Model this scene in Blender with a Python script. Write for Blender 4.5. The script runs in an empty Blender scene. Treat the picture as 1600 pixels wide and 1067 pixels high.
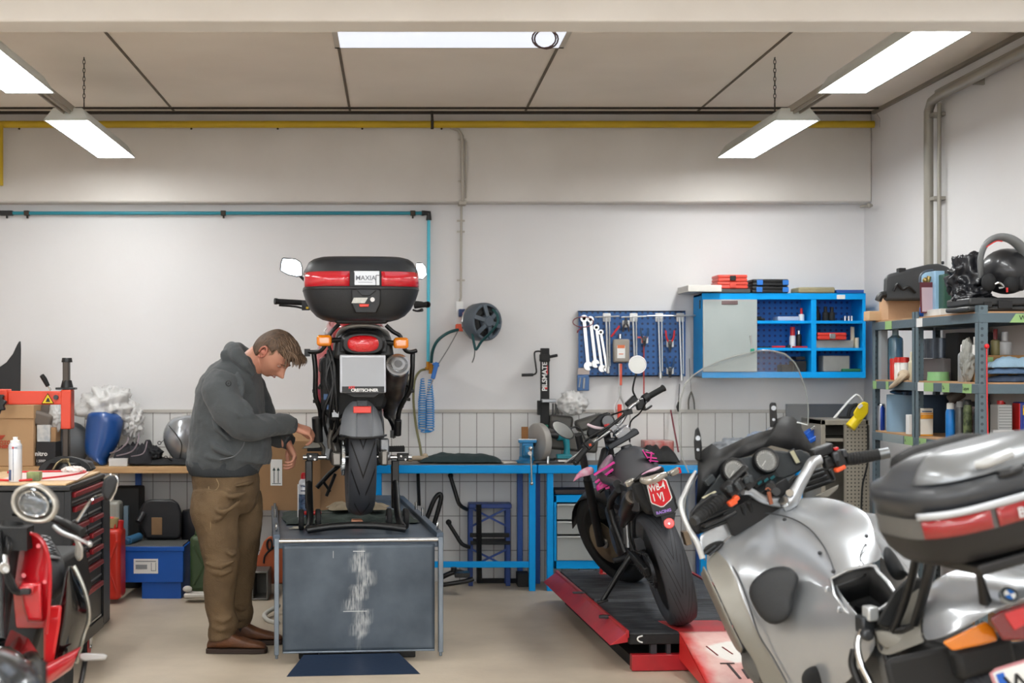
import bpy,math,random
from mathutils import Vector,Matrix,Euler,noise
from math import pi,sin,cos,radians as R,tan,atan2,sqrt
S=bpy.context.scene
COL=S.collection
random.seed(7)
# ---------------- camera, world, exposure ----------------
FPX=2222.0
cd=bpy.data.cameras.new('camera');cam=bpy.data.objects.new('camera',cd);COL.objects.link(cam)
cd.sensor_width=36;cd.lens=FPX*36/1600
cam.location=(0,0,1.5);cam.rotation_euler=(pi/2,0,0)
cd.shift_x=(800-618)/1600;cd.shift_y=(572-533.5)/1600
cd.dof.use_dof=True;cd.dof.focus_distance=7.7;cd.dof.aperture_fstop=2.4
S.camera=cam
S.view_settings.view_transform='Standard';S.view_settings.look='None'
S.view_settings.exposure=.80;S.view_settings.gamma=1;S.view_settings.use_curve_mapping=False
w=bpy.data.worlds.new('daylight');S.world=w;w.use_nodes=True
bg=w.node_tree.nodes['Background'];bg.inputs[0].default_value=(.88,.93,1,1);bg.inputs[1].default_value=4
# ---------------- placement helpers ----------------
def P(px,py,Y):return Vector(((px-618)/FPX*Y,Y,1.5-(py-572)/FPX*Y))
def lin(c):c/=255;return c/12.92 if c<=.04045 else((c+.055)/1.055)**2.4
def C3(h):
 if isinstance(h,tuple):return tuple(lin(x)for x in h)
 h=h.lstrip('#');return tuple(lin(int(h[i:i+2],16))for i in(0,2,4))
ROOTINV={}
def thing(name,label,cat,loc=(0,0,0),rz=0,group=None,world=True,mat=None):
 o=bpy.data.objects.new(name,None);COL.objects.link(o);o.empty_display_size=.05
 if mat is not None:o.matrix_world=mat
 else:o.location=loc;o.rotation_euler=(0,0,rz)
 o['label']=label;o['category']=cat
 if group:o['group']=group
 m=mat.copy()if mat is not None else Matrix.LocRotScale(Vector(loc),Euler((0,0,rz)),None)
 if world:ROOTINV[o.name]=m.inverted()
 return o
def tag(o,label,cat,group=None):
 o['label']=label;o['category']=cat
 if group:o['group']=group
 return o
class MB:
 def __init__(s):s.v=[];s.f=[]
 def add(s,vs,fs):
  b=len(s.v);s.v+=[Vector(v)for v in vs];s.f+=[tuple(i+b for i in f)for f in fs];return s
 def box(s,c,d,rot=None,rz=0,taper=1):
  M=Euler(rot).to_matrix()if rot else Matrix.Rotation(rz,3,'Z');vs=[]
  for z in(-1,1):
   t=taper if z>0 else 1
   for x,y in((-1,-1),(1,-1),(1,1),(-1,1)):vs.append(Vector(c)+M@Vector((x*d[0]/2*t,y*d[1]/2*t,z*d[2]/2)))
  return s.add(vs,[(3,2,1,0),(4,5,6,7),(0,1,5,4),(1,2,6,5),(2,3,7,6),(3,0,4,7)])
 def bb(s,a,b):return s.box([(a[i]+b[i])/2 for i in range(3)],[abs(b[i]-a[i])for i in range(3)])
 def beam(s,p,q,w,h,up=(0,0,1)):
  p=Vector(p);q=Vector(q);d=(q-p).normalized();u=Vector(up)
  if abs(d.dot(u))>.98:u=Vector((0,1,0))
  a=d.cross(u).normalized();b=a.cross(d)
  vs=[e+a*sx*w/2+b*sz*h/2 for e in(p,q)for sx,sz in((-1,-1),(1,-1),(1,1),(-1,1))]
  return s.add(vs,[(3,2,1,0),(4,5,6,7),(0,1,5,4),(1,2,6,5),(2,3,7,6),(3,0,4,7)])
 def loft(s,rings,closed=True,caps=True):
  b=len(s.v);n=len(rings[0])
  for r in rings:s.v+=[Vector(v)for v in r]
  for i in range(len(rings)-1):
   for j in range(n if closed else n-1):
    k=(j+1)%n;s.f.append((b+i*n+j,b+i*n+k,b+(i+1)*n+k,b+(i+1)*n+j))
  if caps and closed:
   s.f.append(tuple(b+j for j in range(n))[::-1]);s.f.append(tuple(b+(len(rings)-1)*n+j for j in range(n)))
  return s
 def tube(s,pts,r,n=10,k=1,caps=True,flat=1,closed=False):
  pts=[Vector(p)for p in pts];m=len(pts);rs=list(r)if hasattr(r,'__len__')else[r]*m
  if k>1:
   q=[];rr=[]
   for i in range(m if closed else m-1):
    if closed:p0,p1,p2,p3=pts[(i-1)%m],pts[i],pts[(i+1)%m],pts[(i+2)%m];ra,rb=rs[i],rs[(i+1)%m]
    else:p0,p1,p2,p3=pts[max(i-1,0)],pts[i],pts[i+1],pts[min(i+2,m-1)];ra,rb=rs[i],rs[i+1]
    for j in range(k):
     t=j/k;q.append(.5*((2*p1)+(p2-p0)*t+(2*p0-5*p1+4*p2-p3)*t*t+(3*p1-p0-3*p2+p3)*t**3));rr.append(ra*(1-t)+rb*t)
   if not closed:q.append(pts[-1]);rr.append(rs[-1])
   pts,rs=q,rr
  m=len(pts);rings=[];a=None
  for i in range(m):
   if closed:d=(pts[(i+1)%m]-pts[i-1])
   else:d=(pts[min(i+1,m-1)]-pts[max(i-1,0)])
   d=d.normalized()if d.length>1e-9 else Vector((0,0,1))
   if a is None:a=d.orthogonal().normalized()if abs(d.z)>.9 else d.cross(Vector((0,0,1))).normalized()
   a=(a-d*a.dot(d)).normalized();b=d.cross(a)
   rings.append([pts[i]+(a*cos(2*pi*j/n)+b*sin(2*pi*j/n)*flat)*rs[i]for j in range(n)])
  if closed:rings.append(rings[0]);caps=False
  return s.loft(rings,True,caps)
 def cyl(s,p,q,r,r2=None,n=20):return s.tube([p,q],[r,r if r2 is None else r2],n)
 def lathe(s,prof,c=(0,0,0),ax=(0,0,1),n=24,a0=0,a1=2*pi):
  ax=Vector(ax).normalized();a=Vector((1,0,0))if abs(ax.x)<.9 else Vector((0,1,0));a=(a-ax*a.dot(ax)).normalized();b=ax.cross(a);c=Vector(c)
  full=abs(a1-a0-2*pi)<1e-6;m=n if full else n+1
  rings=[[c+ax*h+(a*cos(a0+(a1-a0)*j/n)+b*sin(a0+(a1-a0)*j/n))*max(r,1e-4)for j in range(m)]for r,h in prof]
  return s.loft(rings,full,full)
 def ell(s,c,r,rot=None,n=20,m=12):
  M=Euler(rot).to_matrix()if rot else Matrix.Identity(3);rr=r if hasattr(r,'__len__')else(r,r,r)
  rings=[]
  for i in range(m+1):
   t=-pi/2+pi*i/m;rings.append([Vector(c)+M@Vector((rr[0]*max(cos(t),1e-3)*cos(2*pi*j/n),rr[1]*max(cos(t),1e-3)*sin(2*pi*j/n),rr[2]*sin(t)))for j in range(n)])
  return s.loft(rings)
 def prism(s,pts,o,u,v,d):
  o=Vector(o);u=Vector(u);v=Vector(v);w_=u.cross(v).normalized()*d;n=len(pts)
  vs=[o+u*x+v*y for x,y in pts]+[o+u*x+v*y+w_ for x,y in pts]
  return s.add(vs,[tuple(range(n))[::-1],tuple(range(n,2*n))]+[(i,(i+1)%n,(i+1)%n+n,i+n)for i in range(n)])
 def poly(s,vs):return s.add(vs,[tuple(range(len(vs)))])
 def grid(s,rows):return s.loft(rows,False,False)
 def text(s,t,size,o,u,v,ext=.001,align='LEFT',bold=0,xs=1):
  cu=bpy.data.curves.new('t','FONT');cu.body=t;cu.size=size;cu.extrude=ext;cu.align_x=align;cu.offset=bold;cu.resolution_u=3
  ob=bpy.data.objects.new('t',cu);me=ob.to_mesh();u=Vector(u).normalized();v=Vector(v).normalized();w_=u.cross(v)
  s.add([Vector(o)+u*p.co.x*xs+v*p.co.y+w_*p.co.z for p in me.vertices],[tuple(q.vertices)for q in me.polygons])
  ob.to_mesh_clear();bpy.data.objects.remove(ob);bpy.data.curves.remove(cu);return s
 def xf(s,M):s.v=[M@v for v in s.v];return s
 def join(s,o):return s.add(o.v,o.f)
def part(name,mb,m,parent=None,bevel=0,sub=0,smooth=40,solid=0,seg=2,org=None,structure=False,remesh=0,smo=0):
 vs=mb.v;inv=None
 if parent is not None:
  r=parent
  while r.parent:r=r.parent
  inv=ROOTINV.get(r.name)
 if inv is not None:vs=[inv@v for v in vs]
 off=Vector((0,0,0))
 if parent is None:
  if org is None and vs:
   xs=[v.x for v in vs];ys=[v.y for v in vs];off=Vector(((min(xs)+max(xs))/2,(min(ys)+max(ys))/2,min(v.z for v in vs)))
 if org is not None:off=inv@Vector(org)if inv is not None else Vector(org)
 pofs=OFS.get(parent.name,Vector((0,0,0)))if parent is not None else Vector((0,0,0))
 me=bpy.data.meshes.new(name);me.from_pydata([v-off for v in vs],[],mb.f);me.validate()
 import bmesh
 bm=bmesh.new();bm.from_mesh(me);bmesh.ops.recalc_face_normals(bm,faces=bm.faces);bm.to_mesh(me);bm.free()
 if smooth:
  for p in me.polygons:p.use_smooth=True
  if smooth<180:me.set_sharp_from_angle(angle=R(smooth))
 o=bpy.data.objects.new(name,me);COL.objects.link(o)
 if parent is not None:o.parent=parent;o.location=off-pofs
 else:o.location=off
 OFS[o.name]=off
 for mm in(m if isinstance(m,(list,tuple))else[m]):me.materials.append(mm)
 if remesh:
  q=o.modifiers.new('r','REMESH');q.mode='VOXEL';q.voxel_size=remesh;q.use_smooth_shade=True
 if smo:
  q=o.modifiers.new('sm','SMOOTH');q.factor=.5;q.iterations=smo
 if solid:
  q=o.modifiers.new('s','SOLIDIFY');q.thickness=solid;q.offset=0
 if bevel:
  q=o.modifiers.new('b','BEVEL');q.width=bevel;q.segments=seg;q.limit_method='ANGLE';q.angle_limit=R(35)
 if sub:
  q=o.modifiers.new('u','SUBSURF');q.levels=sub;q.render_levels=sub
 if structure:o['kind']='structure'
 return o
OFS={}
def sub_(name,mb,m,parent,**k):
 return part(name,mb,m,parent,**k)
def copy_tree(o,parent=None):
 c=o.copy();COL.objects.link(c)
 if parent is not None:c.parent=parent
 for ch in list(o.children):copy_tree(ch,c)
 return c
def dup(o,loc,rz=None,label=None,scale=None):
 c=copy_tree(o);c.location=loc
 if rz is not None:c.rotation_euler=(0,0,rz)
 if scale is not None:c.scale=(scale,)*3 if not hasattr(scale,'__len__')else scale
 if label:c['label']=label
 return c
# ---------------- materials ----------------
MC={}
def mat(name,col,rough=.5,metal=0,bump=0,bs=60,var=0,vs=6,coat=0,col2=None,trans=0,alpha=1,emis=0,spec=None,sheen=0,stretch=None):
 if name in MC:return MC[name]
 m=bpy.data.materials.new(name);m.use_nodes=True;nt=m.node_tree;b=nt.nodes['Principled BSDF'];MC[name]=m
 c=C3(col);b.inputs['Base Color'].default_value=(*c,1);b.inputs['Roughness'].default_value=rough;b.inputs['Metallic'].default_value=metal
 if coat:b.inputs['Coat Weight'].default_value=coat;b.inputs['Coat Roughness'].default_value=.05
 if trans:b.inputs['Transmission Weight'].default_value=trans
 if alpha<1:b.inputs['Alpha'].default_value=alpha
 if spec is not None:b.inputs['Specular IOR Level'].default_value=spec
 if sheen:b.inputs['Sheen Weight'].default_value=sheen
 if emis:b.inputs['Emission Color'].default_value=(*c,1);b.inputs['Emission Strength'].default_value=emis
 tc=nt.nodes.new('ShaderNodeTexCoord');src=tc.outputs['Object']
 if stretch:
  mp=nt.nodes.new('ShaderNodeMapping');mp.inputs['Scale'].default_value=stretch;nt.links.new(src,mp.inputs[0]);src=mp.outputs[0]
 nv=nt.nodes.new('ShaderNodeTexNoise');nv.inputs['Scale'].default_value=vs;nv.inputs['Detail'].default_value=5;nt.links.new(src,nv.inputs[0])
 mx=nt.nodes.new('ShaderNodeMix');mx.data_type='RGBA'
 c2=C3(col2)if col2 else tuple(x*.6 for x in c);v=var if var else .12
 rp=nt.nodes.new('ShaderNodeMapRange');rp.inputs[1].default_value=.38;rp.inputs[2].default_value=.68;rp.inputs[4].default_value=v
 nt.links.new(nv.outputs[0],rp.inputs[0]);nt.links.new(rp.outputs[0],mx.inputs[0])
 mx.inputs[6].default_value=(*c,1);mx.inputs[7].default_value=(*c2,1);nt.links.new(mx.outputs[2],b.inputs['Base Color'])
 if bump:
  n2=nt.nodes.new('ShaderNodeTexNoise');n2.inputs['Scale'].default_value=bs;n2.inputs['Detail'].default_value=4;nt.links.new(src,n2.inputs[0])
  bp=nt.nodes.new('ShaderNodeBump');bp.inputs['Strength'].default_value=bump;bp.inputs['Distance'].default_value=.01
  nt.links.new(n2.outputs[0],bp.inputs['Height']);nt.links.new(bp.outputs[0],b.inputs['Normal'])
 return m
def stripes(name,c1,c2,axis=0,scale=20,thresh=.5,rough=.5,metal=0,bump=.3,coat=0,wob=0):
 """hard stripes of two paints along one object axis"""
 if name in MC:return MC[name]
 m=bpy.data.materials.new(name);m.use_nodes=True;nt=m.node_tree;b=nt.nodes['Principled BSDF'];MC[name]=m
 b.inputs['Roughness'].default_value=rough;b.inputs['Metallic'].default_value=metal;b.inputs['Coat Weight'].default_value=coat
 tc=nt.nodes.new('ShaderNodeTexCoord');sp=nt.nodes.new('ShaderNodeSeparateXYZ');nt.links.new(tc.outputs['Object'],sp.inputs[0])
 mu=nt.nodes.new('ShaderNodeMath');mu.operation='MULTIPLY';mu.inputs[1].default_value=scale;nt.links.new(sp.outputs[axis],mu.inputs[0])
 s2=mu.outputs[0]
 if wob:
  nz=nt.nodes.new('ShaderNodeTexNoise');nz.inputs['Scale'].default_value=4;nt.links.new(tc.outputs['Object'],nz.inputs[0])
  ad=nt.nodes.new('ShaderNodeMath');ad.operation='MULTIPLY_ADD';ad.inputs[1].default_value=wob;nt.links.new(nz.outputs[0],ad.inputs[0]);nt.links.new(s2,ad.inputs[2]);s2=ad.outputs[0]
 fr=nt.nodes.new('ShaderNodeMath');fr.operation='FRACT';nt.links.new(s2,fr.inputs[0])
 gt=nt.nodes.new('ShaderNodeMath');gt.operation='GREATER_THAN';gt.inputs[1].default_value=thresh;nt.links.new(fr.outputs[0],gt.inputs[0])
 mx=nt.nodes.new('ShaderNodeMix');mx.data_type='RGBA';mx.inputs[6].default_value=(*C3(c1),1);mx.inputs[7].default_value=(*C3(c2),1)
 nt.links.new(gt.outputs[0],mx.inputs[0]);nt.links.new(mx.outputs[2],b.inputs['Base Color'])
 if bump:
  bp=nt.nodes.new('ShaderNodeBump');bp.inputs['Strength'].default_value=bump;bp.inputs['Distance'].default_value=.003
  nt.links.new(gt.outputs[0],bp.inputs['Height']);nt.links.new(bp.outputs[0],b.inputs['Normal'])
 return m
def tread(name,N=34,k=9.0,gap=.16,xlim=.068):
 """tyre rubber with V grooves; object origin at the axle, axle along X"""
 if name in MC:return MC[name]
 m=bpy.data.materials.new(name);m.use_nodes=True;nt=m.node_tree;b=nt.nodes['Principled BSDF'];MC[name]=m
 b.inputs['Roughness'].default_value=.5;b.inputs['Specular IOR Level'].default_value=.35
 def M_(op,a,bb=None,c=None):
  n=nt.nodes.new('ShaderNodeMath');n.operation=op
  for i,x in enumerate((a,bb,c)):
   if x is None:continue
   if isinstance(x,(int,float)):n.inputs[i].default_value=x
   else:nt.links.new(x,n.inputs[i])
  return n.outputs[0]
 tc=nt.nodes.new('ShaderNodeTexCoord');sp=nt.nodes.new('ShaderNodeSeparateXYZ');nt.links.new(tc.outputs['Object'],sp.inputs[0])
 an=M_('ARCTAN2',sp.outputs[2],sp.outputs[1]);ax=M_('ABSOLUTE',sp.outputs[0])
 t=M_('MULTIPLY_ADD',an,N/(2*pi),M_('MULTIPLY',ax,k*N/6.0))
 f=M_('FRACT',t);g=M_('LESS_THAN',f,gap)
 odd=M_('GREATER_THAN',M_('FRACT',M_('MULTIPLY',M_('FLOOR',t),.5)),.25)
 inner=M_('LESS_THAN',ax,M_('MULTIPLY_ADD',odd,xlim*.35,xlim*.62));outer=M_('GREATER_THAN',ax,M_('MULTIPLY',odd,xlim*.22))
 g=M_('MULTIPLY',g,M_('MULTIPLY',inner,outer))
 mx=nt.nodes.new('ShaderNodeMix');mx.data_type='RGBA';mx.inputs[6].default_value=(*C3('#3c3e43'),1);mx.inputs[7].default_value=(*C3('#060607'),1)
 nt.links.new(g,mx.inputs[0]);nt.links.new(mx.outputs[2],b.inputs['Base Color'])
 bp=nt.nodes.new('ShaderNodeBump');bp.invert=True;bp.inputs['Strength'].default_value=.9;bp.inputs['Distance'].default_value=.006
 nt.links.new(g,bp.inputs['Height']);nt.links.new(bp.outputs[0],b.inputs['Normal'])
 return m
BLK=mat('black_plastic','#0e0f11',.42,bump=.15,bs=300)
BLKM=mat('matt_black_plastic','#131415',.65,bump=.3,bs=250)
GLB=mat('gloss_black','#08090a',.12,coat=1)
BLKP=mat('black_powder_coat','#0b0c0d',.35,bump=.1,bs=200)
RUB=mat('black_rubber','#101112',.75,bump=.3,bs=150)
STEEL=mat('bright_steel','#c8cacb',.22,1,bump=.05)
CHR=mat('chrome','#e6e8ea',.06,1)
ALU=mat('cast_aluminium','#9a9da0',.38,.9,bump=.2,bs=120,var=.3)
DALU=mat('dark_aluminium','#4a4c4f',.42,.8,bump=.2,bs=120,var=.3)
RED=mat('red_paint','#c8201f',.35,coat=.4)
REDL=mat('red_lens','#c3121a',.12,coat=1)
AMB=mat('amber_lens','#e8820c',.15,coat=1)
BLUE=mat('bench_blue_paint','#00a0ee',.5,bump=.08,bs=80,var=.15,vs=3,spec=.2)
BLUED=mat('dark_blue_paint','#0d4ea0',.4,bump=.08,var=.2)
WHT=mat('white_plastic','#e9e9e6',.4)
CARD=mat('cardboard','#b08a63',.85,bump=.15,bs=40,var=.2)
WOOD=mat('birch_worktop','#c9a272',.55,bump=.2,bs=30,var=.5,vs=5,stretch=(1,14,14),col2='#9b7346')
GRYM=mat('shelf_grey_paint','#55656d',.45,bump=.1,var=.15)
GLASS=mat('clear_glass','#ffffff',.03,trans=1)
YEL=mat('yellow_paint','#d9b718',.45,var=.2)
# ---------------- the room ----------------
XL,XR,YB,YF,ZC=-4.7,3.27,9.92,-2.5,3.24
WALL=mat('white_wall_paint','#dedddd',.75,bump=.06,bs=25,var=.10,vs=1.3,col2='#b9b2a6')
BEAMM=mat('grey_white_beam_paint','#d6d2cc',.75,bump=.08,bs=18,var=.3,vs=1.6,col2='#b5ada3')
CEIL=mat('ceiling_panel','#ece3d6',.8,bump=.05,bs=20,var=.25,vs=.8,col2='#b5a898')
DRK=mat('dark_joint','#3c362e',.9)
FLO=mat('concrete_floor','#c6b8a4',.5,bump=.12,bs=45,var=.6,vs=1.7,col2='#9c8f7d')
def structure(name,mb,m,**k):k.setdefault('smooth',40);return part(name,mb,m,None,structure=True,**k)
structure('floor',MB().bb((XL-.2,YF,-.15),(XR+.2,YB+.2,0)),FLO)
structure('ceiling',MB().bb((XL-.2,YF,ZC),(XR+.2,YB+.2,ZC+.15)),CEIL)
structure('wall_back',MB().bb((XL,YB,0),(XR,YB+.15,ZC)),WALL)
structure('wall_right',MB().bb((XR,YF,0),(XR+.15,YB+.15,ZC)),WALL)
structure('wall_front',MB().bb((XL,YF-.15,0),(XR,YF,1.75)).bb((XL,YF-.15,3.05),(XR,YF,ZC)).bb((XL,YF-.15,1.75),(XL+.3,YF,3.05)).bb((XR-.3,YF-.15,1.75),(XR,YF,3.05)).bb((-.9,YF-.15,1.75),(-.6,YF,3.05)),WALL)  # unseen wall; its high window openings are added to let world light in
structure('wall_left',MB().bb((XL-.15,YF,0),(XL,YB+.15,ZC)),WALL)
structure('trim_1',MB().bb((XL,9.76,2.625),(XR,YB,ZC)),BEAMM,bevel=.012)
structure('trim_2',MB().bb((XL,5.32,2.79),(XR,5.5,ZC)),BEAMM,bevel=.008)
jb=MB()
for x,y0,y1 in((-1.51,5.5,9.7),(-.31,5.5,7.95),(-.31,7.95,9.72),(.885,5.5,9.7),(2.06,5.5,9.7),(-2.7,5.5,9.7)):
 jb.bb((x-.008,y0,ZC-.004),(x+.008,y1,ZC+.01))
structure('trim_3',jb,mat('panel_joint','#6d6354',.9,var=.5,vs=9),smooth=0)
structure('trim_4',MB().bb((XL,9.7,ZC-.012),(XR,9.76,ZC)).bb((XL,9.55,ZC-.012),(XR,9.57,ZC)),DRK)
structure('trim_5',MB().bb((XR-.025,5.5,ZC-.022),(XR,9.7,ZC)),mat('right_cornice','#8d8579',.7))
m=bpy.data.materials.new('white_wall_tiles');m.use_nodes=True;nt=m.node_tree;b=nt.nodes['Principled BSDF']
tc=nt.nodes.new('ShaderNodeTexCoord');mp=nt.nodes.new('ShaderNodeMapping');sx=nt.nodes.new('ShaderNodeSeparateXYZ');cx=nt.nodes.new('ShaderNodeCombineXYZ')
nt.links.new(tc.outputs['Object'],sx.inputs[0]);nt.links.new(sx.outputs[0],cx.inputs[0]);nt.links.new(sx.outputs[2],cx.inputs[1])
nt.links.new(cx.outputs[0],mp.inputs[0]);mp.inputs['Location'].default_value=(.028,.024,0)
br=nt.nodes.new('ShaderNodeTexBrick');br.offset=0;br.inputs['Scale'].default_value=1
br.inputs['Brick Width'].default_value=.1187;br.inputs['Row Height'].default_value=.24;br.inputs['Mortar Size'].default_value=.0028;br.inputs['Mortar Smooth'].default_value=.1;br.inputs['Bias'].default_value=-.6
br.inputs['Color1'].default_value=(*C3('#d8d7d4'),1);br.inputs['Color2'].default_value=(*C3('#cfcdca'),1);br.inputs['Mortar'].default_value=(*C3('#7a7671'),1)
nt.links.new(mp.outputs[0],br.inputs[0]);nt.links.new(br.outputs[0],b.inputs['Base Color']);b.inputs['Roughness'].default_value=.3
bp=nt.nodes.new('ShaderNodeBump');bp.inputs['Strength'].default_value=.5;bp.inputs['Distance'].default_value=.003;bp.invert=True;nt.links.new(br.outputs['Fac'],bp.inputs['Height']);nt.links.new(bp.outputs[0],b.inputs['Normal'])
structure('trim_6',MB().bb((XL,YB-.012,0),(XR,YB,1.176)),m,org=(0,YB,0))
structure('trim_7',MB().bb((XL,YB-.02,1.176),(XR,YB,1.198)),mat('dado_cap','#bdb8b0',.5))
sk=mat('skylight_pane','#dfe6f2',.3,emis=.5)
structure('window_1',MB().bb((-.30,6.1,ZC-.012),(.885,7.72,ZC-.004)),sk)
structure('trim_8',MB().bb((-.33,6.07,ZC-.01),(-.30,7.75,ZC)).bb((.885,6.07,ZC-.01),(.915,7.75,ZC)).bb((-.33,7.72,ZC-.01),(.915,7.75,ZC)),mat('skylight_frame','#b9b2a6',.6))
# ---------------- ceiling lamps ----------------
LHOUS=mat('lamp_housing','#cdd0cb',.5,0)
def lampdiff():
 m=bpy.data.materials.new('lamp_diffuser');m.use_nodes=True;b=m.node_tree.nodes['Principled BSDF']
 b.inputs['Base Color'].default_value=(.9,.9,.9,1);b.inputs['Emission Color'].default_value=(.98,1,1,1);b.inputs['Emission Strength'].default_value=15
 return m
LDIF=lampdiff();CHN=mat('chain_steel','#4b4640',.5,.7)
def ceiling_lamp(x,y0,label):
 z=2.86;L=1.43;w=.248;h=.075
 t=thing('ceiling_lamp',label,'ceiling lamp',(x,y0+L/2,ZC),0,'fluorescent ceiling lamps')
 y1=y0+L
 mb=MB();i=.045
 mb.add([(x-w/2,y0,z),(x+w/2,y0,z),(x+w/2,y1,z),(x-w/2,y1,z),(x-w/2+i,y0+i,z+h),(x+w/2-i,y0+i,z+h),(x+w/2-i,y1-i,z+h),(x-w/2+i,y1-i,z+h)],[(4,5,6,7),(0,1,5,4),(1,2,6,5),(2,3,7,6),(3,0,4,7)])
 part('lamp_housing',mb,LHOUS,t,solid=.004)
 part('diffuser',MB().bb((x-w/2+.008,y0+.008,z+.002),(x+w/2-.008,y1-.008,z+.008)),LDIF,t)
 c=MB()
 for e in(.1,):
  x+=.07 if x<0 else-.09;yy=y0+L*e;zz=z+h+.05;c.cyl((x,yy,z+h),(x,yy,z+h+.05),.004,n=6);n=0
  while zz<ZC-.005:
   rz=0 if n%2 else pi/2;ux=Vector((cos(rz),sin(rz),0))
   c.tube([Vector((x,yy,zz+.013))+ux*.0065*cos(a)+Vector((0,0,.015*sin(a)))for a in[k*pi/4 for k in range(8)]],.0024,5,closed=True);zz+=.024;n+=1
 part('chain',c,CHN,t)
 return t
for x,lab in((-1.825,'left'),(2.227,'right')):
 ceiling_lamp(x,7.87,'far suspended fluorescent lamp of the %s row, near the back wall'%lab)
 ceiling_lamp(x,5.67,'nearer suspended fluorescent lamp of the %s row, cut by the beam'%lab)
 ceiling_lamp(x,3.2,'fluorescent lamp of the %s row on the camera side of the beam'%lab)
 ceiling_lamp(x,.9,'fluorescent lamp of the %s row above the foreground'%lab)
 ceiling_lamp(x,-1.4,'fluorescent lamp of the %s row behind the camera'%lab)
 tb=MB().bb((x-.032,7.02,2.915),(x+.032,7.96,2.95)).bb((x-.02,7.02,2.90),(x-.014,7.96,2.915)).bb((x+.014,7.02,2.90),(x+.02,7.96,2.915))
 tag(part('cable_trunking',tb,mat('trunking_grey','#a39b8e',.5,.1)),'grey metal trunking joining the two lamps of the %s row'%lab,'trunking','trunking between the lamps')
for x in(-3.4,.25):  # invented rows, never in view, added to brighten the room
 for y in(3.2,.9,-1.4):ceiling_lamp(x,y,'unseen fluorescent lamp added in an invented %s row, %s the camera'%('middle' if x>0 else 'outer left','ahead of' if y>2 else 'above' if y>0 else 'behind'))
lp=MB();c0=P(850,60,6.6)
for dx in(0,.012):lp.tube([c0+Vector((dx+.055*cos(a),dx,.045*sin(a)))for a in[k*pi/8 for k in range(16)]],.004,6,closed=True)
lp.tube([c0+Vector((.01,0,.045)),c0+Vector((.0,0,.1)),Vector((c0.x,c0.y,ZC))],.004,6)
tag(part('cable_loop',lp,mat('brown_cable','#4b3430',.6)),'brown cable coiled in a loop below the skylight','cable')
# ---------------- pipes ----------------
t=thing('gas_pipe','yellow painted pipe running along the top of the back wall','pipe',(0,9.68,3.15))
yp=mat('yellow_pipe_paint','#c2a21a',.5,var=.3)
part('pipe',MB().cyl((XL+.01,9.63,3.137),(3.24,9.63,3.137),.024),yp,t)
part('drop_pipe',MB().tube([P(-2,196,9.6),P(-2,290,9.6)],.03,12),yp,t)
c=MB()
for px in(675,1372):c.tube([(P(px,180,9.66).x,9.7,ZC),(P(px,180,9.66).x,9.6,3.17),(P(px,180,9.66).x,9.6,3.11)],.009,6).box((P(px,180,9.68).x,9.63,3.137),(.02,.056,.056))
part('clip',c,DRK,t)
c=MB()
for px in(30,299,434,566,690):c.cyl(P(px,201,9.76),P(px,201,9.7),.008,n=8)
tag(part('wall_bolts',c,DRK),'row of small dark bolts on the wall below the yellow pipe','bolts')
t=thing('air_pipe','teal compressed air pipe along the back wall dropping beside the bike','pipe',(0,9.89,2.55))
TEAL=mat('teal_pipe','#1f8596',.4);CYAN=mat('cyan_pipe','#4fc4dc',.4)
pa=P(670,333,9.88)
part('pipe',MB().cyl((XL+.01,9.88,pa.z),pa,.0125),TEAL,t)
part('drop_pipe',MB().cyl(pa,P(669,566,9.88),.0115),CYAN,t)
part('elbow',MB().tube([pa+Vector((-.05,0,0)),pa,pa+Vector((0,0,-.05))],.02,12),BLK,t,bevel=.003)
for px in(10,42,349,645):
 q=P(px,333,9.88);part('clip',MB().box(q,(.035 if px>20 else .09,.04,.034)).box(q+Vector((0,.015,-.02)),(.012,.02,.03)),DRK if px>20 else BLK,t,bevel=.003)
GP=mat('painted_conduit','#b4aea3',.5)
t=thing('cable_conduit','pale painted conduit running down the back wall to the hose reel','conduit',P(720,320,9.74))
part('upper_conduit',MB().tube([P(704,199,9.74),P(716,203,9.74),P(722,212,9.74),P(723,314,9.72)],.012,10).tube([P(728,220,9.74),P(728,310,9.74)],.006,6),GP,t)
part('lower_conduit',MB().tube([P(721,322,9.9),P(720,465,9.9),P(714,485,9.9)],.008,8).box(P(722,317,9.8),(.05,.12,.03)),GP,t)
c=MB()
for y in(218,283,345,362,438):c.box(P(722 if y<300 else 720,y,9.74 if y<300 else 9.9),(.055,.01,.012))
part('clip',c,GP,t)
t=thing('heating_pipe','grey pipes down the right wall and along its top','pipe',(3.2,8.5,1.8))
GP2=mat('grey_pipe','#9b978d',.4,.2)
zz=P(1450,158,8.55).z
part('downpipe',MB().tube([(3.205,8.55,1.75),(3.205,8.55,zz-.06),(3.205,8.5,zz-.01),(3.205,8.4,zz),(3.205,5.6,zz+.02)],.028,14),GP2,t)
part('thin_pipe',MB().tube([(3.23,8.45,1.75),(3.23,8.45,zz-.03)],.012,10).tube([(3.235,8.5,zz+.045),(3.235,5.6,zz+.06)],.014,10),GP2,t)
c=MB()
for z in(2.0,2.5,3.0):c.box((3.235,8.5,z),(.07,.1,.02))
for y in(7.9,7.2,6.4):c.box((3.24,y,zz),(.06,.02,.06))
part('clip',c,GP2,t)
tag(part('pipe_stub',MB().tube([P(1362,321,9.6),P(1345,323,9.7)],.01,8).ell(P(1358,321,9.6),.018),GP2),'small pipe stub on the right wall under the ledge','pipe')
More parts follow.
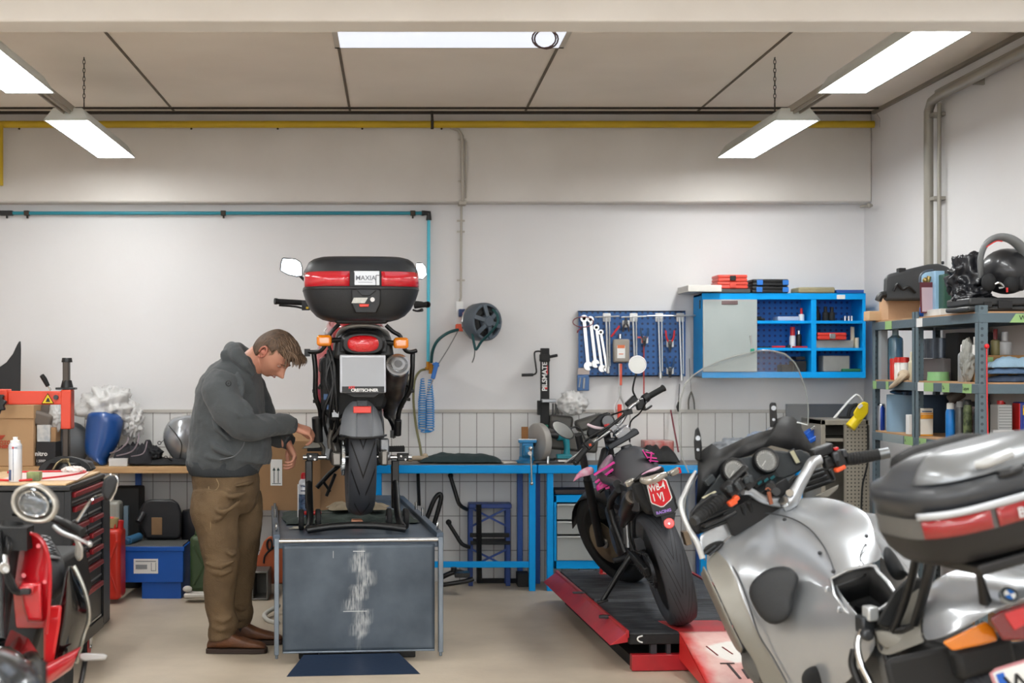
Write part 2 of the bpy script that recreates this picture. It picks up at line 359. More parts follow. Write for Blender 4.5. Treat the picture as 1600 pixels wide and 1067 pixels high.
# ---------------- hose reel, air hose ----------------
REELG=mat('reel_grey','#56606a',.5)
t=thing('hose_reel','round grey wall-mounted hose reel with orange bracket and dark green hose','hose reel',P(752,500,9.85))
c=P(755,503,9.72);ax=Vector((.5,-.78,0))
part('drum',MB().lathe([(.03,-.075),(.12,-.075),(.128,-.06),(.132,0),(.13,.035),(.122,.05),(.108,.05),(.104,.02),(.05,.01),(.045,.06),(.03,.075),(0,.075)],c,ax,36),REELG,t,bevel=.002)
part('reel_core',MB().lathe([(.046,.012),(.103,.022),(.103,.03),(.07,.045),(.046,.03)],c,ax,32),BLKM,t)
rb=MB()
axn=ax.normalized();u=axn.cross(Vector((0,0,1))).normalized()
for k in range(6):
 a=k*pi/3+.3;d=u*cos(a)+Vector((0,0,1))*sin(a);rb.beam(c+axn*.062+d*.035,c+axn*.048+d*.118,.03,.014,axn)
part('rib',rb,REELG,t,bevel=.003)
part('frame_ring',MB().tube([c-axn*.075+(u*cos(k*pi/12)+Vector((0,0,1))*sin(k*pi/12))*.118 for k in range(24)],.011,8,closed=True),STEEL,t)
part('bracket',MB().box(P(728,503,9.83),(.05,.15,.13)).box(P(722,512,9.78),(.09,.07,.05)),mat('orange_bracket','#d9502a',.5),t,bevel=.006)
part('wall_plate',MB().box(P(718,489,9.9),(.05,.03,.16)),WHT,t,bevel=.003)
part('socket',MB().box(P(722,489,9.84),(.048,.09,.052)),mat('navy_socket','#1d3a6e',.5),t,bevel=.004)
HG=mat('dark_green_hose','#164b4d',.5)
q=MB().tube([P(770,484,9.6),P(777,492,9.55),P(777,505,9.52),P(766,520,9.55),P(752,534,9.6),P(744,546,9.62),P(741,538,9.62),P(738,522,9.66)],.0095,8,4)
q.tube([P(716,515,9.75),P(700,520,9.72),P(684,532,9.72),P(676,548,9.76),P(674,566,9.82)],.011,8,4)
part('hose',q,HG,t)
part('cord',MB().tube([P(742,546,9.62),P(741,558,9.66),P(738,566,9.72)],.004,6,2).tube([P(715,518,9.8),P(700,545,9.8),P(684,570,9.8)],.004,6,3),mat('grey_cord','#7c7f7d',.5),t)
BRASS=mat('brass','#c08a35',.3,.9)
t=thing('air_hose','bright blue coiled air hose with blow gun and brass fitting on the wall','air hose',P(667,620,9.85))
path=[P(660+0*k,592+k*4.0,9.8)for k in range(20)]+[P(664,674,9.8),P(671,674,9.8)]+[P(672,668-k*4.0,9.8)for k in range(20)]
hp=[]
n=44*14
for i in range(n):
 s=i/n*(len(path)-1.001);k=int(s);f=s-k;q0=path[k].lerp(path[k+1],f);dx=1 if k<20 else 1
 rr=.028*min(1,.35+i/n*3,.35+(1-i/n)*3);a=i*2*pi/14
 hp.append(q0+Vector((cos(a)*rr,sin(a)*rr,sin(a)*.004)))
part('coil',MB().tube(hp,.0042,6),mat('sky_blue_hose','#2f93d8',.35),t)
part('blow_gun',MB().beam(P(683,566,9.78),P(676,592,9.78),.03,.03).beam(P(676,568,9.78),P(686,572,9.78),.02,.02),mat('blow_gun_blue','#1c6fc6',.4),t,bevel=.006)
part('nozzle',MB().cyl(P(677,592,9.78),P(669,612,9.78),.004,n=8),STEEL,t)
part('brass_fitting',MB().cyl(P(669,565,9.84),P(669,575,9.84),.014,n=8).cyl(P(674,568,9.82),P(673,584,9.82),.016,n=6).cyl(P(664,576,9.84),P(674,576,9.84),.011,n=8),BRASS,t)
tag(part('olive_hose',MB().tube([P(665,577,9.84),P(656,580,9.8),P(648,594,9.76),P(646,625,9.74),P(650,665,9.72),P(656,695,9.66),P(660,722,9.6)],.0085,8,4),mat('olive_rubber','#6d6a44',.55)),'olive hose hanging down the wall to the blue bench','hose')
# ---------------- pegboard and its tools ----------------
def pegmat(name,col,sc,hole='#0a2c54'):
 m=bpy.data.materials.new(name);m.use_nodes=True;nt=m.node_tree;b=nt.nodes['Principled BSDF'];b.inputs['Roughness'].default_value=.45
 tc=nt.nodes.new('ShaderNodeTexCoord');mp=nt.nodes.new('ShaderNodeMapping');mp.inputs['Scale'].default_value=(sc,)*3;nt.links.new(tc.outputs['Object'],mp.inputs[0])
 fr=nt.nodes.new('ShaderNodeVectorMath');fr.operation='FRACTION';nt.links.new(mp.outputs[0],fr.inputs[0])
 sb=nt.nodes.new('ShaderNodeVectorMath');sb.operation='SUBTRACT';sb.inputs[1].default_value=(.5,.5,.5);nt.links.new(fr.outputs[0],sb.inputs[0])
 sp=nt.nodes.new('ShaderNodeSeparateXYZ');nt.links.new(sb.outputs[0],sp.inputs[0]);cx=nt.nodes.new('ShaderNodeCombineXYZ');nt.links.new(sp.outputs[0],cx.inputs[0]);nt.links.new(sp.outputs[2],cx.inputs[1])
 ln=nt.nodes.new('ShaderNodeVectorMath');ln.operation='LENGTH';nt.links.new(cx.outputs[0],ln.inputs[0])
 lt=nt.nodes.new('ShaderNodeMath');lt.operation='LESS_THAN';lt.inputs[1].default_value=.22;nt.links.new(ln.outputs['Value'],lt.inputs[0])
 mx=nt.nodes.new('ShaderNodeMix');mx.data_type='RGBA';mx.inputs[6].default_value=(*C3(col),1);mx.inputs[7].default_value=(*C3(hole),1);nt.links.new(lt.outputs[0],mx.inputs[0]);nt.links.new(mx.outputs[2],b.inputs['Base Color'])
 return m
PEG=pegmat('pegboard_blue','#1f5794',26);PEGC=pegmat('cabinet_back_blue','#0f6fc0',26,'#0a3c78')
a,b_=P(904,588,9.87),P(1071,485.5,9.87)
tag(part('pegboard',MB().bb((a.x,9.868,a.z),(b_.x,9.882,b_.z)).bb((a.x,9.868,b_.z-.008),(b_.x,9.92,b_.z)).bb((a.x,9.868,a.z),(b_.x,9.92,a.z+.008)),PEG,org=(a.x,9.9,a.z)),'blue perforated tool board on the back wall, hung with spanners','tool board')
WR=mat('chrome_vanadium','#dfe0df',.28,.75)
def wrench_mesh(L,w):
 m=MB();n=20
 m.beam((0,0,-L*.06),(0,0,-L*.93),w*.55,.008,(0,1,0))
 m.lathe([(w*.33,-.006),(w*.62,-.006),(w*.62,.006),(w*.33,.006),(w*.33,-.006)],(0,0,-w*.6),(0,1,0),14)
 pts=[(w*.75*cos(a),w*.75*sin(a))for a in[R(-62+k*(-360+56)/14)for k in range(15)]]
 pts+=[(-.12*w,-.05*w),(.12*w,.0*w)][::1]
 m.prism(pts,(0,-.006,-L+w*.5),(1,0,0),(0,0,1),-.012)
 return m
for k,(px,top,bot,w)in enumerate(((912,492,577,.042),(922,494,573,.038),(931,507,580,.034),(938,515,580,.03))):
 p0=P(px,top,9.85);L=(bot-top)*9.85/FPX
 o=part('combination_spanner',wrench_mesh(L,w),WR,None,bevel=.0015,org=(0,0,0));o.location=p0;o.rotation_euler=(0,R(-5-k*1.5),0)
 tag(o,('largest combination spanner, leftmost on the blue tool board','second largest combination spanner, right of the largest','third combination spanner on the blue tool board','smallest and rightmost of the four hanging combination spanners')[k],'spanner','hanging combination spanners')
for k,(px,bot)in enumerate(((948,580),(990,575),(1030,588),(1063,592))):
 c=('first long bar tool with T handle, beside the spanners','second long bar tool, right of the grey tin','third long bar tool on the blue tool board','rightmost long bar tool on the edge of the blue tool board')[k]
 t=thing('socket_bar',c,'socket bar',P(px,495,9.85),0,'long socket bars on the tool board')
 part('shaft',MB().cyl(P(px-1,495,9.84),P(px+2,bot-4,9.84),.0075,n=8).cyl(P(px+4,497,9.845),P(px+5,bot-8,9.845),.005,n=8),WR,t)
 part('socket',MB().cyl(P(px+2,bot-6,9.84),P(px+2,bot+3,9.84),.013,.012,12),WR,t)
 part('handle',MB().cyl(P(px-19,495.5 if k<2 else 493.5,9.83),P(px+(20 if k<3 else 24),494 if k<2 else 493,9.83),.005,n=8),WR,t)
 part('hook',MB().box(P(px,496,9.86),(.055,.012,.06)),WHT,t,bevel=.01)
t=thing('grey_tin','flat grey tin with orange label hanging on the blue tool board','tin',P(970,565,9.83))
part('body',MB().box(P(970.5,548,9.83),(.112,.05,.16)),mat('tin_grey','#9d968c',.5),t,bevel=.012,seg=3)
part('label',MB().box(P(970.5,550,9.803),(.055,.002,.085)),WHT,t)
part('label_mark',MB().box(P(970.5,541.5,9.8015),(.05,.002,.022)).box(P(970.5,553,9.8015),(.03,.002,.006)),mat('label_orange','#e07a4c',.6),t)
part('cap',MB().cyl(P(969,529,9.83),P(969,522,9.83),.013,n=12),STEEL,t)
def pliers(px,py,Y,s,col,label,flip=1,jaw=1):
 t=thing('pliers',label,'pliers',P(px,py,Y),0,'pliers on the tool board')
 m=MB()
 for d in(-1,1):m.tube([P(px+d*1,py,Y),P(px+d*6*s,py-9*s*flip,Y),P(px+d*7.5*s,py-22*s*flip,Y)],[.006,.007,.006],8,3)
 part('grip',m,mat(col[0],col[1],.4),t)
 part('jaw',MB().cyl(P(px,py-1,Y-.008),P(px,py-1,Y+.008),.014,n=12).tube([P(px-1.5,py,Y),P(px-1,py+14*s*flip,Y)],[.008,.003],6).tube([P(px+1.5,py,Y),P(px+1,py+14*s*flip,Y)],[.008,.003],6),DALU,t)
 part('holder',MB().box(P(px,py+1,9.85),(.05,.02,.05)),WHT,t,bevel=.006)
 return t
pliers(1047,536,9.82,.9,('red_grip','#d22a30'),'red handled pliers near the right end of the tool board')
pliers(1047,578,9.82,.85,('navy_grip','#2b4a6d'),'blue handled pliers below the red ones on the tool board')
pliers(1007,530,9.82,.8,('navy_grip','#2b4a6d'),'blue handled pliers in the middle of the tool board')
pliers(978,505,9.82,.6,('dark_grip','#3a3334'),'small dark pliers above the grey tin',-1)
tag(part('screwdriver',MB().cyl(P(955,526,9.83),P(968,509,9.83),.007,n=8),mat('red_grip','#d22a30',.4)),'short red handled screwdriver slanting above the grey tin','screwdriver')
tag(part('key_ring',MB().tube([P(911+16*cos(a),503+8*sin(a),9.78)for a in[k*pi/10 for k in range(20)]],.0035,6,closed=True).tube([P(908,512,9.8),P(903,517,9.8),P(902,520,9.8)],.005,6),mat('dark_red_wire','#7c2e36',.4)),'dark red wire ring hung over the spanners','ring')
t=thing('tool_pouch','small blue blister pack of tools below the spanners','tool pack',P(911,610,9.86))
part('header',MB().box(P(912,580,9.855),(.08,.008,.045)),mat('pack_header','#b7a8a0',.5),t)
part('pack',MB().box(P(911,598,9.85),(.082,.02,.11)),mat('pack_blue','#3a6499',.3),t,bevel=.005)
part('tool',MB().cyl(P(913,590,9.835),P(912,607,9.835),.007,n=8).cyl(P(907,590,9.835),P(905,605,9.835),.004,n=8),WR,t)
t=thing('long_pliers','large chrome cable pliers with red grips hanging below the grey tin','pliers',P(968,690,9.8))
part('shaft',MB().cyl(P(968,568,9.83),P(969,600,9.83),.009,n=8),WR,t)
part('red_sleeve',MB().box(P(970,585,9.825),(.016,.014,.15)),mat('sleeve_orange','#d9573b',.4),t,bevel=.003)
part('handle',MB().tube([P(968,604,9.8),P(967,620,9.8),P(961,634,9.8),P(962,650,9.8)],.008,8,3).tube([P(969,604,9.8),P(970,620,9.8),P(976,634,9.8),P(976,648,9.8)],.008,8,3),WR,t)
part('red_grip',MB().box(P(968,644,9.78),(.03,.02,.11)),mat('grip_red','#e0432f',.4),t,bevel=.006)
tag(part('hanging_rod',MB().cyl(P(1006,527,9.84),P(1006,616,9.84),.005,n=8).box(P(1004,527,9.83),(.07,.01,.012)).box(P(1004,531,9.83),(.012,.01,.04)),mat('rod_red','#b94a45',.4,.3)),'thin steel rod with a red T clip in the middle of the tool board','rod')
tag(part('hanging_pull',MB().cyl(P(1062,600,9.85),P(1060,628,9.85),.003,n=6).tube([P(1060,628,9.85),P(1059,636,9.85),P(1060,643,9.85)],[.006,.012,.006],8),BLKM),'dark pear shaped tool hanging below the right edge of the tool board','hanging tool')
t=thing('side_cutters','dark pliers hanging from a cord right of the tool board','pliers',P(1080,640,9.85),0)
part('cord',MB().tube([P(1077,560,9.86),P(1078,585,9.85),P(1080,612,9.85)],.002,5),BLKM,t)
part('handle',MB().tube([P(1080,612,9.85),P(1076,625,9.85),P(1076,640,9.85)],.006,6,3).tube([P(1080,612,9.85),P(1084,625,9.85),P(1085,640,9.85)],.006,6,3),BLKM,t)
tag(part('white_rail',MB().box(P(1084,493,9.87),(.12,.02,.012)),WHT),'thin white rail between tool board and wall cabinet','rail')
# ---------------- wall cabinet ----------------
yc=9.62
def cx_(px):return P(px,500,yc).x
def cz_(py):return P(800,py,yc).z
t=thing('wall_cabinet','bright blue wall cabinet with grey sliding door and open shelves','wall cabinet',(cx_(1222),9.9,cz_(590)))
x0,x1,z0,z1=cx_(1097),cx_(1352),cz_(590),cz_(459);fr=MB()
part('carcass',MB().bb((x0,yc,z0),(x1,9.9,z0+.012)).bb((x0,yc,z1-.012),(x1,9.9,z1)).bb((x0,yc,z0),(x0+.012,9.9,z1)).bb((x1-.012,yc,z0),(x1,9.9,z1)),BLUE,t)
part('back_panel',MB().bb((x0+.013,9.87,z0+.013),(x1-.013,9.885,z1-.013)),PEGC,t)
part('front_frame',MB().bb((x0-.003,yc-.012,cz_(468)),(x1,yc,z1+.004)).bb((x0-.003,yc-.012,z0-.002),(x1,yc,cz_(581))).bb((cx_(1267),yc-.01,z0),(cx_(1275),9.86,z1-.013)).bb((cx_(1347),yc-.01,z0),(x1,yc,z1)),BLUE,t,bevel=.002)
for(pa_,pb_)in((1183,1267),(1275,1347)):
 for py in(503,545.5):part('shelf',MB().bb((cx_(pa_),yc-.006,cz_(py+2.5)),(cx_(pb_),9.87,cz_(py-2))),BLUE,t,bevel=.002)
d=part('door',MB().bb((cx_(1097.5),yc-.02,cz_(581)),(cx_(1182),yc-.004,cz_(468))),mat('cabinet_door_grey','#a9b2b0',.45),t,bevel=.003)
sub_('door_handle',MB().box((cx_(1139),yc-.022,cz_(473)),(.11,.006,.026)),mat('handle_recess','#6f5a5a',.4),d,bevel=.006)
sub_('key_hook',MB().tube([(cx_(1171),yc-.024,cz_(524)),(cx_(1173),yc-.024,cz_(538)),(cx_(1174),yc-.024,cz_(545))],[.008,.005,.006],8),STEEL,d)
sub_('green_tag',MB().box((cx_(1174),yc-.028,cz_(548)),(.028,.01,.03)),mat('green_tag','#2f9a78',.5),d,bevel=.004)
part('side_slot',MB().box((x0-.002,yc+.06,cz_(475)),(.004,.025,.06)),BLK,t,bevel=.002)
part('badge',MB().box((cx_(1313),yc-.013,cz_(464)),(.055,.003,.028)),WHT,t)
tag(part('white_beam_box',MB().bb((P(1068,0,9.7).x,9.55,2.0),(P(1120,0,9.7).x,9.9,2.045)),mat('offwhite_box','#d9d6cf',.5),bevel=.004),'flat white panel lying on the left end of the wall cabinet','panel')
RCASE=mat('tool_case_red','#da4a3b',.4);z=z1+.004
def case(name,label,x0p,x1p,zt,h,m,latch,group=None,d=.2,lm=None):
 xx0,xx1=P(x0p,0,9.6).x,P(x1p,0,9.6).x
 t=thing(name,label,'tool case',((xx0+xx1)/2,9.7,zt),0,group)
 part('shell',MB().bb((xx0,9.6,zt),(xx1,9.6+d,zt+h*.48)).bb((xx0,9.6,zt+h*.52),(xx1,9.6+d,zt+h)).bb((xx0+.006,9.605,zt+.01),(xx1-.006,9.6+d-.01,zt+h-.01)),m,t,bevel=.006)
 for f in latch:part('latch',MB().box((xx0*(1-f)+xx1*f,9.598,zt+h/2),(.04,.012,h*.75)),lm or BLK,t,bevel=.003)
 return z+h
case('red_tool_case','lower red tool case on the wall cabinet',1121,1169,z+.03,.046,RCASE,(.5,),'stacked cases on the wall cabinet',lm=RCASE)
case('red_tool_case','upper red tool case, topmost of the red stack',1122,1168,z+.078,.046,RCASE,(.5,),'stacked cases on the wall cabinet')
tag(part('dark_flat_case',MB().bb((P(1113,0,9.6).x,9.6,z),(P(1173,0,9.6).x,9.8,z+.028)),mat('flat_case_grey','#46494b',.5),bevel=.006),'flat dark case under the two red tool cases','tool case')
BLT=mat('latch_blue','#2877cf',.4)
case('black_tool_case','lower black tool case with blue latches on the wall cabinet',1175,1232,z,.046,BLK,(.2,.92),'stacked cases on the wall cabinet',lm=BLT)
case('black_tool_case','upper black tool case with blue latches on the wall cabinet',1176,1232,z+.048,.046,BLK,(.2,.92),'stacked cases on the wall cabinet',lm=BLT)
tag(part('folded_sack',MB().bb((P(1248,0,9.6).x,9.6,z),(P(1305,0,9.6).x,9.8,z+.04)),mat('sack_tan','#a09878',.9,bump=.6,bs=30,var=.5),bevel=.01),'folded tan sack lying on the wall cabinet','sack')
tag(part('blue_folder',MB().bb((P(1307,0,9.6).x,9.6,z),(P(1350,0,9.6).x,9.85,z+.022)),BLUED,bevel=.002),'flat blue folder on the right end of the wall cabinet','folder')
zA,zB,zC=cz_(501),cz_(543.5),cz_(581)
def cprop(name,label,cat,mb,m,grp=None,**k):return tag(part(name,mb,m,None,**k),label,cat,grp)
def bottle(name,label,cat,x,y,z,r,h,mb_,mc_,capf=.25,capr=.5,group=None,neck=True,n=18):
 t=thing(name,label,cat,(x,y,z),0,group)
 hb=h*(1-capf)
 part('body',MB().lathe([(0,0),(r*.94,0),(r,.004),(r,hb*.86),(r*.93,hb*.93),(r*capr,hb),(r*capr*.9,hb)],(x,y,z),(0,0,1),n),mb_,t)
 part('cap',MB().lathe([(0,hb-.002),(r*capr*1.05,hb-.002),(r*capr,h*.98),(r*capr*.8,h),(0,h)],(x,y,z),(0,0,1),n),mc_,t)
 return t
bottle('glue_bottle','white glue bottle with red nozzle in the upper middle cabinet shelf','bottle',cx_(1257.5),9.7,zA,.019,.088,WHT,mat('nozzle_red','#d1222a',.4),.45,.45)
cprop('plastic_trays','stack of clear plastic trays on the upper cabinet shelf','trays',MB().bb((cx_(1218),9.66,zA),(cx_(1252),9.8,zA+.03)),mat('clear_tray','#b9c5d4',.3),bevel=.006)
cprop('black_clamp','low black tool lying on the upper left cabinet shelf','tool',MB().bb((cx_(1184),9.66,zA),(cx_(1198),9.74,zA+.02)).bb((cx_(1186),9.66,zA),(cx_(1193),9.72,zA+.03)),BLKM,bevel=.006)
for k,(px,h)in enumerate(((1280,.1),(1285,.08),(1294,.098),(1304,.095))):
 bottle('black_spray_bottle',('leftmost black bottle on the upper right cabinet shelf','short black bottle behind the leftmost one in the cabinet','black bottle in the middle of the upper right cabinet shelf','rightmost black bottle on the upper right cabinet shelf')[k],'bottle',cx_(px),9.68+.05*(k==1),zA,.021,h,BLKM,BLK,.35,.55,'black bottles in the wall cabinet')
for k,px in enumerate((1326,1332,1337)):
 cprop('small_can',('leftmost of three tiny steel cans in the wall cabinet','middle of three tiny steel cans in the wall cabinet','rightmost of three tiny steel cans in the wall cabinet')[k],'can',MB().cyl((cx_(px),9.7,zA),(cx_(px),9.7,zA+.034),.009,n=12),STEEL,'tiny cans in the wall cabinet')
bottle('silicone_tube','white cartridge with red top on the middle cabinet shelf','tube',cx_(1243.5),9.7,zB,.02,.145,WHT,mat('nozzle_red','#d1222a',.4),.4,.8)
bottle('black_can','black can on the middle cabinet shelf','can',cx_(1253.5),9.7,zB,.019,.12,BLK,STEEL,.2,.6)
cprop('red_pliers','red handled tools lying on the middle cabinet shelf','tools',MB().cyl((cx_(1208),9.65,zB+.007),(cx_(1229),9.66,zB+.007),.007,n=8).cyl((cx_(1240),9.65,zB+.006),(cx_(1264),9.66,zB+.006),.006,n=8),mat('red_grip','#d22a30',.4))
cprop('steel_bits','small steel bits lying on the middle cabinet shelf','bits',MB().cyl((cx_(1184),9.65,zB+.005),(cx_(1206),9.66,zB+.005),.005,n=8).box((cx_(1234),9.65,zB+.01),(.02,.03,.02)),DALU)
case('small_red_case','small red metal case in the middle right cabinet shelf',1278,1323,zB+.055,.048,mat('small_case_red','#d0372a',.4),(.5,),lm=STEEL,d=.16)
cprop('boxed_tool','grey and white boxed tool below the small red case','box',MB().bb((cx_(1276),9.64,zB),(cx_(1335),9.8,zB+.053)),mat('boxed_tool_grey','#a9a9a4',.6,var=.5),bevel=.003)
cprop('tape_tube','beige tube standing at the right end of the middle cabinet shelf','tube',MB().cyl((cx_(1338),9.7,zB),(cx_(1338),9.7,zB+.145),.014,n=14).cyl((cx_(1343),9.68,zB),(cx_(1343),9.68,zB+.07),.016,n=14),mat('tube_beige','#d6ccb2',.5))
cprop('grey_case','grey scratched metal case on the bottom right cabinet shelf','case',MB().bb((cx_(1289),9.66,zC),(cx_(1331),9.78,zC+.11)),mat('case_grey','#9a9a94',.5,var=.5),bevel=.006)
cprop('green_case','flat green case lying on the bottom right cabinet shelf','case',MB().bb((cx_(1317),9.63,zC),(cx_(1346),9.66,zC+.022)),mat('case_green','#1d6a4a',.5),bevel=.004)
cprop('black_box','black machine box on the bottom middle cabinet shelf','box',MB().bb((cx_(1244),9.66,zC),(cx_(1263),9.8,zC+.075)).bb((cx_(1246),9.655,zC+.08),(cx_(1261),9.78,zC+.105)).bb((cx_(1225),9.68,zC),(cx_(1243),9.8,zC+.05)),BLKM,bevel=.005)
# ---------------- right hand blue benches ----------------
yb=9.47;zb=.84;BT=mat('bench_top_steel','#6f6a66',.5,.2)
def bx(px):return P(px,0,yb).x
def leg(t,px,w=10):part('leg',MB().bb((bx(px-w/2),yb+.01,0),(bx(px+w/2),yb+.055,zb-.05)),BLUE,t,bevel=.003)
t=thing('work_bench','long blue steel workbench left of the drawer bench','workbench',(bx(712),9.68,0))
part('worktop',MB().bb((bx(580),yb,zb-.055),(bx(839),9.9,zb)),BLUE,t,bevel=.004)
part('top_mat',MB().bb((bx(581),yb+.01,zb),(bx(838),9.89,zb+.006)),BT,t)
for px in(591,832):leg(t,px)
for px in(591,819):part('leg',MB().bb((bx(px-4),9.8,0),(bx(px+5),9.85,zb-.05)),BLUED,t,bevel=.003)
part('lower_rail',MB().bb((bx(590),yb+.02,.155),(bx(832),yb+.05,.195)),BLUE,t,bevel=.003)
t=thing('drawer_bench','blue workbench with grey drawers at the right of the back wall','workbench',(bx(1000),9.68,0))
part('worktop',MB().bb((bx(840.5),yb,zb-.055),(bx(1262),9.9,zb)),BLUE,t,bevel=.004)
part('top_mat',MB().bb((bx(842),yb+.01,zb),(bx(1260),9.89,zb+.006)),BT,t)
for px in(860,1100,1250):leg(t,px)
for px in(848,1110):part('leg',MB().bb((bx(px-5),9.8,0),(bx(px+4),9.85,zb-.05)),BLUED,t,bevel=.003)
dz=lambda py:P(0,py,yb).z
part('drawer_frame',MB().bb((bx(866),yb+.012,dz(785)),(bx(975),9.85,dz(774))).bb((bx(866),yb+.012,dz(889)),(bx(975),9.85,dz(876))).bb((bx(866),yb+.012,dz(889)),(bx(870),9.85,dz(774))).bb((bx(971),yb+.012,dz(889)),(bx(975),9.85,dz(774))).bb((bx(868),9.84,dz(885)),(bx(973),9.85,dz(778))),BLUE,t,bevel=.002)
DRG=mat('drawer_grey','#a2a6a4',.4)
for y0,y1 in((787,812),(814,835),(837,876)):
 d=part('drawer',MB().bb((bx(870.5),yb,dz(y1-.5)),(bx(970.5),9.8,dz(y0+.5))),DRG,t,bevel=.002)
 sub_('drawer_handle',MB().bb((bx(870.5),yb-.015,dz(y0+3)),(bx(970.5),yb+.001,dz(y0+.7))),mat('drawer_lip','#c6c9c7',.35,.3),d,bevel=.003)
tag(part('tool_tray',MB().bb((bx(868),yb+.03,dz(773)),(bx(925),yb+.25,dz(766))),mat('tray_dark','#2b2324',.6),bevel=.004),'dark shallow tray on top of the grey drawers under the bench','tray')
CLO=mat('dark_green_cloth','#26383a',.9,bump=.5,bs=60,var=.5)
def cloth(name,label,x0,x1,y0,y1,z,h,m,cat='cloth',nx=26,ny=12,seed=0,rag=.0,amp=1,th=.006):
 rows=[]
 for i in range(nx+1):
  r=[]
  for j in range(ny+1):
   u=i/nx;v=j/ny;e=min(u,1-u,v,1-v)*5;e=min(1,e)
   nn=noise.noise(Vector((u*5+seed,v*3,seed*1.7)))*.5+.5;ridge=abs(noise.noise(Vector((u*9+seed,v*4,3.1))))
   zz=z+.006+h*(e**.5)*(.35+.65*nn)*amp+ridge*h*.5*e
   jx=noise.noise(Vector((v*4,seed,u)))*.03*(1-e);r.append(Vector((x0+(x1-x0)*u+jx,y0+(y1-y0)*v+noise.noise(Vector((u*5,seed,9)))*.03*(1-e),zz)))
  rows.append(r)
 return tag(part(name,MB().grid(rows),m,None,solid=th,sub=1),label,cat)
cloth('folded_jacket','dark green cloth lying folded on the blue workbench',bx(655),bx(786),9.52,9.84,zb+.008,.055,CLO,seed=3)
cprop('work_gloves','crumpled beige work gloves on the left end of the blue bench','gloves',MB().ell(P(652,716,9.6)+Vector((0,0,.0)),(.06,.03,.018)).ell(P(664,713,9.62),(.022,.02,.022)).ell(P(640,718,9.6),(.03,.02,.014)),mat('glove_beige','#b7a58d',.9,bump=.5,var=.5))
cprop('white_rag','small white rag lying on the blue bench before the vise','rag',MB().box(P(793,722,9.6)+Vector((0,0,-.0)),(.1,.1,.012),(0,0,.3)),mat('rag_white','#cfcac2',.9),bevel=.004)
VB=mat('vise_blue','#2484b8',.4,var=.2)
t=thing('bench_vise','blue bench vise mounted at the end of the long bench','vise',P(823,728,9.62))
X=P(823,0,9.62).x
part('base',MB().lathe([(0,0),(.075,0),(.075,.014),(.055,.022),(.05,.045),(0,.045)],(X,9.62,zb+.006),(0,0,1),24),VB,t)
part('body',MB().bb((X-.038,9.55,zb+.045),(X+.038,9.75,zb+.15)).bb((X-.03,9.46,zb+.06),(X+.03,9.55,zb+.13)),VB,t,bevel=.008)
part('jaw',MB().bb((X-.06,9.54,zb+.145),(X+.06,9.6,zb+.165)).bb((X-.055,9.62,zb+.14),(X+.055,9.66,zb+.168)),VB,t,bevel=.004)
part('jaw_plate',MB().bb((X-.06,9.545,zb+.165),(X+.06,9.57,zb+.172)),STEEL,t)
part('screw',MB().cyl((X,9.38,zb+.085),(X,9.5,zb+.085),.014),STEEL,t)
part('handle',MB().cyl((X+.005,9.39,zb+.11),(X+.012,9.39,zb-.11),.0065).ell((X+.012,9.39,zb-.115),.012).ell((X+.005,9.39,zb+.115),.015),STEEL,t)
cprop('wood_block','small brown wooden block held upright in the vise','wooden block',MB().box((P(820,0,9.61).x,9.612,zb+.205),(.045,.02,.09)),mat('block_wood','#8f6136',.8,var=.4))
t=thing('grinding_wheel','large grey disc of the chop saw on the drawer bench','saw',P(845,728,9.6))
c=P(843,695,9.62)
part('disc_guard',MB().lathe([(0,-.02),(.125,-.02),(.13,-.01),(.13,.03),(.12,.035),(.05,.045),(0,.045)],(c.x,9.62,zb+.145),(-.9,-.45,0),36),mat('guard_grey','#a7a39d',.45,.2),t,bevel=.003)
part('hub',MB().lathe([(0,.04),(.03,.04),(.025,.055),(0,.055)],(c.x,9.62,zb+.145),(-.9,-.45,0),16),DALU,t)
part('base',MB().bb((c.x-.05,9.55,zb+.006),(c.x+.12,9.8,zb+.025)),DALU,t,bevel=.004)
part('bracket',MB().cyl((c.x+.05,9.6,zb+.02),(c.x+.05,9.6,zb+.14),.01),STEEL,t)
t=thing('lifting_column','tall black crank column with lettering standing on the bench','crank column',P(851,728,9.78))
part('column',MB().bb((P(845,0,9.78).x,9.76,P(0,712,9.78).z),(P(858,0,9.78).x,9.82,P(0,544,9.78).z)),BLKM,t,bevel=.003)
part('head',MB().box(P(851,559,9.77),(.066,.08,.05)).beam(P(856,558,9.76),P(871,555,9.76),.03,.02),BLKM,t,bevel=.004)
part('slider',MB().box(P(857,626,9.76),(.1,.09,.024)),ALU,t,bevel=.004)
part('side_box',MB().box(P(843,637,9.79),(.03,.05,.1)),BLKM,t,bevel=.003)
part('crank',MB().tube([P(846,549,9.74),P(838,549,9.74),P(835,553,9.74),P(837,570,9.72),P(838,582,9.72),P(833,585.5,9.72)],.006,8,3).cyl(P(833,585.5,9.72),P(815,586,9.72),.011,n=10),BLKP,t)
part('lettering',MB().text('PILSMATE',.047,P(854.5,611,9.758),(0,0,1),(-1,0,0),.0005,bold=.001),WHT,t,smooth=0)
part('red_stripe',MB().box(P(855,578,9.759),(.008,.002,.06)).box(P(853,606,9.759),(.02,.002,.016)),RED,t)
part('foot',MB().box(P(851,718,9.79),(.05,.05,.08)).box(P(852,666,9.76),(.035,.03,.02)),mat('foot_green','#1d8a6c',.5),t,bevel=.003)
cprop('chrome_tubes','bundle of short steel tubes standing behind the crank column','tubes',MB().cyl(P(864,655,9.8),P(864,630,9.8),.007,n=8).cyl(P(868,655,9.8),P(868,630,9.8),.007,n=8).cyl(P(872,655,9.8),P(871,632,9.8),.007,n=8),STEEL)
PBAG=mat('thin_white_plastic','#e6e5e3',.45,bump=.7,bs=22,trans=.25)
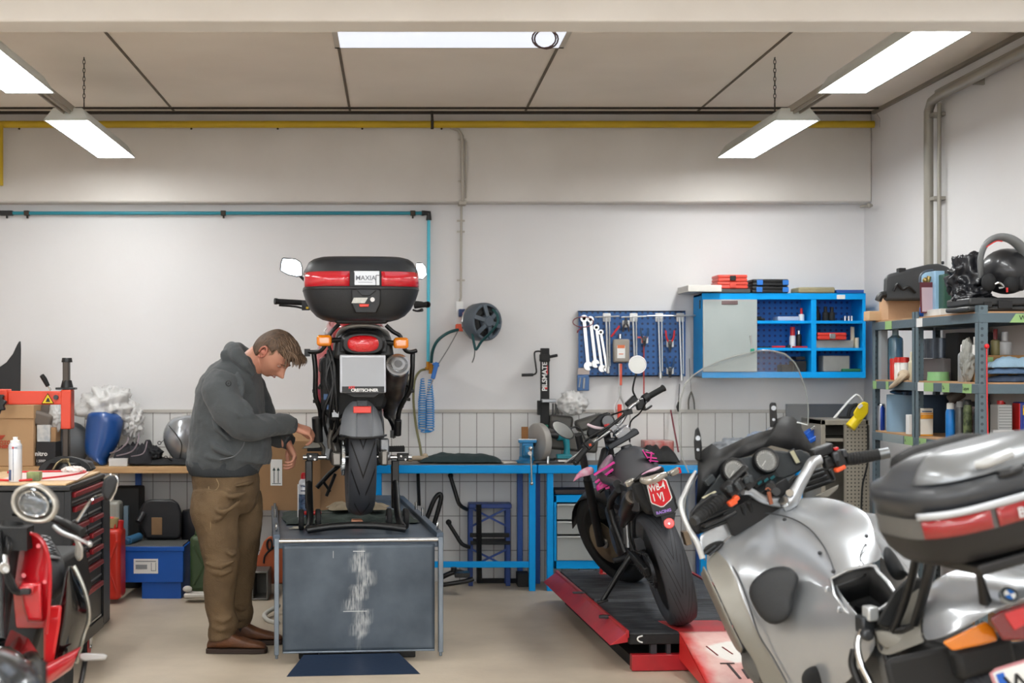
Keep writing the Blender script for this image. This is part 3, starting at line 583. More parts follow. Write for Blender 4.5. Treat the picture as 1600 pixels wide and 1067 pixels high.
def crumple(name,label,c,r,seed,m=PBAG,cat='plastic bag',amp=.25,n=64,mm=40,fr=3.5,group=None,par=None):
 b=MB().ell((0,0,0),r,None,n,mm);vs=[]
 for v in b.v:
  d=v.normalized();f=1+amp*(noise.noise(d*fr+Vector((seed,0,0)))+.6*abs(noise.noise(d*fr*2.3+Vector((0,seed,0))))+.12*noise.noise(d*fr*5+Vector((seed,seed,0))))-amp*.3
  vs.append(v*f+Vector(c))
 b.v=vs
 if par:return part(name,b,m,par,smooth=180)
 return tag(part(name,b,m,None,smooth=180),label,cat,group)
crumple('white_plastic_bag','crumpled white plastic bag behind the small motorcycle',P(895,630,9.72),(.1,.08,.085),2)
cprop('metal_sheets','dark grey metal covers stacked on the bench beneath the white bag','covers',MB().box(P(893,690,9.75),(.34,.2,.12),(0,.1,0)).box(P(922,660,9.75),(.2,.15,.08),(0,-.3,0)).box(P(876,660,9.78),(.16,.12,.1),(0,.1,0)),mat('cover_grey','#5a5854',.5,.4,var=.4),bevel=.02)
t=thing('cordless_drill','teal cordless drill with battery standing on the bench','drill',P(880,728,9.6));TL=mat('drill_teal','#1d8290',.45)
part('motor_body',MB().cyl(P(870,680,9.58),P(888,679,9.62),.036,n=16),TL,t,bevel=.006)
part('chuck',MB().cyl(P(858,679,9.56),P(870,680,9.58),.014,.028,14),BLK,t)
part('grip',MB().tube([P(884,685,9.6),P(886,700,9.6),P(885,712,9.6)],[.025,.02,.026],10,3),TL,t)
part('foot',MB().box(P(881,713,9.6),(.1,.08,.03)),TL,t,bevel=.006)
part('battery',MB().box(P(879,722,9.6),(.12,.09,.055)),BLK,t,bevel=.008)
part('battery_label',MB().box(P(880,720,9.553),(.07,.002,.012)),WHT,t)
cprop('small_bottle','small clear bottle standing beside the drill','bottle',MB().lathe([(0,0),(.013,0),(.013,.05),(.006,.065),(.007,.08),(0,.08)],P(856,726,9.55),n=14),STEEL)
cprop('thin_rod','thin dark red rod leaning against the tiles','rod',MB().cyl(P(1048,641,9.85),P(1060,706,9.6),.006,n=8),mat('rod_dark_red','#7a3940',.5))
cprop('red_white_box','low red and white box on the drawer bench behind the bikes','box',MB().box(P(1027,698,9.8),(.2,.16,.09)),mat('red_white_box','#c9a9a2',.5,var=.9,vs=16,col2='#b8352f'),bevel=.006)
cloth('dark_covers','dark seat cover lying on the drawer bench behind the bikes',bx(985),bx(1065),9.5,9.8,zb+.008,.11,BLKM,seed=8,cat='seat cover')
crumple('clear_plastic_bag','grey crumpled clear bag on the drawer bench seen through the windscreen',P(1150,700,9.7),(.17,.1,.07),5,mat('clear_bag_grey','#8f949c',.3,bump=.6,bs=20))
crumple('blue_clear_bag','pale blue crumpled bag beside the clear one on the drawer bench',P(1185,690,9.68),(.09,.08,.07),9,mat('pale_blue_bag','#9aa9c0',.3,bump=.6,bs=20))
cprop('dark_wall_panel','dark grey sheet leaning on the wall under the cabinet','sheet',MB().bb((P(1228,0,9.86).x,9.84,P(0,690,9.86).z),(P(1350,0,9.86).x,9.87,P(0,631,9.86).z)),mat('sheet_grey','#5d6268',.6,var=.3),bevel=.003)
cprop('bent_white_tube','white bent plastic frame leaning at the wall by the shelves','frame',MB().tube([P(1302,655,9.5),P(1318,636,9.5),P(1334,619,9.5),P(1341,618,9.5),P(1347,626,9.5)],.016,8,3,flat=.5),WHT)
cprop('black_cable_bundle','dark cable bundle hanging by the perforated cabinet','cables',MB().tube([P(1325,655,9.4),P(1328,640,9.4),P(1338,632,9.4),P(1344,645,9.4)],.012,8,3).box(P(1325,654,9.4),(.1,.08,.03)),BLKM)
t=thing('blue_clamp','bright blue plastic tool with silver top lying on the bench corner','tool',P(1272,672,9.4))
part('body',MB().beam(P(1258,682,9.35),P(1285,664,9.35),.08,.05).beam(P(1262,690,9.3),P(1285,678,9.3),.06,.03),mat('clamp_blue','#1a5cc0',.35),t,bevel=.008)
part('silver_top',MB().beam(P(1266,671,9.3),P(1282,661,9.3),.03,.02),STEEL,t,bevel=.003)
cprop('blue_spacers','small blue box between bench and perforated cabinet','box',MB().box(P(1279,694,9.35),(.04,.06,.05)),BLUED,bevel=.004)
yq=9.15
PERF=pegmat('perforated_steel','#9c9689',42,'#4a463f')
t=thing('perforated_cabinet','grey beige cabinet with perforated sheet front behind the shelf post','cabinet',(P(1320,0,yq).x,9.3,0));GB=mat('cabinet_beige_grey','#958f83',.5,var=.2)
qx=lambda p:P(p,0,yq).x;qz=lambda p:P(0,p,yq).z
part('frame',MB().bb((qx(1283),yq,0),(qx(1290),9.6,qz(656))).bb((qx(1283),yq,qz(664)),(qx(1357),9.6,qz(656))).bb((qx(1283),yq,0),(qx(1357),9.6,.1)).bb((qx(1352),yq,0),(qx(1358),9.6,qz(656))).bb((qx(1283),9.59,0),(qx(1358),9.6,qz(656))),GB,t,bevel=.003)
part('perforated_front',MB().bb((qx(1320),yq-.02,.5),(qx(1357),yq,qz(664))),PERF,t)
part('lower_panel',MB().bb((qx(1320),yq-.02,.1),(qx(1357),yq,.498)).bb((qx(1318),yq-.024,.1),(qx(1321),yq,qz(662))),GB,t)
for py in(690,800):part('shelf',MB().bb((qx(1290),yq+.02,qz(py)),(qx(1352),9.59,qz(py)+.02)),GB,t)
t=thing('yellow_tool','bright yellow plastic hand tool resting on the perforated cabinet','power tool',P(1340,656,9.05));YP=mat('tool_yellow','#ecd016',.35)
part('body',MB().loft([[P(x,y,9.05+dy)for x,y in pts]for dy,pts in((-.03,[(1333,645),(1341,632),(1350,627),(1357,630),(1357,645),(1347,657),(1338,657)]),(.03,[(1333,645),(1341,632),(1350,627),(1357,630),(1357,645),(1347,657),(1338,657)]))]),YP,t,bevel=.008)
part('grip',MB().cyl(P(1343,650,9.05),P(1328,668,9.05),.03,.034,14),YP,t,bevel=.006)
part('label',MB().beam(P(1341,637,9.015),P(1347,632,9.015),.02,.006,(0,-1,0)),WHT,t)
tag(part('hanging_cable',MB().tube([P(1356,664,9.115),P(1356,718,9.11),P(1352,740,9.11),P(1347,765,9.11),P(1345,840,9.11),P(1345,930,9.11)],.006,6,3),BLKM),'black cable hanging in front of the perforated cabinet','cable')
# ---------------- under the right benches ----------------
t=thing('stacked_stools','dark blue folding step frame standing beneath the long bench','step frame',P(770,915,9.75));SB=mat('step_blue','#1c3f86',.5,var=.3);y0=9.72
q=MB()
for px in(735,793):
 for yy in(9.7,9.82):q.bb((P(px-3.5,0,9.75).x,yy,.0),(P(px+3.5,0,9.75).x,yy+.025,P(0,790,9.75).z))
part('leg',q,SB,t,bevel=.002)
for z_a,z_b in((794,822),(858,885)):
 part('cross_brace',MB().beam(P(737,z_a,9.69),P(792,z_b,9.69),.014,.01,(0,1,0)).beam(P(792,z_a,9.695),P(737,z_b,9.695),.014,.01,(0,1,0)),SB,t)
part('step',MB().box(P(765,789,9.76),(.29,.16,.03)),SB,t,bevel=.004)
part('step',MB().box(P(765,846,9.76),(.27,.16,.025)).box(P(765,836,9.7),(.27,.02,.03)),BLKM,t,bevel=.004)
t=thing('paddock_stand','black tubular stand propped behind the blue step frame','stand',P(740,900,9.6))
part('frame',MB().tube([P(703,742,9.6),P(711,768,9.6),P(718,788,9.6),P(730,796,9.64)],.014,10,4).tube([P(700,816,9.62),P(712,835,9.62),P(722,850,9.62),P(734,855,9.64)],.014,10,4).tube([P(748,788,9.66),P(749,905,9.66)],.018,8),BLKP,t)
part('end_cap',MB().ell(P(704,743,9.6),.018).ell(P(701,816,9.62),.02),RUB,t)
tag(part('second_paddock_stand',MB().tube([P(660,830,9.6),P(676,786,9.6),P(686,772,9.6),P(689,780,9.6),P(678,820,9.6),P(670,850,9.6)],.016,10,4).tube([P(653,735,9.75),P(655,790,9.75)],.012,8),BLKP),'black bent tube stand between lift table and step frame','stand')
tag(part('floor_jack',MB().tube([P(690,902,9.4),P(712,893,9.4),P(730,897,9.4)],.018,8,3).tube([P(690,914,9.3),P(728,908,9.3),P(740,904,9.3)],.016,8,3).box(P(722,897,9.35),(.1,.12,.03)).cyl(P(709,886,9.38),P(709,892,9.38),.02),BLKP,bevel=.004),'black low floor jack lying on the concrete below the bench','jack')
cprop('dark_box','small dark box on the floor between the two benches','box',MB().bb((P(808,0,9.7).x,9.66,0),(P(826,0,9.7).x,9.8,.09)),BLKM,bevel=.004)
cprop('floor_rail','dark bar lying on the floor along the tiled wall','bar',MB().bb((P(745,0,9.85).x,9.83,0),(P(840,0,9.85).x,9.86,.03)),BLKM)
t=thing('red_axle_stand','small red axle stand at the far end of the low lift','axle stand',P(945,900,8.92));
part('leg',MB().beam(P(941,860,8.92),P(939,896,8.92),.02,.02).beam(P(942,860,8.92),P(950,895,8.92),.02,.02).box(P(945,896,8.92),(.07,.08,.01)),RED,t,bevel=.002)
part('post',MB().cyl(P(941,880,8.92),P(941,856,8.92),.012,n=8),RED,t)
cprop('caster_parts','grey metal jack parts lying on the floor under the drawers','parts',MB().bb((1.2,9.25,.0),(1.3,9.35,.16)).cyl((1.14,9.2,.02),(1.18,9.2,.09),.02).bb((1.08,9.15,0),(1.14,9.22,.04)),ALU,bevel=.006)
# ---------------- wooden bench on the left and what stands on it ----------------
yl=9.45;zl=P(0,729,yl).z
lx=lambda p:P(p,0,yl).x
t=thing('wooden_bench','long bench with birch worktop along the left of the back wall','workbench',(lx(200),9.68,0))
part('worktop',MB().bb((XL+.05,yl,zl-.045),(lx(520),9.9,zl)),WOOD,t,bevel=.004)
for px in(388,150):part('leg',MB().bb((lx(px-5),yl+.03,0),(lx(px+6),yl+.075,zl-.045)),mat('leg_light_blue','#2fa3d8',.4),t,bevel=.003)
for px in(200,505):part('leg',MB().bb((lx(px-5),9.82,0),(lx(px+5),9.87,zl-.045)),BLUED,t,bevel=.003)
t=thing('cardboard_box','large cardboard box with red print at the left end of the bench','box',P(-10,730,9.5))
bx0,bx1=lx(-90),lx(51)
part('carton',MB().bb((bx0,9.47,zl+.002),(bx1,9.86,P(0,650,9.45).z)),mat('carton_light','#c39d74',.85,bump=.1,bs=30),t,bevel=.003)
part('lid',MB().bb((bx0-.002,9.462,P(0,654,9.45).z),(bx1+.004,9.864,P(0,633,9.45).z)),mat('carton_light','#c39d74'),t,bevel=.003)
rp_=MB().text('OTO',.034,P(-1,694,9.459),(1,0,0),(0,0,1),.0005,'LEFT',.0015).text('ENSIN',.03,P(-4,700,9.459),(1,0,0),(0,0,1),.0005,'LEFT',.0015)
rp_.prism([(-.09,0),(.02,0),(.05,.03),(-.09,.03)],P(-3,687,9.461),(1,0,0),(0,0,1),.001)
part('red_print',rp_,mat('print_red','#bf4a30',.7),t,smooth=0)
t=thing('nitro_box','small black carton lettered nitro beside the large cardboard box','box',P(67,726,9.5))
part('carton',MB().bb((lx(53.5),9.5,zl+.002),(lx(84),9.7,P(0,691,9.5).z)),mat('carton_black','#1a1b1e',.5),t,bevel=.002)
part('lettering',MB().text('nitro',.042,P(54.5,712,9.498),(1,0,0),(0,0,1),.0005,bold=.001).text('1.5000',.024,P(56,722,9.498),(1,0,0),(0,0,1),.0005),WHT,t,smooth=0)
cprop('white_printed_box','white printed carton on top of the black nitro box','box',MB().bb((lx(53.5),9.52,P(0,690.5,9.5).z),(lx(74),9.7,P(0,664,9.5).z)),mat('printed_white','#d6d6d3',.5,var=.6,vs=30,col2='#9aa5ad'),bevel=.002)
cprop('tan_carton','narrow tan carton beside the white printed one','box',MB().bb((lx(74.5),9.54,P(0,690.5,9.5).z),(lx(82),9.7,P(0,668,9.5).z)),CARD)
cprop('grey_brown_cover','grey brown plastic cover piled on the cartons behind the red arm','cover',MB().box(P(66,655,9.62),(.14,.2,.1),(0,.3,.2)).box(P(78,640,9.7),(.12,.1,.12),(0,.6,0)),mat('taupe_plastic','#6f655c',.6,var=.4),bevel=.02)
cw=MB();rows=[]
prof=[(-40,617),(-40,592),(0,573),(10,566),(20,553),(27,538),(30,533),(32.5,533),(33,545),(32,612),(30,617)]
cw.loft([[P(x,y,9.35+d)for x,y in prof]for d in(0,.06,.16)])
tag(part('seat_cowl',cw,BLK,bevel=.012,smooth=50),'black sweeping plastic seat cowl standing on the cardboard box','cowl')
ps_=crumple('clear_plastic_sheeting','large crumpled white plastic sheeting over the blue tank',P(170,635,9.68),(.2,.12,.14),11,amp=.4,fr=2.6)
crumple('hanging_tail','hanging tail of white plastic sheeting right of the blue tank',P(208,660,9.68),(.075,.06,.12),12,amp=.45,par=ps_)
crumple('white_wrap','roll of white bubble wrap behind the red arm',P(88,648,9.6),(.05,.05,.11),14,amp=.2)
bt=MB();rings=[]
for y,xl_,xr in((642,139,176),(650,136,194),(665,134,193),(690,132,188),(705,132,178),(714,137,170),(720,150,168),(727,160,168)):
 cx0=(xl_+xr)/2;hw=(xr-xl_)/2;c=P(cx0,y,9.62);w2=hw*9.62/FPX
 rings.append([c+Vector((w2*cos(a),-.1*max(0,-sin(a))*1.1+.05*max(0,sin(a)),0))for a in[k*2*pi/20 for k in range(20)]])
tag(part('blue_fuel_tank',MB().loft(rings),mat('blue_tank_paint','#1d4e93',.3,coat=.5),sub=1),'blue motorcycle tank cover standing under the plastic sheeting','tank cover')
tag(part('grey_side_cover',MB().ell(P(112,693,9.72),(.13,.06,.15)),mat('side_cover_grey','#4c5054',.4),smooth=180),'dark grey round cover behind the tyre changer column','cover')
trs=cloth('folded_trousers','dark riding trousers with light piping folded on the wooden bench',lx(170),lx(235),9.5,9.8,zl+.002,.16,mat('trouser_black','#26262b',.85,bump=.4,bs=60),cat='trousers',seed=5)
part('piping',MB().tube([P(172,708,9.44),P(186,703,9.42),P(198,692,9.44),P(200,684,9.5)],.005,6,4).tube([P(182,712,9.44),P(205,706,9.42),P(215,692,9.42),P(217,678,9.5)],.005,6,4).tube([P(205,713,9.44),P(224,708,9.42),P(230,690,9.5)],.004,6,4),mat('piping_pink_grey','#8c7e84',.7),trs)
cloth('black_mat','flat black cloth spread on the wooden bench behind the man',lx(203),lx(330),9.5,9.82,zl+.002,.04,mat('cloth_black','#232427',.9,bump=.4,bs=60),seed=7)
crumple('black_boots','small black crumpled bag at the end of the trousers',P(240,708,9.6),(.06,.06,.05),17,mat('cloth_black','#232427'),'bag',.3)
cprop('white_small_box','small white carton on the front edge of the wooden bench','box',MB().bb((lx(169),yl+.02,zl+.001),(lx(198),yl+.12,zl+.052)),mat('white_carton','#dcdad6',.6),bevel=.002)
sf=MB();rings=[]
for y,xl_,xr,d in((649,272,300,.05),(653,266,306,.09),(662,259,310,.12),(675,254,312,.14),(688,255,312,.14),(700,260,312,.12),(712,268,312,.09),(720,277,312,.06)):
 c=P((xl_+xr)/2,y,9.66);w2=(xr-xl_)/2*9.66/FPX
 rings.append([c+Vector((w2*cos(a),d*sin(a),.01*cos(a)))for a in[k*2*pi/24 for k in range(24)]])
o=tag(part('silver_fairing',MB().loft(rings),mat('silver_fairing_paint','#a9adb1',.25,.6,coat=.6),sub=1),'silver motorcycle fairing lying on the bench behind the man','fairing')
part('seam',MB().tube([P(264,665,9.53),P(276,680,9.515),P(284,695,9.52),P(281,716,9.58)],.0035,6,4),BLK,o)
part('mounting_eye',MB().tube([P(249+2.6*cos(a),692+2.6*sin(a),9.55)for a in[k*pi/5 for k in range(10)]],.003,6,closed=True).tube([P(259+2.6*cos(a),715+2.6*sin(a),9.5)for a in[k*pi/5 for k in range(10)]],.003,6,closed=True).tube([P(252,691,9.55),P(256,688,9.6)],.003).tube([P(262,716,9.5),P(272,722,9.55)],.004),BLK,o)
# ---------------- under the wooden bench ----------------
t=thing('spill_tray','blue steel spill tray with grating and white label under the bench','spill tray',P(242,930,9.2));SP=mat('spill_blue','#0b57b4',.4,var=.15)
Yt=9.16;sx_=lambda p:P(p,0,Yt).x;sz_=lambda p:P(0,p,Yt).z
part('tub',MB().bb((sx_(190),Yt,sz_(910)),(sx_(286),9.8,sz_(854))),SP,t,bevel=.004)
part('rim',MB().bb((sx_(188),Yt-.008,sz_(861)),(sx_(288),9.81,sz_(854))),SP,t,bevel=.003)
part('foot',MB().bb((sx_(221),Yt+.02,.0),(sx_(282),9.7,sz_(910))),SP,t)
g=MB();xx0,xx1=sx_(191),sx_(285);zg=sz_(853)
for k in range(30):
 x=xx0+(xx1-xx0)*k/29;g.bb((x-.0018,Yt,zg-.006),(x+.0018,9.79,zg+.006))
for k in range(13):
 y=Yt+.01+k*.052;g.bb((xx0,y-.002,zg-.006),(xx1,y+.002,zg+.006))
part('grating',g,mat('galvanised','#8f918f',.5,.6),t,smooth=0)
part('label',MB().bb((sx_(209),Yt-.002,sz_(896)),(sx_(247),Yt-.0005,sz_(873))),WHT,t)
part('label_print',MB().bb((sx_(212),Yt-.0035,sz_(877.5)),(sx_(244),Yt-.002,sz_(876))).bb((sx_(236),Yt-.0035,sz_(892)),(sx_(237),Yt-.002,sz_(879))).bb((sx_(243),Yt-.0035,sz_(892)),(sx_(244),Yt-.002,sz_(879))).bb((sx_(236),Yt-.0035,sz_(892)),(sx_(244),Yt-.002,sz_(891))).bb((sx_(212),Yt-.003,sz_(889)),(sx_(230),Yt-.002,sz_(882))),mat('print_grey','#8a8f92',.6),t)
DKT=mat('dark_jerrycan_plastic','#1b1c20',.45)
t=thing('black_canister','big black plastic canister with amber label window on the spill tray','canister',P(248,850,9.5))
part('body',MB().loft([[P(x,y,9.4+d)for x,y in((218,822),(216,800),(226,783),(236,780),(270,780),(279,786),(284,800),(284,836),(278,842),(228,842))]for d in(0,.2)]),DKT,t,bevel=.015)
part('label',MB().box(P(245,822,9.395),(.07,.004,.115)),mat('amber_brown_label','#8a6a48',.5,var=.5),t,bevel=.004)
part('spout',MB().cyl(P(224,802,9.38),P(216,816,9.34),.022,n=10),DKT,t)
t=thing('black_drum','dark round drum on the spill tray next to the canister','drum',P(300,850,9.5))
part('body',MB().lathe([(0,0),(.09,0),(.1,.01),(.1,.19),(.09,.21),(.04,.22),(.04,.25),(0,.25)],P(307,846,9.52),n=28),DKT,t,smooth=50)
part('cap',MB().cyl(P(309,780,9.52),P(309,768,9.52),.03),BLKM,t)
cprop('dark_box_under_bench','black crate at the back under the wooden bench','crate',MB().bb((lx(170),9.6,.0),(lx(212),9.8,.68)),BLKM,bevel=.01)
tag(part('clear_canister',MB().bb((P(168,0,9.35).x,9.35,0),(P(186,0,9.35).x,9.5,P(0,784,9.35).z)),mat('cloudy_plastic','#9c9c94',.4),bevel=.02),'cloudy clear plastic canister behind the red jerrycan','canister')
cprop('measuring_cup','translucent yellowish cup on top of the red jerrycan','cup',MB().lathe([(0,0),(.03,0),(.04,.06),(.038,.06),(.028,.004)],P(176,824,9.02),n=18),mat('cup_yellowish','#b9ad7c',.4))
cprop('blue_bottle','blue round bottle lying on the spill tray grating','bottle',MB().cyl(P(200,845,9.2),P(218,838,9.35),.028,.026).cyl(P(197,847,9.18),P(200,845,9.2),.02),mat('bottle_blue','#3a6f96',.35),bevel=.004)
cprop('glass_tube','pale blue edged clear sheet standing under the bench','sheet',MB().bb((P(193,0,9.3).x,9.3,sz_(850)),(P(200,0,9.3).x,9.34,sz_(794))),mat('sheet_blue_grey','#5f7684',.3),bevel=.003)
cprop('white_pad','white crumpled rag on the floor beside the green jerrycan','rag',MB().box(P(306,929,9.05),(.14,.12,.025)).ell(P(293,920,9.05),(.03,.03,.02)),mat('rag_white','#cfcac2',.9),bevel=.008)
def jerry(name,label,x0,x1,ytop,ybot,Y,m,capm,d=.16,rz=0):
 """steel jerrycan: rounded flat body, pressed cross, triple handle, cap"""
 a=P(x0,ybot,Y);b=P(x1,ytop,Y);t=thing(name,label,'jerrycan',((a.x+b.x)/2,Y+d/2,0));h=b.z-a.z;w=b.x-a.x;z0=max(a.z,0);
 part('body',MB().bb((a.x,Y,z0),(b.x,Y+d,z0+h*.9)),m,t,bevel=.03,seg=4)
 q=MB().tube([(a.x+w*.15,Y-.001,z0+h*.12),(b.x-w*.15,Y-.001,z0+h*.75)],.008,8).tube([(b.x-w*.15,Y-.001,z0+h*.12),(a.x+w*.15,Y-.001,z0+h*.75)],.008,8)
 part('pressed_cross',q,m,t)
 q=MB()
 for yy in(Y+d*.25,Y+d*.5,Y+d*.75):q.tube([(a.x+w*.2,yy,z0+h*.86),(a.x+w*.25,yy,z0+h),(a.x+w*.65,yy,z0+h),(a.x+w*.7,yy,z0+h*.86)],.009,8,3)
 part('handle',q,m,t)
 part('cap',MB().cyl((b.x-w*.2,Y+d*.5,z0+h*.87),(b.x-w*.15,Y+d*.5,z0+h*1.0),.028,n=14),capm,t,bevel=.003)
 return t
jerry('red_jerrycan','red jerrycan beside the tool trolley and the blue tray',150,188,815,938,8.95,mat('jerry_red','#d2301f',.4),RED,.2)
jerry('green_jerrycan','olive green steel jerrycan with red cap behind the man',296,342,828,925,9.2,mat('jerry_green','#3d5233',.5,var=.3),mat('cap_red','#d22c1e',.4),.16)
t=thing('orange_jerrycan','orange brown plastic jerrycan between the man and the lift table','jerrycan',P(418,912,9.4));OJ=mat('jerry_orange','#ab5127',.45,var=.3)
prof=[(402,912),(400,880),(399,862),(404,868),(412,846),(420,838),(440,836),(452,850),(452,912)]
part('body',MB().loft([[P(x,y,9.35+d)for x,y in prof]for d in(0,.14)]),OJ,t,bevel=.012)
part('handle_ring',MB().tube([P(421+4*cos(a),851+8*sin(a),9.34)for a in[k*pi/8 for k in range(16)]],.007,8,closed=True).tube([P(412,880,9.345),P(414,868,9.345),P(424,858,9.345),P(434,854,9.345)],.006,8,4),BLKM,t)
t=thing('square_duct','short grey square tube lying on the floor behind the man','tube',P(405,918,9.2))
q=MB();a=P(393,918,9.1);b=P(419,893,9.1)
q.bb((a.x,9.1,.002),(b.x,9.35,.014)).bb((a.x,9.1,b.z-.012),(b.x,9.35,b.z)).bb((a.x,9.1,.002),(a.x+.012,9.35,b.z)).bb((b.x-.012,9.1,.002),(b.x,9.35,b.z)).bb((a.x,9.33,.002),(b.x,9.35,b.z))
part('duct',q,mat('duct_grey','#6f6d68',.5,.4),t,bevel=.006)
tag(part('white_hose',MB().tube([P(436,946,8.6),P(420,955,8.5),P(413,962,8.4),P(420,970,8.3),P(436,974,8.25)],.014,10,4),mat('white_tube','#cfcdc4',.4)),'white bent tube on the floor behind the lift table','tube')
# ---------------- tyre changer ----------------
t=thing('tyre_changer','red and black tyre changing machine with turntable, behind the tool trolley','tyre changer',P(60,1000,8.0));TR=mat('machine_red','#dd4529',.4)
Y=8.0;tx=lambda p:P(p,0,Y).x;tz=lambda p:P(0,p,Y).z
part('base_cabinet',MB().bb((tx(20),7.75,0),(tx(150),8.4,tz(748))),mat('machine_grey','#494c50',.5),t,bevel=.01)
part('rear_column',MB().bb((tx(-120),8.1,0),(tx(-75),8.25,tz(606))),TR,t,bevel=.006)
part('arm',MB().bb((tx(-118),7.96,tz(632)),(tx(14),8.06,tz(608))).bb((tx(14),7.97,tz(632)),(tx(113),8.05,tz(611))).bb((tx(97),7.965,tz(670)),(tx(113),8.055,tz(609))),TR,t,bevel=.006)
part('shaft',MB().bb((tx(98.5),7.985,tz(725)),(tx(108),8.035,tz(560))),mat('worn_steel_dark','#4d4640',.4,.7,var=.4),t,bevel=.005)
part('shaft_cap',MB().cyl((tx(104),8.01,tz(566)),(tx(104),8.01,tz(559)),.031,.027).cyl((tx(104),8.01,tz(606)),(tx(104),8.01,tz(594)),.036,.026).box((tx(103),8.01,tz(607)),(.11,.06,.012)),BLK,t,bevel=.002)
l=part('lever',MB().tube([(tx(83),7.95,tz(610)),(tx(78),7.94,tz(600))],.006),STEEL,t)
sub_('lever_grip',MB().tube([(tx(79),7.94,tz(603)),(tx(74),7.93,tz(592)),(tx(70.5),7.92,tz(586))],[.012,.015,.013],10),BLK,l)
kn=[(.062*(1+.16*(1 if k%4<2 else-1)*.6)*cos(k*2*pi/40),.062*(1+.16*(1 if k%4<2 else-1)*.6)*sin(k*2*pi/40))for k in range(40)]
part('hand_knob',MB().prism(kn,(tx(-1),7.92,tz(629)),(1,0,0),(0,0,1),.035),BLK,t,bevel=.004)
part('bolt',MB().cyl((tx(90),7.965,tz(620.5)),(tx(90),7.955,tz(620.5)),.014,n=12),DALU,t)
w_=part('warning_sign',MB().prism([(-.033,0),(.033,0),(0,.055)],(tx(77),7.966,tz(630)),(1,0,0),(0,0,1),.001),mat('sign_yellow','#e8c512',.5),t,smooth=0)
sub_('sign_edge',MB().tube([(tx(77)-.033,7.964,tz(630)),(tx(77)+.033,7.964,tz(630)),(tx(77),7.964,tz(630)+.055)],.0028,6,closed=True).prism([(-.012,.008),(.014,.008),(.006,.03),(-.002,.03)],(tx(77),7.9645,tz(630)),(1,0,0),(0,0,1),.001),BLK,w_,smooth=0)
part('turntable',MB().lathe([(0,0),(.13,0),(.15,.012),(.13,.05),(.06,.07),(0,.07)],(tx(103),8.08,tz(737)),n=40).prism([(.148*cos(a),.085*sin(a))for a in[k*pi/16 for k in range(17)]],(tx(102),7.98,tz(736)),(1,0,0),(0,0,1),-.03),BLKP,t,bevel=.003)
part('mounting_head',MB().box((tx(103),8.0,tz(720)),(.05,.05,.03)).tube([(tx(101),7.95,tz(718)),(tx(94),7.93,tz(722)),(tx(88),7.92,tz(733))],.007,8,3).tube([(tx(105),7.95,tz(718)),(tx(112),7.93,tz(722)),(tx(116),7.92,tz(731))],.007,8,3),mat('mount_steel','#8d8064',.35,.8),t,bevel=.003)
# ---------------- tool trolley ----------------
xf,ya,yb_=-1.53,6.66,7.42;zt=.945
t=thing('tool_trolley','black tool trolley with red drawer handles beside the scooter','tool trolley',(-1.8,7.0,0));CB=mat('trolley_black','#15171a',.35)
part('body',MB().bb((xf-.5,ya,.16),(xf-.006,yb_,zt-.03)),CB,t,bevel=.006)
part('top',MB().bb((xf-.53,ya-.02,zt-.03),(xf+.012,yb_+.01,zt-.005)),CB,t,bevel=.005)
part('wood_top',MB().bb((xf-.52,ya-.01,zt-.004),(xf-.01,yb_,zt+.006)),mat('trolley_wood','#d8b78c',.5,var=.5,vs=5,stretch=(12,1,12),col2='#b8905c'),t,bevel=.002)
RH=mat('handle_dark_red','#8d1f27',.35,.3);n=0;LIPM=mat('drawer_edge_silver','#a7a9aa',.3,.8)
ys=(ya+.035,ya+.40,yb_-.03)
def drawer(y0,y1,z0,z1):
 d=part('drawer',MB().bb((xf-.3,y0,z0),(xf,y1,z1)),CB,t,bevel=.003)
 sub_('handle',MB().bb((xf,y0+.03,z1-.032),(xf+.022,y1-.03,z1-.006)),RH,d,bevel=.006)
 sub_('edge_strip',MB().bb((xf,y0+.01,z0+.008),(xf+.004,y1-.01,z0+.016)),LIPM,d)
drawer(ya+.02,yb_-.02,.845,.91)
for z0,z1 in((.755,.84),(.675,.75),(.595,.67),(.52,.59)):
 drawer(ys[0],ys[1]-.01,z0,z1);drawer(ys[1]+.01,ys[2],z0,z1)
drawer(ys[0],ys[2],.41,.51);drawer(ys[0],ys[2],.2,.4)
part('corner_post',MB().bb((xf-.02,ya-.012,.16),(xf+.012,ya+.015,zt-.03)),CB,t,bevel=.003);part('corner_post',MB().bb((xf-.02,yb_-.01,.16),(xf+.01,yb_+.008,zt-.03)),CB,t,bevel=.003)
part('lower_frame',MB().bb((xf-.05,ya,.14),(xf+.008,yb_,.2)),mat('frame_grey_metal','#3a3835',.4,.4),t,bevel=.003)
for yy in(ya+.1,yb_-.12):
 for xx in(xf-.06,xf-.45):
  c=part('caster',MB().lathe([(.02,-.017),(.052,-.017),(.06,-.01),(.06,.01),(.052,.017),(.02,.017)],(xx,yy,.061),(1,0,.0),28),RUB,t)
  sub_('wheel_ring',MB().lathe([(.03,-.018),(.045,-.0185),(.045,.0185),(.03,.018)],(xx,yy,.061),(1,0,0),28),mat('caster_red_ring','#b5262a',.4),c)
  sub_('fork',MB().bb((xx-.028,yy-.018,.055),(xx-.022,yy+.03,.15)).bb((xx+.022,yy-.018,.055),(xx+.028,yy+.03,.15)).bb((xx-.028,yy-.025,.14),(xx+.028,yy+.03,.152)).cyl((xx-.032,yy,.061),(xx+.032,yy,.061),.01),STEEL,c)
t=thing('white_spray_can','white spray can standing on the tool trolley','spray can',(P(24,0,6.75).x,6.75,zt));x=P(24,0,6.75).x;WC=mat('can_white','#dfe1e6',.35,.2)
part('can',MB().lathe([(0,0),(.029,0),(.031,.005),(.031,.17),(.029,.178),(.02,.19)],(x,6.75,zt+.007),n=24),WC,t)
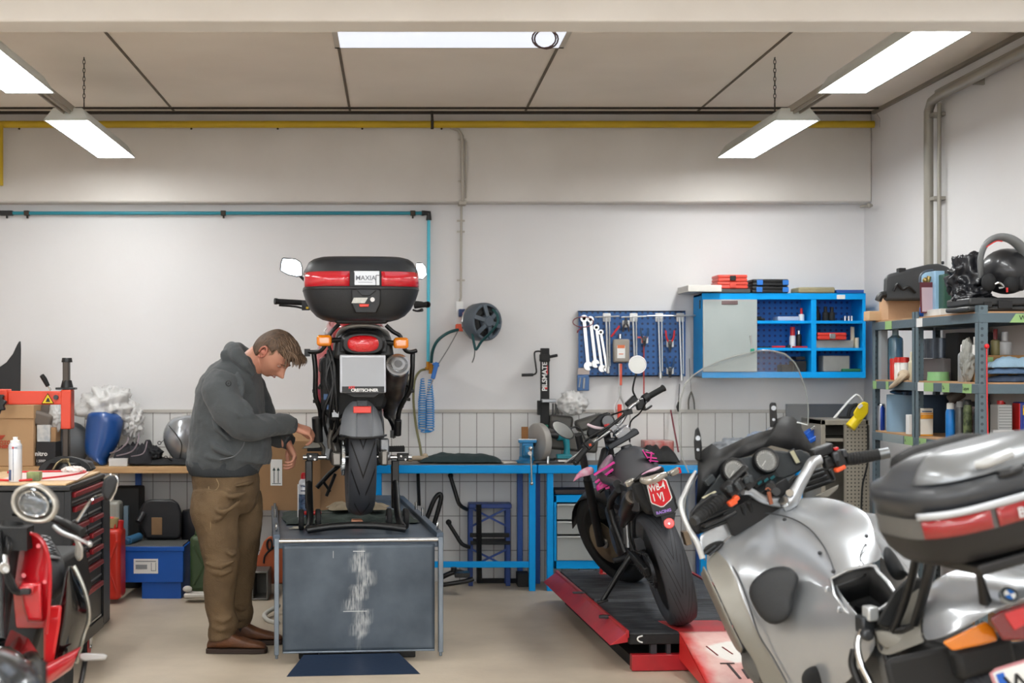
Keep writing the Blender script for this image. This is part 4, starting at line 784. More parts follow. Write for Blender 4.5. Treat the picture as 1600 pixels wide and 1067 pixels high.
part('cap',MB().lathe([(.024,.183),(.024,.195),(.012,.198),(.011,.212),(0,.213)],(x,6.75,zt+.007),n=20),WHT,t,bevel=.001)
part('label_band',MB().lathe([(.0313,.155),(.0315,.155),(.0315,.172),(.0313,.172)],(x,6.75,zt+.007),n=24),mat('band_grey','#c9cbd2',.4),t)
part('red_mark',MB().box((x-.003,6.7185,zt+.169),(.009,.001,.009),(0,pi/4,0)),RED,t);part('label_text',MB().box((x+.008,6.7195,zt+.169),(.02,.0012,.003)).box((x-.002,6.7175,zt+.09),(.0015,.002,.15)).box((x-.016,6.722,zt+.04),(.016,.001,.05)),mat('text_navy','#3b4a6e',.5),t)
cprop('green_taped_box','small box with green tape on the tool trolley','box',MB().bb((P(43,0,6.8).x,6.78,zt+.007),(P(63,0,6.8).x,6.84,zt+.05)),mat('taped_box','#97a86e',.6,var=.8,vs=12,col2='#2d2b2a'),bevel=.002)
cprop('paper_sheet','pale pink papers lying on the tool trolley','papers',MB().box((xf-.2,7.05,zt+.009),(.36,.5,.003),(0,0,.1)),mat('paper_pink','#e3c9c4',.6))
cprop('red_strap','red wire strap lying in a loop on the tool trolley','strap',MB().tube([(xf-.45,6.8,zt+.014),(xf-.3,6.74,zt+.014),(xf-.22,6.76,zt+.014),(xf-.1,7.0,zt+.014),(xf-.06,7.3,zt+.014),(xf-.2,7.32,zt+.014),(xf-.45,7.25,zt+.014)],.0055,8,4),mat('strap_red','#c9252b',.4))
crumple('clear_wrapper','crumpled clear wrapper on the far edge of the tool trolley',(xf-.13,7.33,zt+.02),(.06,.05,.02),31,mat('clear_wrapper_pink','#ddd2cc',.4),'wrapper')
# ---------------- red scooter ----------------
SR=mat('scooter_red','#b8131f',.28,coat=.7);SRB=mat('scooter_bright_red','#cf1f24',.35,coat=.4)
t=thing('red_scooter','red and black scooter with its front panel removed, at the left edge','scooter',(-1.45,5.6,0))
def hexring(c,s,d,sh=(1,1)):
 pts=[(-.5,.02),(-.42,.32),(-.15,.45),(.12,.42),(.38,.2),(.5,-.08),(.38,-.36),(.18,-.46),(-.2,-.42),(-.42,-.22)]
 return[c+Vector((x*s*sh[0],d,z*s*sh[1]))for x,z in pts]
hc=P(54,786,4.85)
part('headlight_shell',MB().loft([hexring(hc+Vector((-.015,.12,.0)),.11,0),hexring(hc,.165,.06,(1,.92)),hexring(hc,.172,.01,(1,.92))]),mat('shell_grey','#77736c',.35,.3),t,sub=2,smooth=180)
hl=part('headlight_rim',MB().loft([hexring(hc,.172,.012,(1,.92)),hexring(hc,.168,-.014,(1,.92)),hexring(hc,.142,-.016,(1,.92)),hexring(hc,.136,.004,(1,.92))],caps=False),mat('rim_silver','#b5b1a8',.3,.5),t,sub=1,smooth=180)
sub_('headlight_reflector',MB().loft([hexring(hc,.14,.0,(1,.92)),hexring(hc,.12,.03,(1,.92)),hexring(hc,.05,.06,(1,.92))]),mat('reflector','#6a7178',.12,1,bump=1,bs=22),hl,sub=1,smooth=180)
sub_('headlight_glass',MB().loft([hexring(hc,.139,-.004,(1,.92)),hexring(hc,.10,-.016,(1,.92)),hexring(hc,.02,-.019,(1,.92))]),mat('headlight_glass','#ffffff',.05,trans=1),hl,sub=1,smooth=180)
part('steering_column',MB().tube([P(20,815,5.05),P(6,900,5.0),P(-10,1010,4.85)],.04,12,3).box(P(12,840,5.0),(.16,.1,.08)),BLKM,t)
part('handlebar',MB().tube([P(20,800,5.05),P(70,806,5.05),P(96,815,5.02),P(112,822,5.0)],.014,10,3),BLKP,t)
part('grip',MB().tube([P(99,816,5.02),P(129,832,4.98)],[.016,.017],12),RUB,t)
part('brake_lever',MB().tube([P(84,822,4.98),P(98,833,4.95),P(122,842,4.92),P(139,850,4.9)],[.008,.009,.007,.006],8,4).ell(P(140,850,4.9),.0105),mat('lever_silver','#b9bbbc',.3,.8),t)
mr=part('mirror',MB().loft([[P(x,y,5.2+d)for x,y in((158,766),(163,748),(172,742),(181,744),(184,752),(180,768),(172,782),(163,783))]for d in(.05,.0)]),BLK,t,bevel=.012,seg=3)
sub_('mirror_rim',MB().tube([P(x,y,5.265)for x,y in((163,748),(172,742),(181,744),(184,752),(180,768),(172,782))],.0035,8,3),CHR,mr);sub_('mirror_stem',MB().tube([P(163,772,5.22),P(152,776,5.2),P(142,782,5.12),P(120,815,5.04)],.0055,8,3),CHR,mr)
def slab(pts,Y0,Y1,bulge=0):return MB().loft([[P(x,y,Y0)for x,y in pts],[P(x,y,Y1)for x,y in pts]])
rows=[]
for k in range(13):
 v=k/12;y=832+v*150;xr=72+6*sin(min(1,v*3)*pi/2)-3*v-(14*max(0,1-v*7)**2)
 r=[]
 for j in range(11):
  u=j/10;x=(13+v*12)+(xr-13-v*12)*u
  r.append(P(x,y,5.0+.1*(1-u)**1.5+.03*sin(v*9)*(1-u)))
 rows.append(r)
part('leg_shield',MB().grid(rows),SR,t,solid=.006,sub=1,smooth=180)
part('shield_edge',MB().tube([P(14,832,5.02),P(48,834,4.99),P(66,846,4.98),P(76,872,4.98),P(78,905,4.98),P(76,950,4.98),P(72,990,5.0)],.007,8,4),SR,t)
gb=part('glove_box',MB().loft([[P(x,y,Y)for x,y in pts]for Y,pts in((5.02,[(30,908),(66,908),(67,972),(42,972),(36,950)]),(4.93,[(33,911),(64,911),(65,968),(44,969),(38,948)]))]),SR,t,bevel=.008,seg=3)
sub_('switch_box',MB().loft([[P(x,y,Y)for x,y in pts]for Y,pts in((4.93,[(28,914),(56,914),(52,930),(30,930)]),(4.88,[(31,916),(53,916),(50,928),(32,928)]))]),SR,gb,bevel=.006)
part('connector',MB().box(P(40,924,4.87),(.035,.03,.02)),BLK,t,bevel=.003)
part('shield_screw',MB().cyl(P(60,853,5.0),P(60,853,4.975),.008,n=10).cyl(P(37,899,5.03),P(37,899,5.0),.008,n=10).cyl(P(70,909,4.98),P(70,909,4.96),.007,n=10),RED,t)
wm=MB()
for k in range(9):
 o_=[random.uniform(-4,4)for _ in range(8)]
 wm.tube([P(2+k*1.6+o_[0],828,4.98),P(14+o_[1],850+o_[2],4.94),P(8+o_[3],880,4.95),P(12+o_[4]*1.5,905+o_[5],4.93),P(26+o_[6],926,4.9),P(38,924,4.88)],.0045+.0015*(k%3),6,4)
part('wiring',wm,BLK,t)
part('lock_cylinder',MB().cyl(P(4,880,4.95),P(6,888,4.86),.02,n=14).cyl(P(7,868,4.9),P(9,884,4.88),.011).cyl(P(2,892,4.9),P(10,890,4.86),.012),STEEL,t,bevel=.002)
part('fork_tube',MB().cyl(P(-6,830,4.95),P(-2,1000,4.75),.022),BLKP,t)
part('mudguard',MB().loft([[P(x,y,Y)for x,y in pts]for Y,pts in((4.95,[(-60,1000),(-20,985),(20,982),(45,995),(62,1020),(70,1060),(60,1090)]),(4.7,[(-60,1030),(-20,1012),(15,1012),(35,1025),(48,1045),(52,1075),(50,1100)]))]),GLB,t,bevel=.02,seg=3)
w_=part('wheel',MB().lathe([(.15,-.05),(.22,-.06),(.25,-.04),(.265,0),(.25,.04),(.22,.06),(.15,.05)],(-1.42,4.75,.265),(1,0,.15),40),RUB,t)
w_=part('wheel',MB().lathe([(.15,-.05),(.22,-.06),(.25,-.04),(.265,0),(.25,.04),(.22,.06),(.15,.05)],(-1.5,6.1,.265),(1,0,.15),40),RUB,t)
part('front_panel_lower',slab([(68,948),(97,945),(94,975),(88,1010),(84,1035),(68,1040)],5.12,5.2),SRB,t,bevel=.01)
rows=[]
for k in range(9):
 u=k/8;q0=P(66+58*u,1046-30*u,4.98+.25*u);q1=P(64+50*u,1075-34*u,4.95+.25*u)
 rows.append([q0+Vector((0,.05,.008)),q0,q0.lerp(q1,.5)+Vector((0,-.015,0)),q1,q1+Vector((-.02,.05,-.02))])
part('floor_board',MB().grid(rows),SR,t,solid=.01,sub=1,smooth=180)
SE=mat('seat_black','#2a2c2f',.5,bump=.15,bs=200)
rings=[]
for i in range(9):
 u=i/8;Yy=5.25+.62*u;cx0=P(54-14*u,0,Yy).x;zt_=.795-.015*sin(u*pi)+.02*u;wd=.115+.02*sin(u*pi);hh=.18
 rings.append([Vector((cx0+wd*cx1,Yy,zt_+hh*cz1))for cx1,cz1 in((-.95,-1),(-1,-.5),(-.97,-.2),(-.8,-.04),(-.4,0),(0,.01),(.4,0),(.8,-.04),(.97,-.2),(1,-.5),(.95,-1))])
st=part('seat',MB().loft(rings),SE,t,sub=1,smooth=180)
qm=MB()
rows=[]
for i in range(13):
 u=i/12;rows.append([Vector((P(54-12*u,0,5.27+.5*u).x+(v-.5)*2*.095,5.27+.5*u,.80-.015*sin(u*pi)+.02*u-.012*abs(v-.5)*2))for v in[j/10 for j in range(11)]])
def quilt():
 m=mat('quilted_grey','#6e7174',.45,bump=.1,bs=200);return m
sub_('quilted_panel',MB().grid(rows),quilt(),st,solid=.008,smooth=180)
qs=MB();zq=.807
for k in range(-6,12):
 for s_ in(1,-1):
  pts=[]
  for j in range(9):
   v=j/8;y_=5.27+.07*k+(.28*v if s_>0 else .28*(1-v))
   if 5.27<=y_<=5.77:u=(y_-5.27)/.5;pts.append((P(54-12*u,0,y_).x+(v-.5)*.19,y_,zq-.015*sin(u*pi)+.02*u-.012*abs(v-.5)*2))
  if len(pts)>1:qs.tube(pts,.0018,5)
sub_('quilt_stitching',qs,BLK,st)
rows=[]
for k in range(13):
 v=k/12;y=884+v*152
 xr=104+34*sin(min(1,(v+.12)*1.25)*pi*.62)-20*max(0,v-.55)*2;xl_=106-26*v**.8
 xr=max(xr,xl_+3)
 rows.append([P(xl_+(xr-xl_)*u_,y,5.22+.1*u_**1.3-.03*sin(u_*pi))for u_ in[j/8 for j in range(9)]])
sp_=part('side_panel',MB().grid(rows),GLB,t,solid=.008,sub=1,smooth=180)
sub_('silver_edge',MB().tube([r[-1]+Vector((.004,.0,0))for r in rows],.0075,8,2),mat('edge_silver','#a8a69d',.25,.8),sp_)
sub_('reflective_mark',MB().beam(P(97,934,5.22),P(107,932,5.22),.012,.004),STEEL,sp_)
part('silver_rail',MB().loft([[P(x,y,Y)for x,y in((112,838),(122,840),(130,855),(130,872),(122,878),(116,868),(118,850))]for Y in(5.5,5.56)]),mat('rim_silver','#b5b1a8'),t,bevel=.008)
part('rear_body',MB().loft([[Vector((-1.5+w1,Yy,z1))for w1,z1 in((-.16,.35),(-.2,.55),(-.17,.72),(.15,.72),(.18,.55),(.12,.35))]for Yy in(5.35,5.7,6.2)]),BLK,t,bevel=.02)
part('foot_peg',MB().loft([[P(x,y,5.2+d)for x,y in((123,1021),(135,1020),(162,1021),(168,1024),(165,1031),(132,1033),(124,1030))]for d in(0,.05)]),mat('peg_aluminium','#c3c5c8',.3,.8),t,bevel=.005)
part('side_stand',MB().tube([P(133,1032,5.25),P(128,1060,5.2),P(115,1110,5.15),P(112,1150,5.1)],.01,8),BLK,t)
part('floor_tunnel',MB().bb((-1.62,5.0,.2),(-1.3,5.6,.3)),BLKM,t,bevel=.02)
t=thing('dark_motorcycle_wheel','out of focus dark glossy mudguard in the bottom left corner','mudguard',(-1.0,3.3,0))
c=P(-25,1085,3.3)
part('fender',MB().ell(c,(.135,.2,.1),(0,.3,0)),mat('dark_gloss_blue','#0d1a24',.2,coat=1),t,smooth=180)
part('tyre',MB().lathe([(.2,-.06),(.28,-.065),(.31,-.03),(.315,0),(.31,.03),(.28,.065),(.2,.06)],(c.x,3.35,.315),(1,.1,0),40),RUB,t,smooth=180)
part('fork',MB().cyl((c.x-.12,3.4,.315),(c.x-.1,3.6,.9),.022).cyl((c.x+.1,3.4,.315),(c.x+.05,3.6,.75),.022).cyl((c.x-.12,3.37,.315),(c.x+.1,3.37,.315),.012),BLKP,t)
class Fr:
 """ray / local plane intersection for a thing that stands turned or leaning"""
 def __init__(s,loc,yaw=0,lean=0):
  s.M=Matrix.Translation(loc)@Matrix.Rotation(R(yaw),4,'Z')@Matrix.Rotation(-R(lean),4,'Y');s.I=s.M.inverted()
 def L(s,px,py,**k):
  o=s.I@Vector((0,0,1.5));q=s.I@P(px,py,5.0);d=q-o
  ax={'x':0,'y':1,'z':2}[list(k)[0]];v=list(k.values())[0];t=(v-o[ax])/d[ax];return o+d*t
# ---------------- grey lift table ----------------
F=Fr((-.186,7.2,0),5.3);L=F.L
t=thing('lift_table','grey steel motorcycle lift table with hanging ramp plate','lift table',mat=F.M,world=False)
LT=mat('lift_grey_blue','#4a5664',.42,.35,bump=.1,bs=60,var=.6,vs=5,col2='#67727e')
def scraped():
 m=bpy.data.materials.new('ramp_plate_scraped');m.use_nodes=True;nt=m.node_tree;b=nt.nodes['Principled BSDF'];b.inputs['Roughness'].default_value=.5;b.inputs['Metallic'].default_value=.25
 tc=nt.nodes.new('ShaderNodeTexCoord');nz=nt.nodes.new('ShaderNodeTexNoise');nz.inputs['Scale'].default_value=4;nz.inputs['Detail'].default_value=6;nt.links.new(tc.outputs['Object'],nz.inputs[0])
 cr=nt.nodes.new('ShaderNodeValToRGB');cr.color_ramp.elements[0].position=.35;cr.color_ramp.elements[0].color=(*C3('#3c4651'),1);cr.color_ramp.elements[1].position=.7;cr.color_ramp.elements[1].color=(*C3('#57626d'),1);nt.links.new(nz.outputs[0],cr.inputs[0])
 mp=nt.nodes.new('ShaderNodeMapping');mp.inputs['Scale'].default_value=(40,1,6);nt.links.new(tc.outputs['Object'],mp.inputs[0])
 n2=nt.nodes.new('ShaderNodeTexNoise');n2.inputs['Scale'].default_value=3;n2.inputs['Detail'].default_value=6;nt.links.new(mp.outputs[0],n2.inputs[0])
 mr=nt.nodes.new('ShaderNodeMapRange');mr.inputs[1].default_value=.35;mr.inputs[2].default_value=.6;nt.links.new(n2.outputs[0],mr.inputs[0])
 at=nt.nodes.new('ShaderNodeAttribute');at.attribute_name='scrape'
 mu=nt.nodes.new('ShaderNodeMath');mu.operation='MULTIPLY';nt.links.new(mr.outputs[0],mu.inputs[0]);nt.links.new(at.outputs['Fac'],mu.inputs[1])
 mx=nt.nodes.new('ShaderNodeMix');mx.data_type='RGBA';nt.links.new(mu.outputs[0],mx.inputs[0]);nt.links.new(cr.outputs[0],mx.inputs[6]);mx.inputs[7].default_value=(*C3('#b4b7b8'),1)
 nt.links.new(mx.outputs[2],b.inputs['Base Color']);return m
hw=.415;zd=.625
part('deck',MB().bb((-hw,0,zd-.045),(hw,2.1,zd)),LT,t,bevel=.004)
for sx in(-1,1):
 r=part('side_rail',MB().bb((sx*hw-.018,.0,zd-.03),(sx*hw+.018,2.08,zd+.028)),LT,t,bevel=.004)
 part('rail_pin',MB().cyl((sx*hw,.8,zd+.02),(sx*hw,.8,zd+.075),.008,n=10).cyl((sx*hw,1.15,zd+.02),(sx*hw,1.15,zd+.075),.008,n=10).tube([(sx*hw-sx*.0,.12+.015*cos(a),zd+.05+.018*sin(a))for a in[k*pi/6 for k in range(12)]],.005,6,closed=True),STEEL,t)
part('end_bar',MB().bb((-hw,2.06,zd-.03),(hw,2.1,zd+.03)),LT,t,bevel=.004)
nx,nz_=40,30;rows=[];x0,x1=-.385,.385;z0,z1=.062,.598
for i in range(nx+1):rows.append([Vector((x0+(x1-x0)*i/nx,-.012,z0+(z1-z0)*j/nz_))for j in range(nz_+1)])
rp=part('ramp_plate',MB().grid(rows),scraped(),t,solid=.006)
ca=rp.data.attributes.new('scrape','FLOAT','POINT')
for i,v in enumerate(rp.data.vertices):
 x,z=v.co.x,v.co.z;u=(z1-z)/(z1-z0)
 cx0=(.01,.005,.035,.0,-.03,.02,.005,.0)[min(7,int(u*8))];wd=.05 if .08<u<.85 else .02
 f=max(0,1-abs(x-cx0)/wd)**.7*(1 if .06<u<.9 else .3)
 ca.data[i].value=f
part('hinge',MB().cyl((-hw,-.012,zd-.005),(hw,-.012,zd-.005),.011),STEEL,t)
part('plate_edge',MB().bb((-hw-.012,-.035,.05),(-hw+.012,-.002,zd+.01)).bb((hw-.012,-.035,.05),(hw+.012,-.002,zd+.01)).bb((-.385,-.022,.055),(.385,-.008,.065)).cyl((-hw,-.02,.05),(-hw,-.02,.03),.008).cyl((hw,-.02,.05),(hw,-.02,.03),.008),mat('worn_edge','#7d8894',.35,.6,var=.6),t,bevel=.003)
part('plate_marks',MB().box((.0,-.0165,.565),(.06,.002,.004)).box((-.02,-.0165,.262),(.12,.002,.003)).box((-.13,-.0165,.55),(.002,.002,.035)),mat('scratch_white','#c8cacb',.5),t)
part('scissor',MB().beam((-.2,.3,.1),(-.2,1.7,.56),.04,.05).beam((-.2,1.7,.1),(-.2,.3,.56),.04,.05).beam((.2,.3,.1),(.2,1.7,.56),.04,.05).beam((.2,1.7,.1),(.2,.3,.56),.04,.05).cyl((-.22,1,.33),(.22,1,.33),.025),BLKP,t)
part('base_frame',MB().bb((-.3,.1,.0),(.3,1.9,.07)),BLKP,t,bevel=.005)
part('cylinder',MB().cyl((0,.4,.12),(0,1.2,.45),.04),DALU,t)
NB=mat('foot_plate_navy','#1c2c44',.35,.2,bump=.05)
part('foot_plate',MB().add([(-.37,-.3,.002),(.28,-.3,.002),(.2,-.04,.052),(-.28,-.04,.052),(-.37,-.3,-.0),(.28,-.3,-.0),(.2,-.03,.0),(-.28,-.03,.0)],[(0,1,2,3),(7,6,5,4),(0,4,5,1),(1,5,6,2),(2,6,7,3),(3,7,4,0)]),NB,t,bevel=.003)
part('foot_bracket',MB().bb((-.2,.02,.0),(.2,.12,.05)),BLKP,t)
# ---------------- paddock stand ----------------
BKF=Fr(P(562.5,805,7.72),4.5);BL=BKF.L
zt2=zd
t2=thing('rear_wheel_stand','black tubular rear paddock stand holding the bike on the lift table','paddock stand',mat=F.M,world=False)
q=MB();yq_=.2
A=L(486,832,y=yq_);B=L(627,832,y=yq_);zA_=zt2+.03
q.tube([(A.x,.62,zt2+.32),(A.x,.5,zt2+.2),(A.x-.0,.36,zt2+.07),(A.x-.012,.22,zA_)],.019,12,4).tube([(B.x,.62,zt2+.32),(B.x,.5,zt2+.2),(B.x,.36,zt2+.07),(B.x+.012,.22,zA_)],.019,12,4)
q.tube([(A.x-.02,.19,zA_-.004),(A.x+.1,.19,zA_+.012),((A.x+B.x)/2,.19,zA_+.018),(B.x-.1,.19,zA_+.012),(B.x+.02,.19,zA_-.004)],.019,12,5)
part('frame',q,BLKP,t2)
ua=L(488,716,y=.55);ub=L(629,716,y=.55)
part('upright',MB().bb((A.x-.02,.53,zt2+.1),(A.x+.02,.57,ua.z-.01)),BLKP,t2,bevel=.006);part('upright',MB().bb((B.x-.02,.53,zt2+.1),(B.x+.02,.57,ub.z-.01)),BLKP,t2,bevel=.006)
for s_,q0 in((1,ua),(-1,ub)):
 part('cradle',MB().box((q0.x,.55,q0.z+.005),(.06,.05,.035)).box((q0.x,.53,q0.z+.024),(.065,.02,.012)),BLKP,t2,bevel=.004)
 part('support_pin',MB().cyl((q0.x-s_*.05,.55,q0.z+.006),(q0.x+s_*.075,.55,q0.z+.006),.013),STEEL,t2)
 part('bolts',MB().cyl((q0.x-.012,.51,q0.z+.014),(q0.x-.012,.522,q0.z+.014),.006,n=8).cyl((q0.x+.012,.51,q0.z-.004),(q0.x+.012,.522,q0.z-.004),.006,n=8),STEEL,t2)
for x in(A.x-.045,A.x+.045,B.x-.045,B.x+.045):
 w_=part('wheel',MB().lathe([(0,-.014),(.05,-.014),(.056,-.008),(.056,.008),(.05,.014),(0,.014)],(x,.42,zt2+.0565),(1,0,0),28),RUB,t2)
 sub_('hub',MB().cyl((x-.016,.42,zt2+.0565),(x+.016,.42,zt2+.0565),.014),ALU,w_)
# ---------------- things on the lift table ----------------
def onlt(name,label,cat,loc):return thing(name,label,cat,mat=F.M@Matrix.Translation(loc),world=False)
def lcloth(name,label,c,w,d,m,seed,h=.03,cat='cloth',rz=0):
 b=MB();rows=[]
 for i in range(31):
  r=[]
  for j in range(17):
   u,v=i/30,j/16;e=min(1,min(u,1-u,v,1-v)*7);ed=noise.noise(Vector((u*3,v*3,seed)))*.05*(1-e)
   r.append(Vector(((u-.5)*w+ed,(v-.5)*d+ed,.004+h*e*(.25+.9*abs(noise.noise(Vector((u*7,v*5,seed))))+.3*abs(noise.noise(Vector((u*17,v*11,seed))))))))
  rows.append(r)
 b.grid(rows);o=part(name,b,m,None,solid=.004,sub=1,org=(0,0,0));o.matrix_world=F.M@Matrix.Translation(c)@Matrix.Rotation(rz,4,'Z');return tag(o,label,cat)
lcloth('green_shop_cloth','dark green grey cloth spread on the lift table under the wheel',(-.0,.95,zd+.004),.74,.62,mat('shop_cloth','#39453f',.9,bump=.5,bs=50,var=.7,vs=9,col2='#1f2926'),4,.045)
lcloth('tan_rag','small tan rag on the green cloth behind the wheel',(.06,1.02,zd+.05),.34,.2,mat('rag_tan','#a3947c',.9,bump=.4,var=.6),9,.05)
lcloth('white_paper','thin scrap of paper on the lift table in front of the cloth',(-.2,.5,zd+.001),.24,.1,mat('scrap_paper','#b9b3a2',.8),2,.004,'paper')
c=F.M.inverted()@P(558,812,7.72)
o=part('wood_wedge',MB().box((0,0,.02),(.07,.09,.04),taper=.8),mat('wedge_wood','#b77f62',.7),None,bevel=.004,org=(0,0,0));o.matrix_world=F.M@Matrix.Translation((c.x,c.y,zd+.004));tag(o,'small wooden wedge under the raised rear tyre','wedge')
t=onlt('red_screwdriver','red handled screwdriver lying on the green cloth','screwdriver',(-.2,.75,zd+.045))
part('handle',MB().tube([(-.06,0,.012),(-.0,0,.012),(.04,0,.012)],[.011,.012,.009],12),RED,t);part('shaft',MB().cyl((.04,0,.012),(.1,.01,.012),.004,n=8),STEEL,t)
sc=L(475,815,z=zd);t=onlt('blue_spray_can','blue and white spray can with red cap and straw on the lift table','spray can',(sc.x,sc.y,zd+.001))
part('can',MB().lathe([(0,0),(.028,0),(.03,.004),(.03,.215),(.027,.228),(.018,.24)],n=28),mat('can_white','#dfe1e6'),t)
part('cap',MB().lathe([(.018,.238),(.018,.262),(.012,.275),(0,.275)],n=18),mat('nozzle_red','#d1222a'),t)
part('blue_label',MB().lathe([(.0303,.03),(.0306,.03),(.0306,.155),(.0303,.155)],n=28),mat('label_blue_print','#1d3557',.35,var=.9,vs=40,col2='#6d8db0'),t)
part('label_text',MB().text('W     T',.02,(-.022,-.0315,.195),(1,0,0),(0,0,1),.0005,bold=.0006).box((.001,-.0305,.20),(.008,.002,.008),(0,pi/4,0)).box((0,-.0295,.175),(.04,.003,.006)).box((-.002,-.0315,.135),(.035,.001,.012)).box((.0,-.0315,.105),(.03,.001,.006)),mat('text_navy','#3b4a6e'),t,smooth=0)
part('straw',MB().cyl((-.033,-.005,-.0),(-.033,-.005,.21),.004,n=8),WHT,t)
t=onlt('open_cardboard_box','open brown cardboard box with arrow label at the far end of the lift table','box',(-.2,1.72,zd))
CB_=mat('cardboard_brown','#a07c58',.85,bump=.12,bs=40,var=.2);a=L(404,778,y=1.5);b=L(505,785,y=1.46)
ps=[Vector((a.x,1.5,0)),Vector((b.x-.02,1.42,0)),Vector((b.x+.17,1.72,0)),Vector((a.x+.16,1.84,0))]
ps=[p+Vector((.2,-1.72,0))for p in ps];hB=L(404,695,y=1.5).z-zd
q=MB();th=.006
for i in range(4):
 p0,p1=ps[i],ps[(i+1)%4];q.beam(p0+Vector((0,0,hB/2)),p1+Vector((0,0,hB/2)),th,hB)
q.poly([p+Vector((0,0,.004))for p in ps])
part('carton',q,CB_,t)
def flap(p0,p1,out,m=CB_):part('flap',MB().loft([[p0+Vector((0,0,hB)),p1+Vector((0,0,hB)),p1+out+Vector((0,0,hB)),p0+out+Vector((0,0,hB))],[p+Vector((0,0,.005))for p in(p0+Vector((0,0,hB)),p1+Vector((0,0,hB)),p1+out+Vector((0,0,hB)),p0+out+Vector((0,0,hB)))]]),m,t)
flap(ps[2],ps[3],Vector((0,.1,.06)));flap(ps[3],ps[0],Vector((-.05,.02,.1)))
d=(ps[1]-ps[0]).normalized();nrm=Vector((d.y,-d.x,0));lo=ps[0]+d*.075+nrm*.005
lb=part('arrow_label',MB().loft([[lo+Vector((0,0,hB*.38)),lo+d*.072+Vector((0,0,hB*.38)),lo+d*.072+Vector((0,0,hB*.78)),lo+Vector((0,0,hB*.78))],[v+nrm*.001 for v in(lo+Vector((0,0,hB*.38)),lo+d*.072+Vector((0,0,hB*.38)),lo+d*.072+Vector((0,0,hB*.78)),lo+Vector((0,0,hB*.78)))]]),WHT,t)
q=MB()
for k in(.022,.048):
 q.prism([(-.0025,0),(.0025,0),(.0025,.075),(.01,.075),(0,.095),(-.01,.075),(-.0025,.075)],lo+d*k+nrm*.0015+Vector((0,0,hB*.42)),d,(0,0,1),-.0008)
q.prism([(-.025,0),(.028,0),(.028,.004),(-.025,.004)],lo+d*.036+nrm*.0015+Vector((0,0,hB*.405)),d,(0,0,1),-.0008)
sub_('arrows',q,mat('arrow_green_black','#24403d',.6),lb,smooth=0)
# ---------------- the bike on the table ----------------
t=thing('touring_motorcycle','red motorcycle seen from behind on the lift table, with a black top case','motorcycle',mat=BKF.M,world=False)
def wheel(t,c,Rr,w,rimr,m,rim=ALU,spokes=3,disc=0,ax=(1,0,0),treadm=None):
 a=w/2;prof=[(rimr,-a*.62),(rimr+.02,-a*.8),(Rr-.045,-a*.98),(Rr-.02,-a*.84),(Rr-.006,-a*.45),(Rr,0),(Rr-.006,a*.45),(Rr-.02,a*.84),(Rr-.045,a*.98),(rimr+.02,a*.8),(rimr,a*.62)]
 ty=part('tyre',MB().lathe([(r,h)for r,h in prof],c,(1,0,0),64),m,t,org=c,smooth=60)
 rm=MB().lathe([(rimr+.008,-a*.66),(rimr+.008,-a*.55),(rimr-.02,-a*.4),(rimr-.02,a*.4),(rimr+.008,a*.55),(rimr+.008,a*.66),(rimr-.006,a*.66),(rimr-.034,a*.4),(rimr-.034,-a*.4),(rimr-.006,-a*.66),(rimr+.008,-a*.66)],c,(1,0,0),48)
 rm.cyl(Vector(c)-Vector((a*.5,0,0)),Vector(c)+Vector((a*.5,0,0)),.045,n=24)
 for k in range(spokes):
  an=k*2*pi/spokes+.4;e=Vector((0,cos(an),sin(an)));rm.beam(Vector(c)+e*.03,Vector(c)+e*(rimr-.02),.035 if spokes<8 else .008,.03 if spokes<8 else .008,(1,0,0))
 part('rim',rm,rim,t,bevel=.002)
 if disc:
  part('brake_disc',MB().lathe([(disc*.62,-.003),(disc,-.003),(disc,.003),(disc*.62,.003),(disc*.62,-.003)],Vector(c)+Vector((a*.8,0,0)),(1,0,0),40),STEEL,t)
 return ty
TR1=tread('tyre_tread_deep',13,9,.15,.066)
wheel(t,(0,0,.318),.318,.150,.215,TR1,mat('rim_grey','#8f9194',.4,.7),3,.11)
wheel(t,(0,1.48,.315),.315,.11,.225,TR1,mat('rim_grey','#8f9194'),3,.14)
part('axle',MB().cyl((-.15,0,.318),(.15,0,.318),.012),STEEL,t)
SWA=mat('swingarm_alu','#8e8b86',.38,.8,var=.3)
sq=MB().beam((-.118,-.03,.318),(-.118,.55,.38),.035,.06).beam((.118,-.03,.318),(.118,.55,.38),.035,.06)
part('swingarm',sq,SWA,t,bevel=.008)
a1=BL(518,722,y=.0);part('axle_carrier',MB().box((-.128,-.03,.31),(.05,.09,.075)).box((.128,-.03,.315),(.04,.07,.085)),SWA,t,bevel=.01)
part('sprocket',MB().lathe([(.06,-.004),(.088,-.004),(.09,.004),(.06,.004),(.06,-.004)],(-.093,0,.318),(1,0,0),44),DALU,t)
ch=MB();n=60
for k in range(n):
 u=k/n*2
 if u<1:p0=Vector((-.093,-.005+.0,0));a_=pi/2+u*pi;p=Vector((-.093,.092*cos(a_),.318+.092*sin(a_)))
 else:p=Vector((-.093,.6*(u-1),.41+.02*(u-1)))if k%2 else Vector((-.093,.6*(u-1),.226+.12*(u-1)))
 ch.box(p,(.018,.016,.01),(pi/2-(pi/2+u*pi)+pi/2 if u<1 else 0,0,0))
ch.tube([(-.093,.6,.40),(-.093,0,.41),(-.093,-.065,.383),(-.093,-.092,.318),(-.093,-.065,.253),(-.093,0,.226),(-.093,.6,.34)],.003,6,3);part('chain',ch,STEEL,t,bevel=.002)
part('chain_guard',MB().tube([(-.095,.25,.45),(-.095,.05,.44),(-.1,-.05,.42)],.02,8,3,flat=.5),BLK,t)
HUG=mat('mudguard_grey','#73767b',.45,bump=.08)
rows=[]
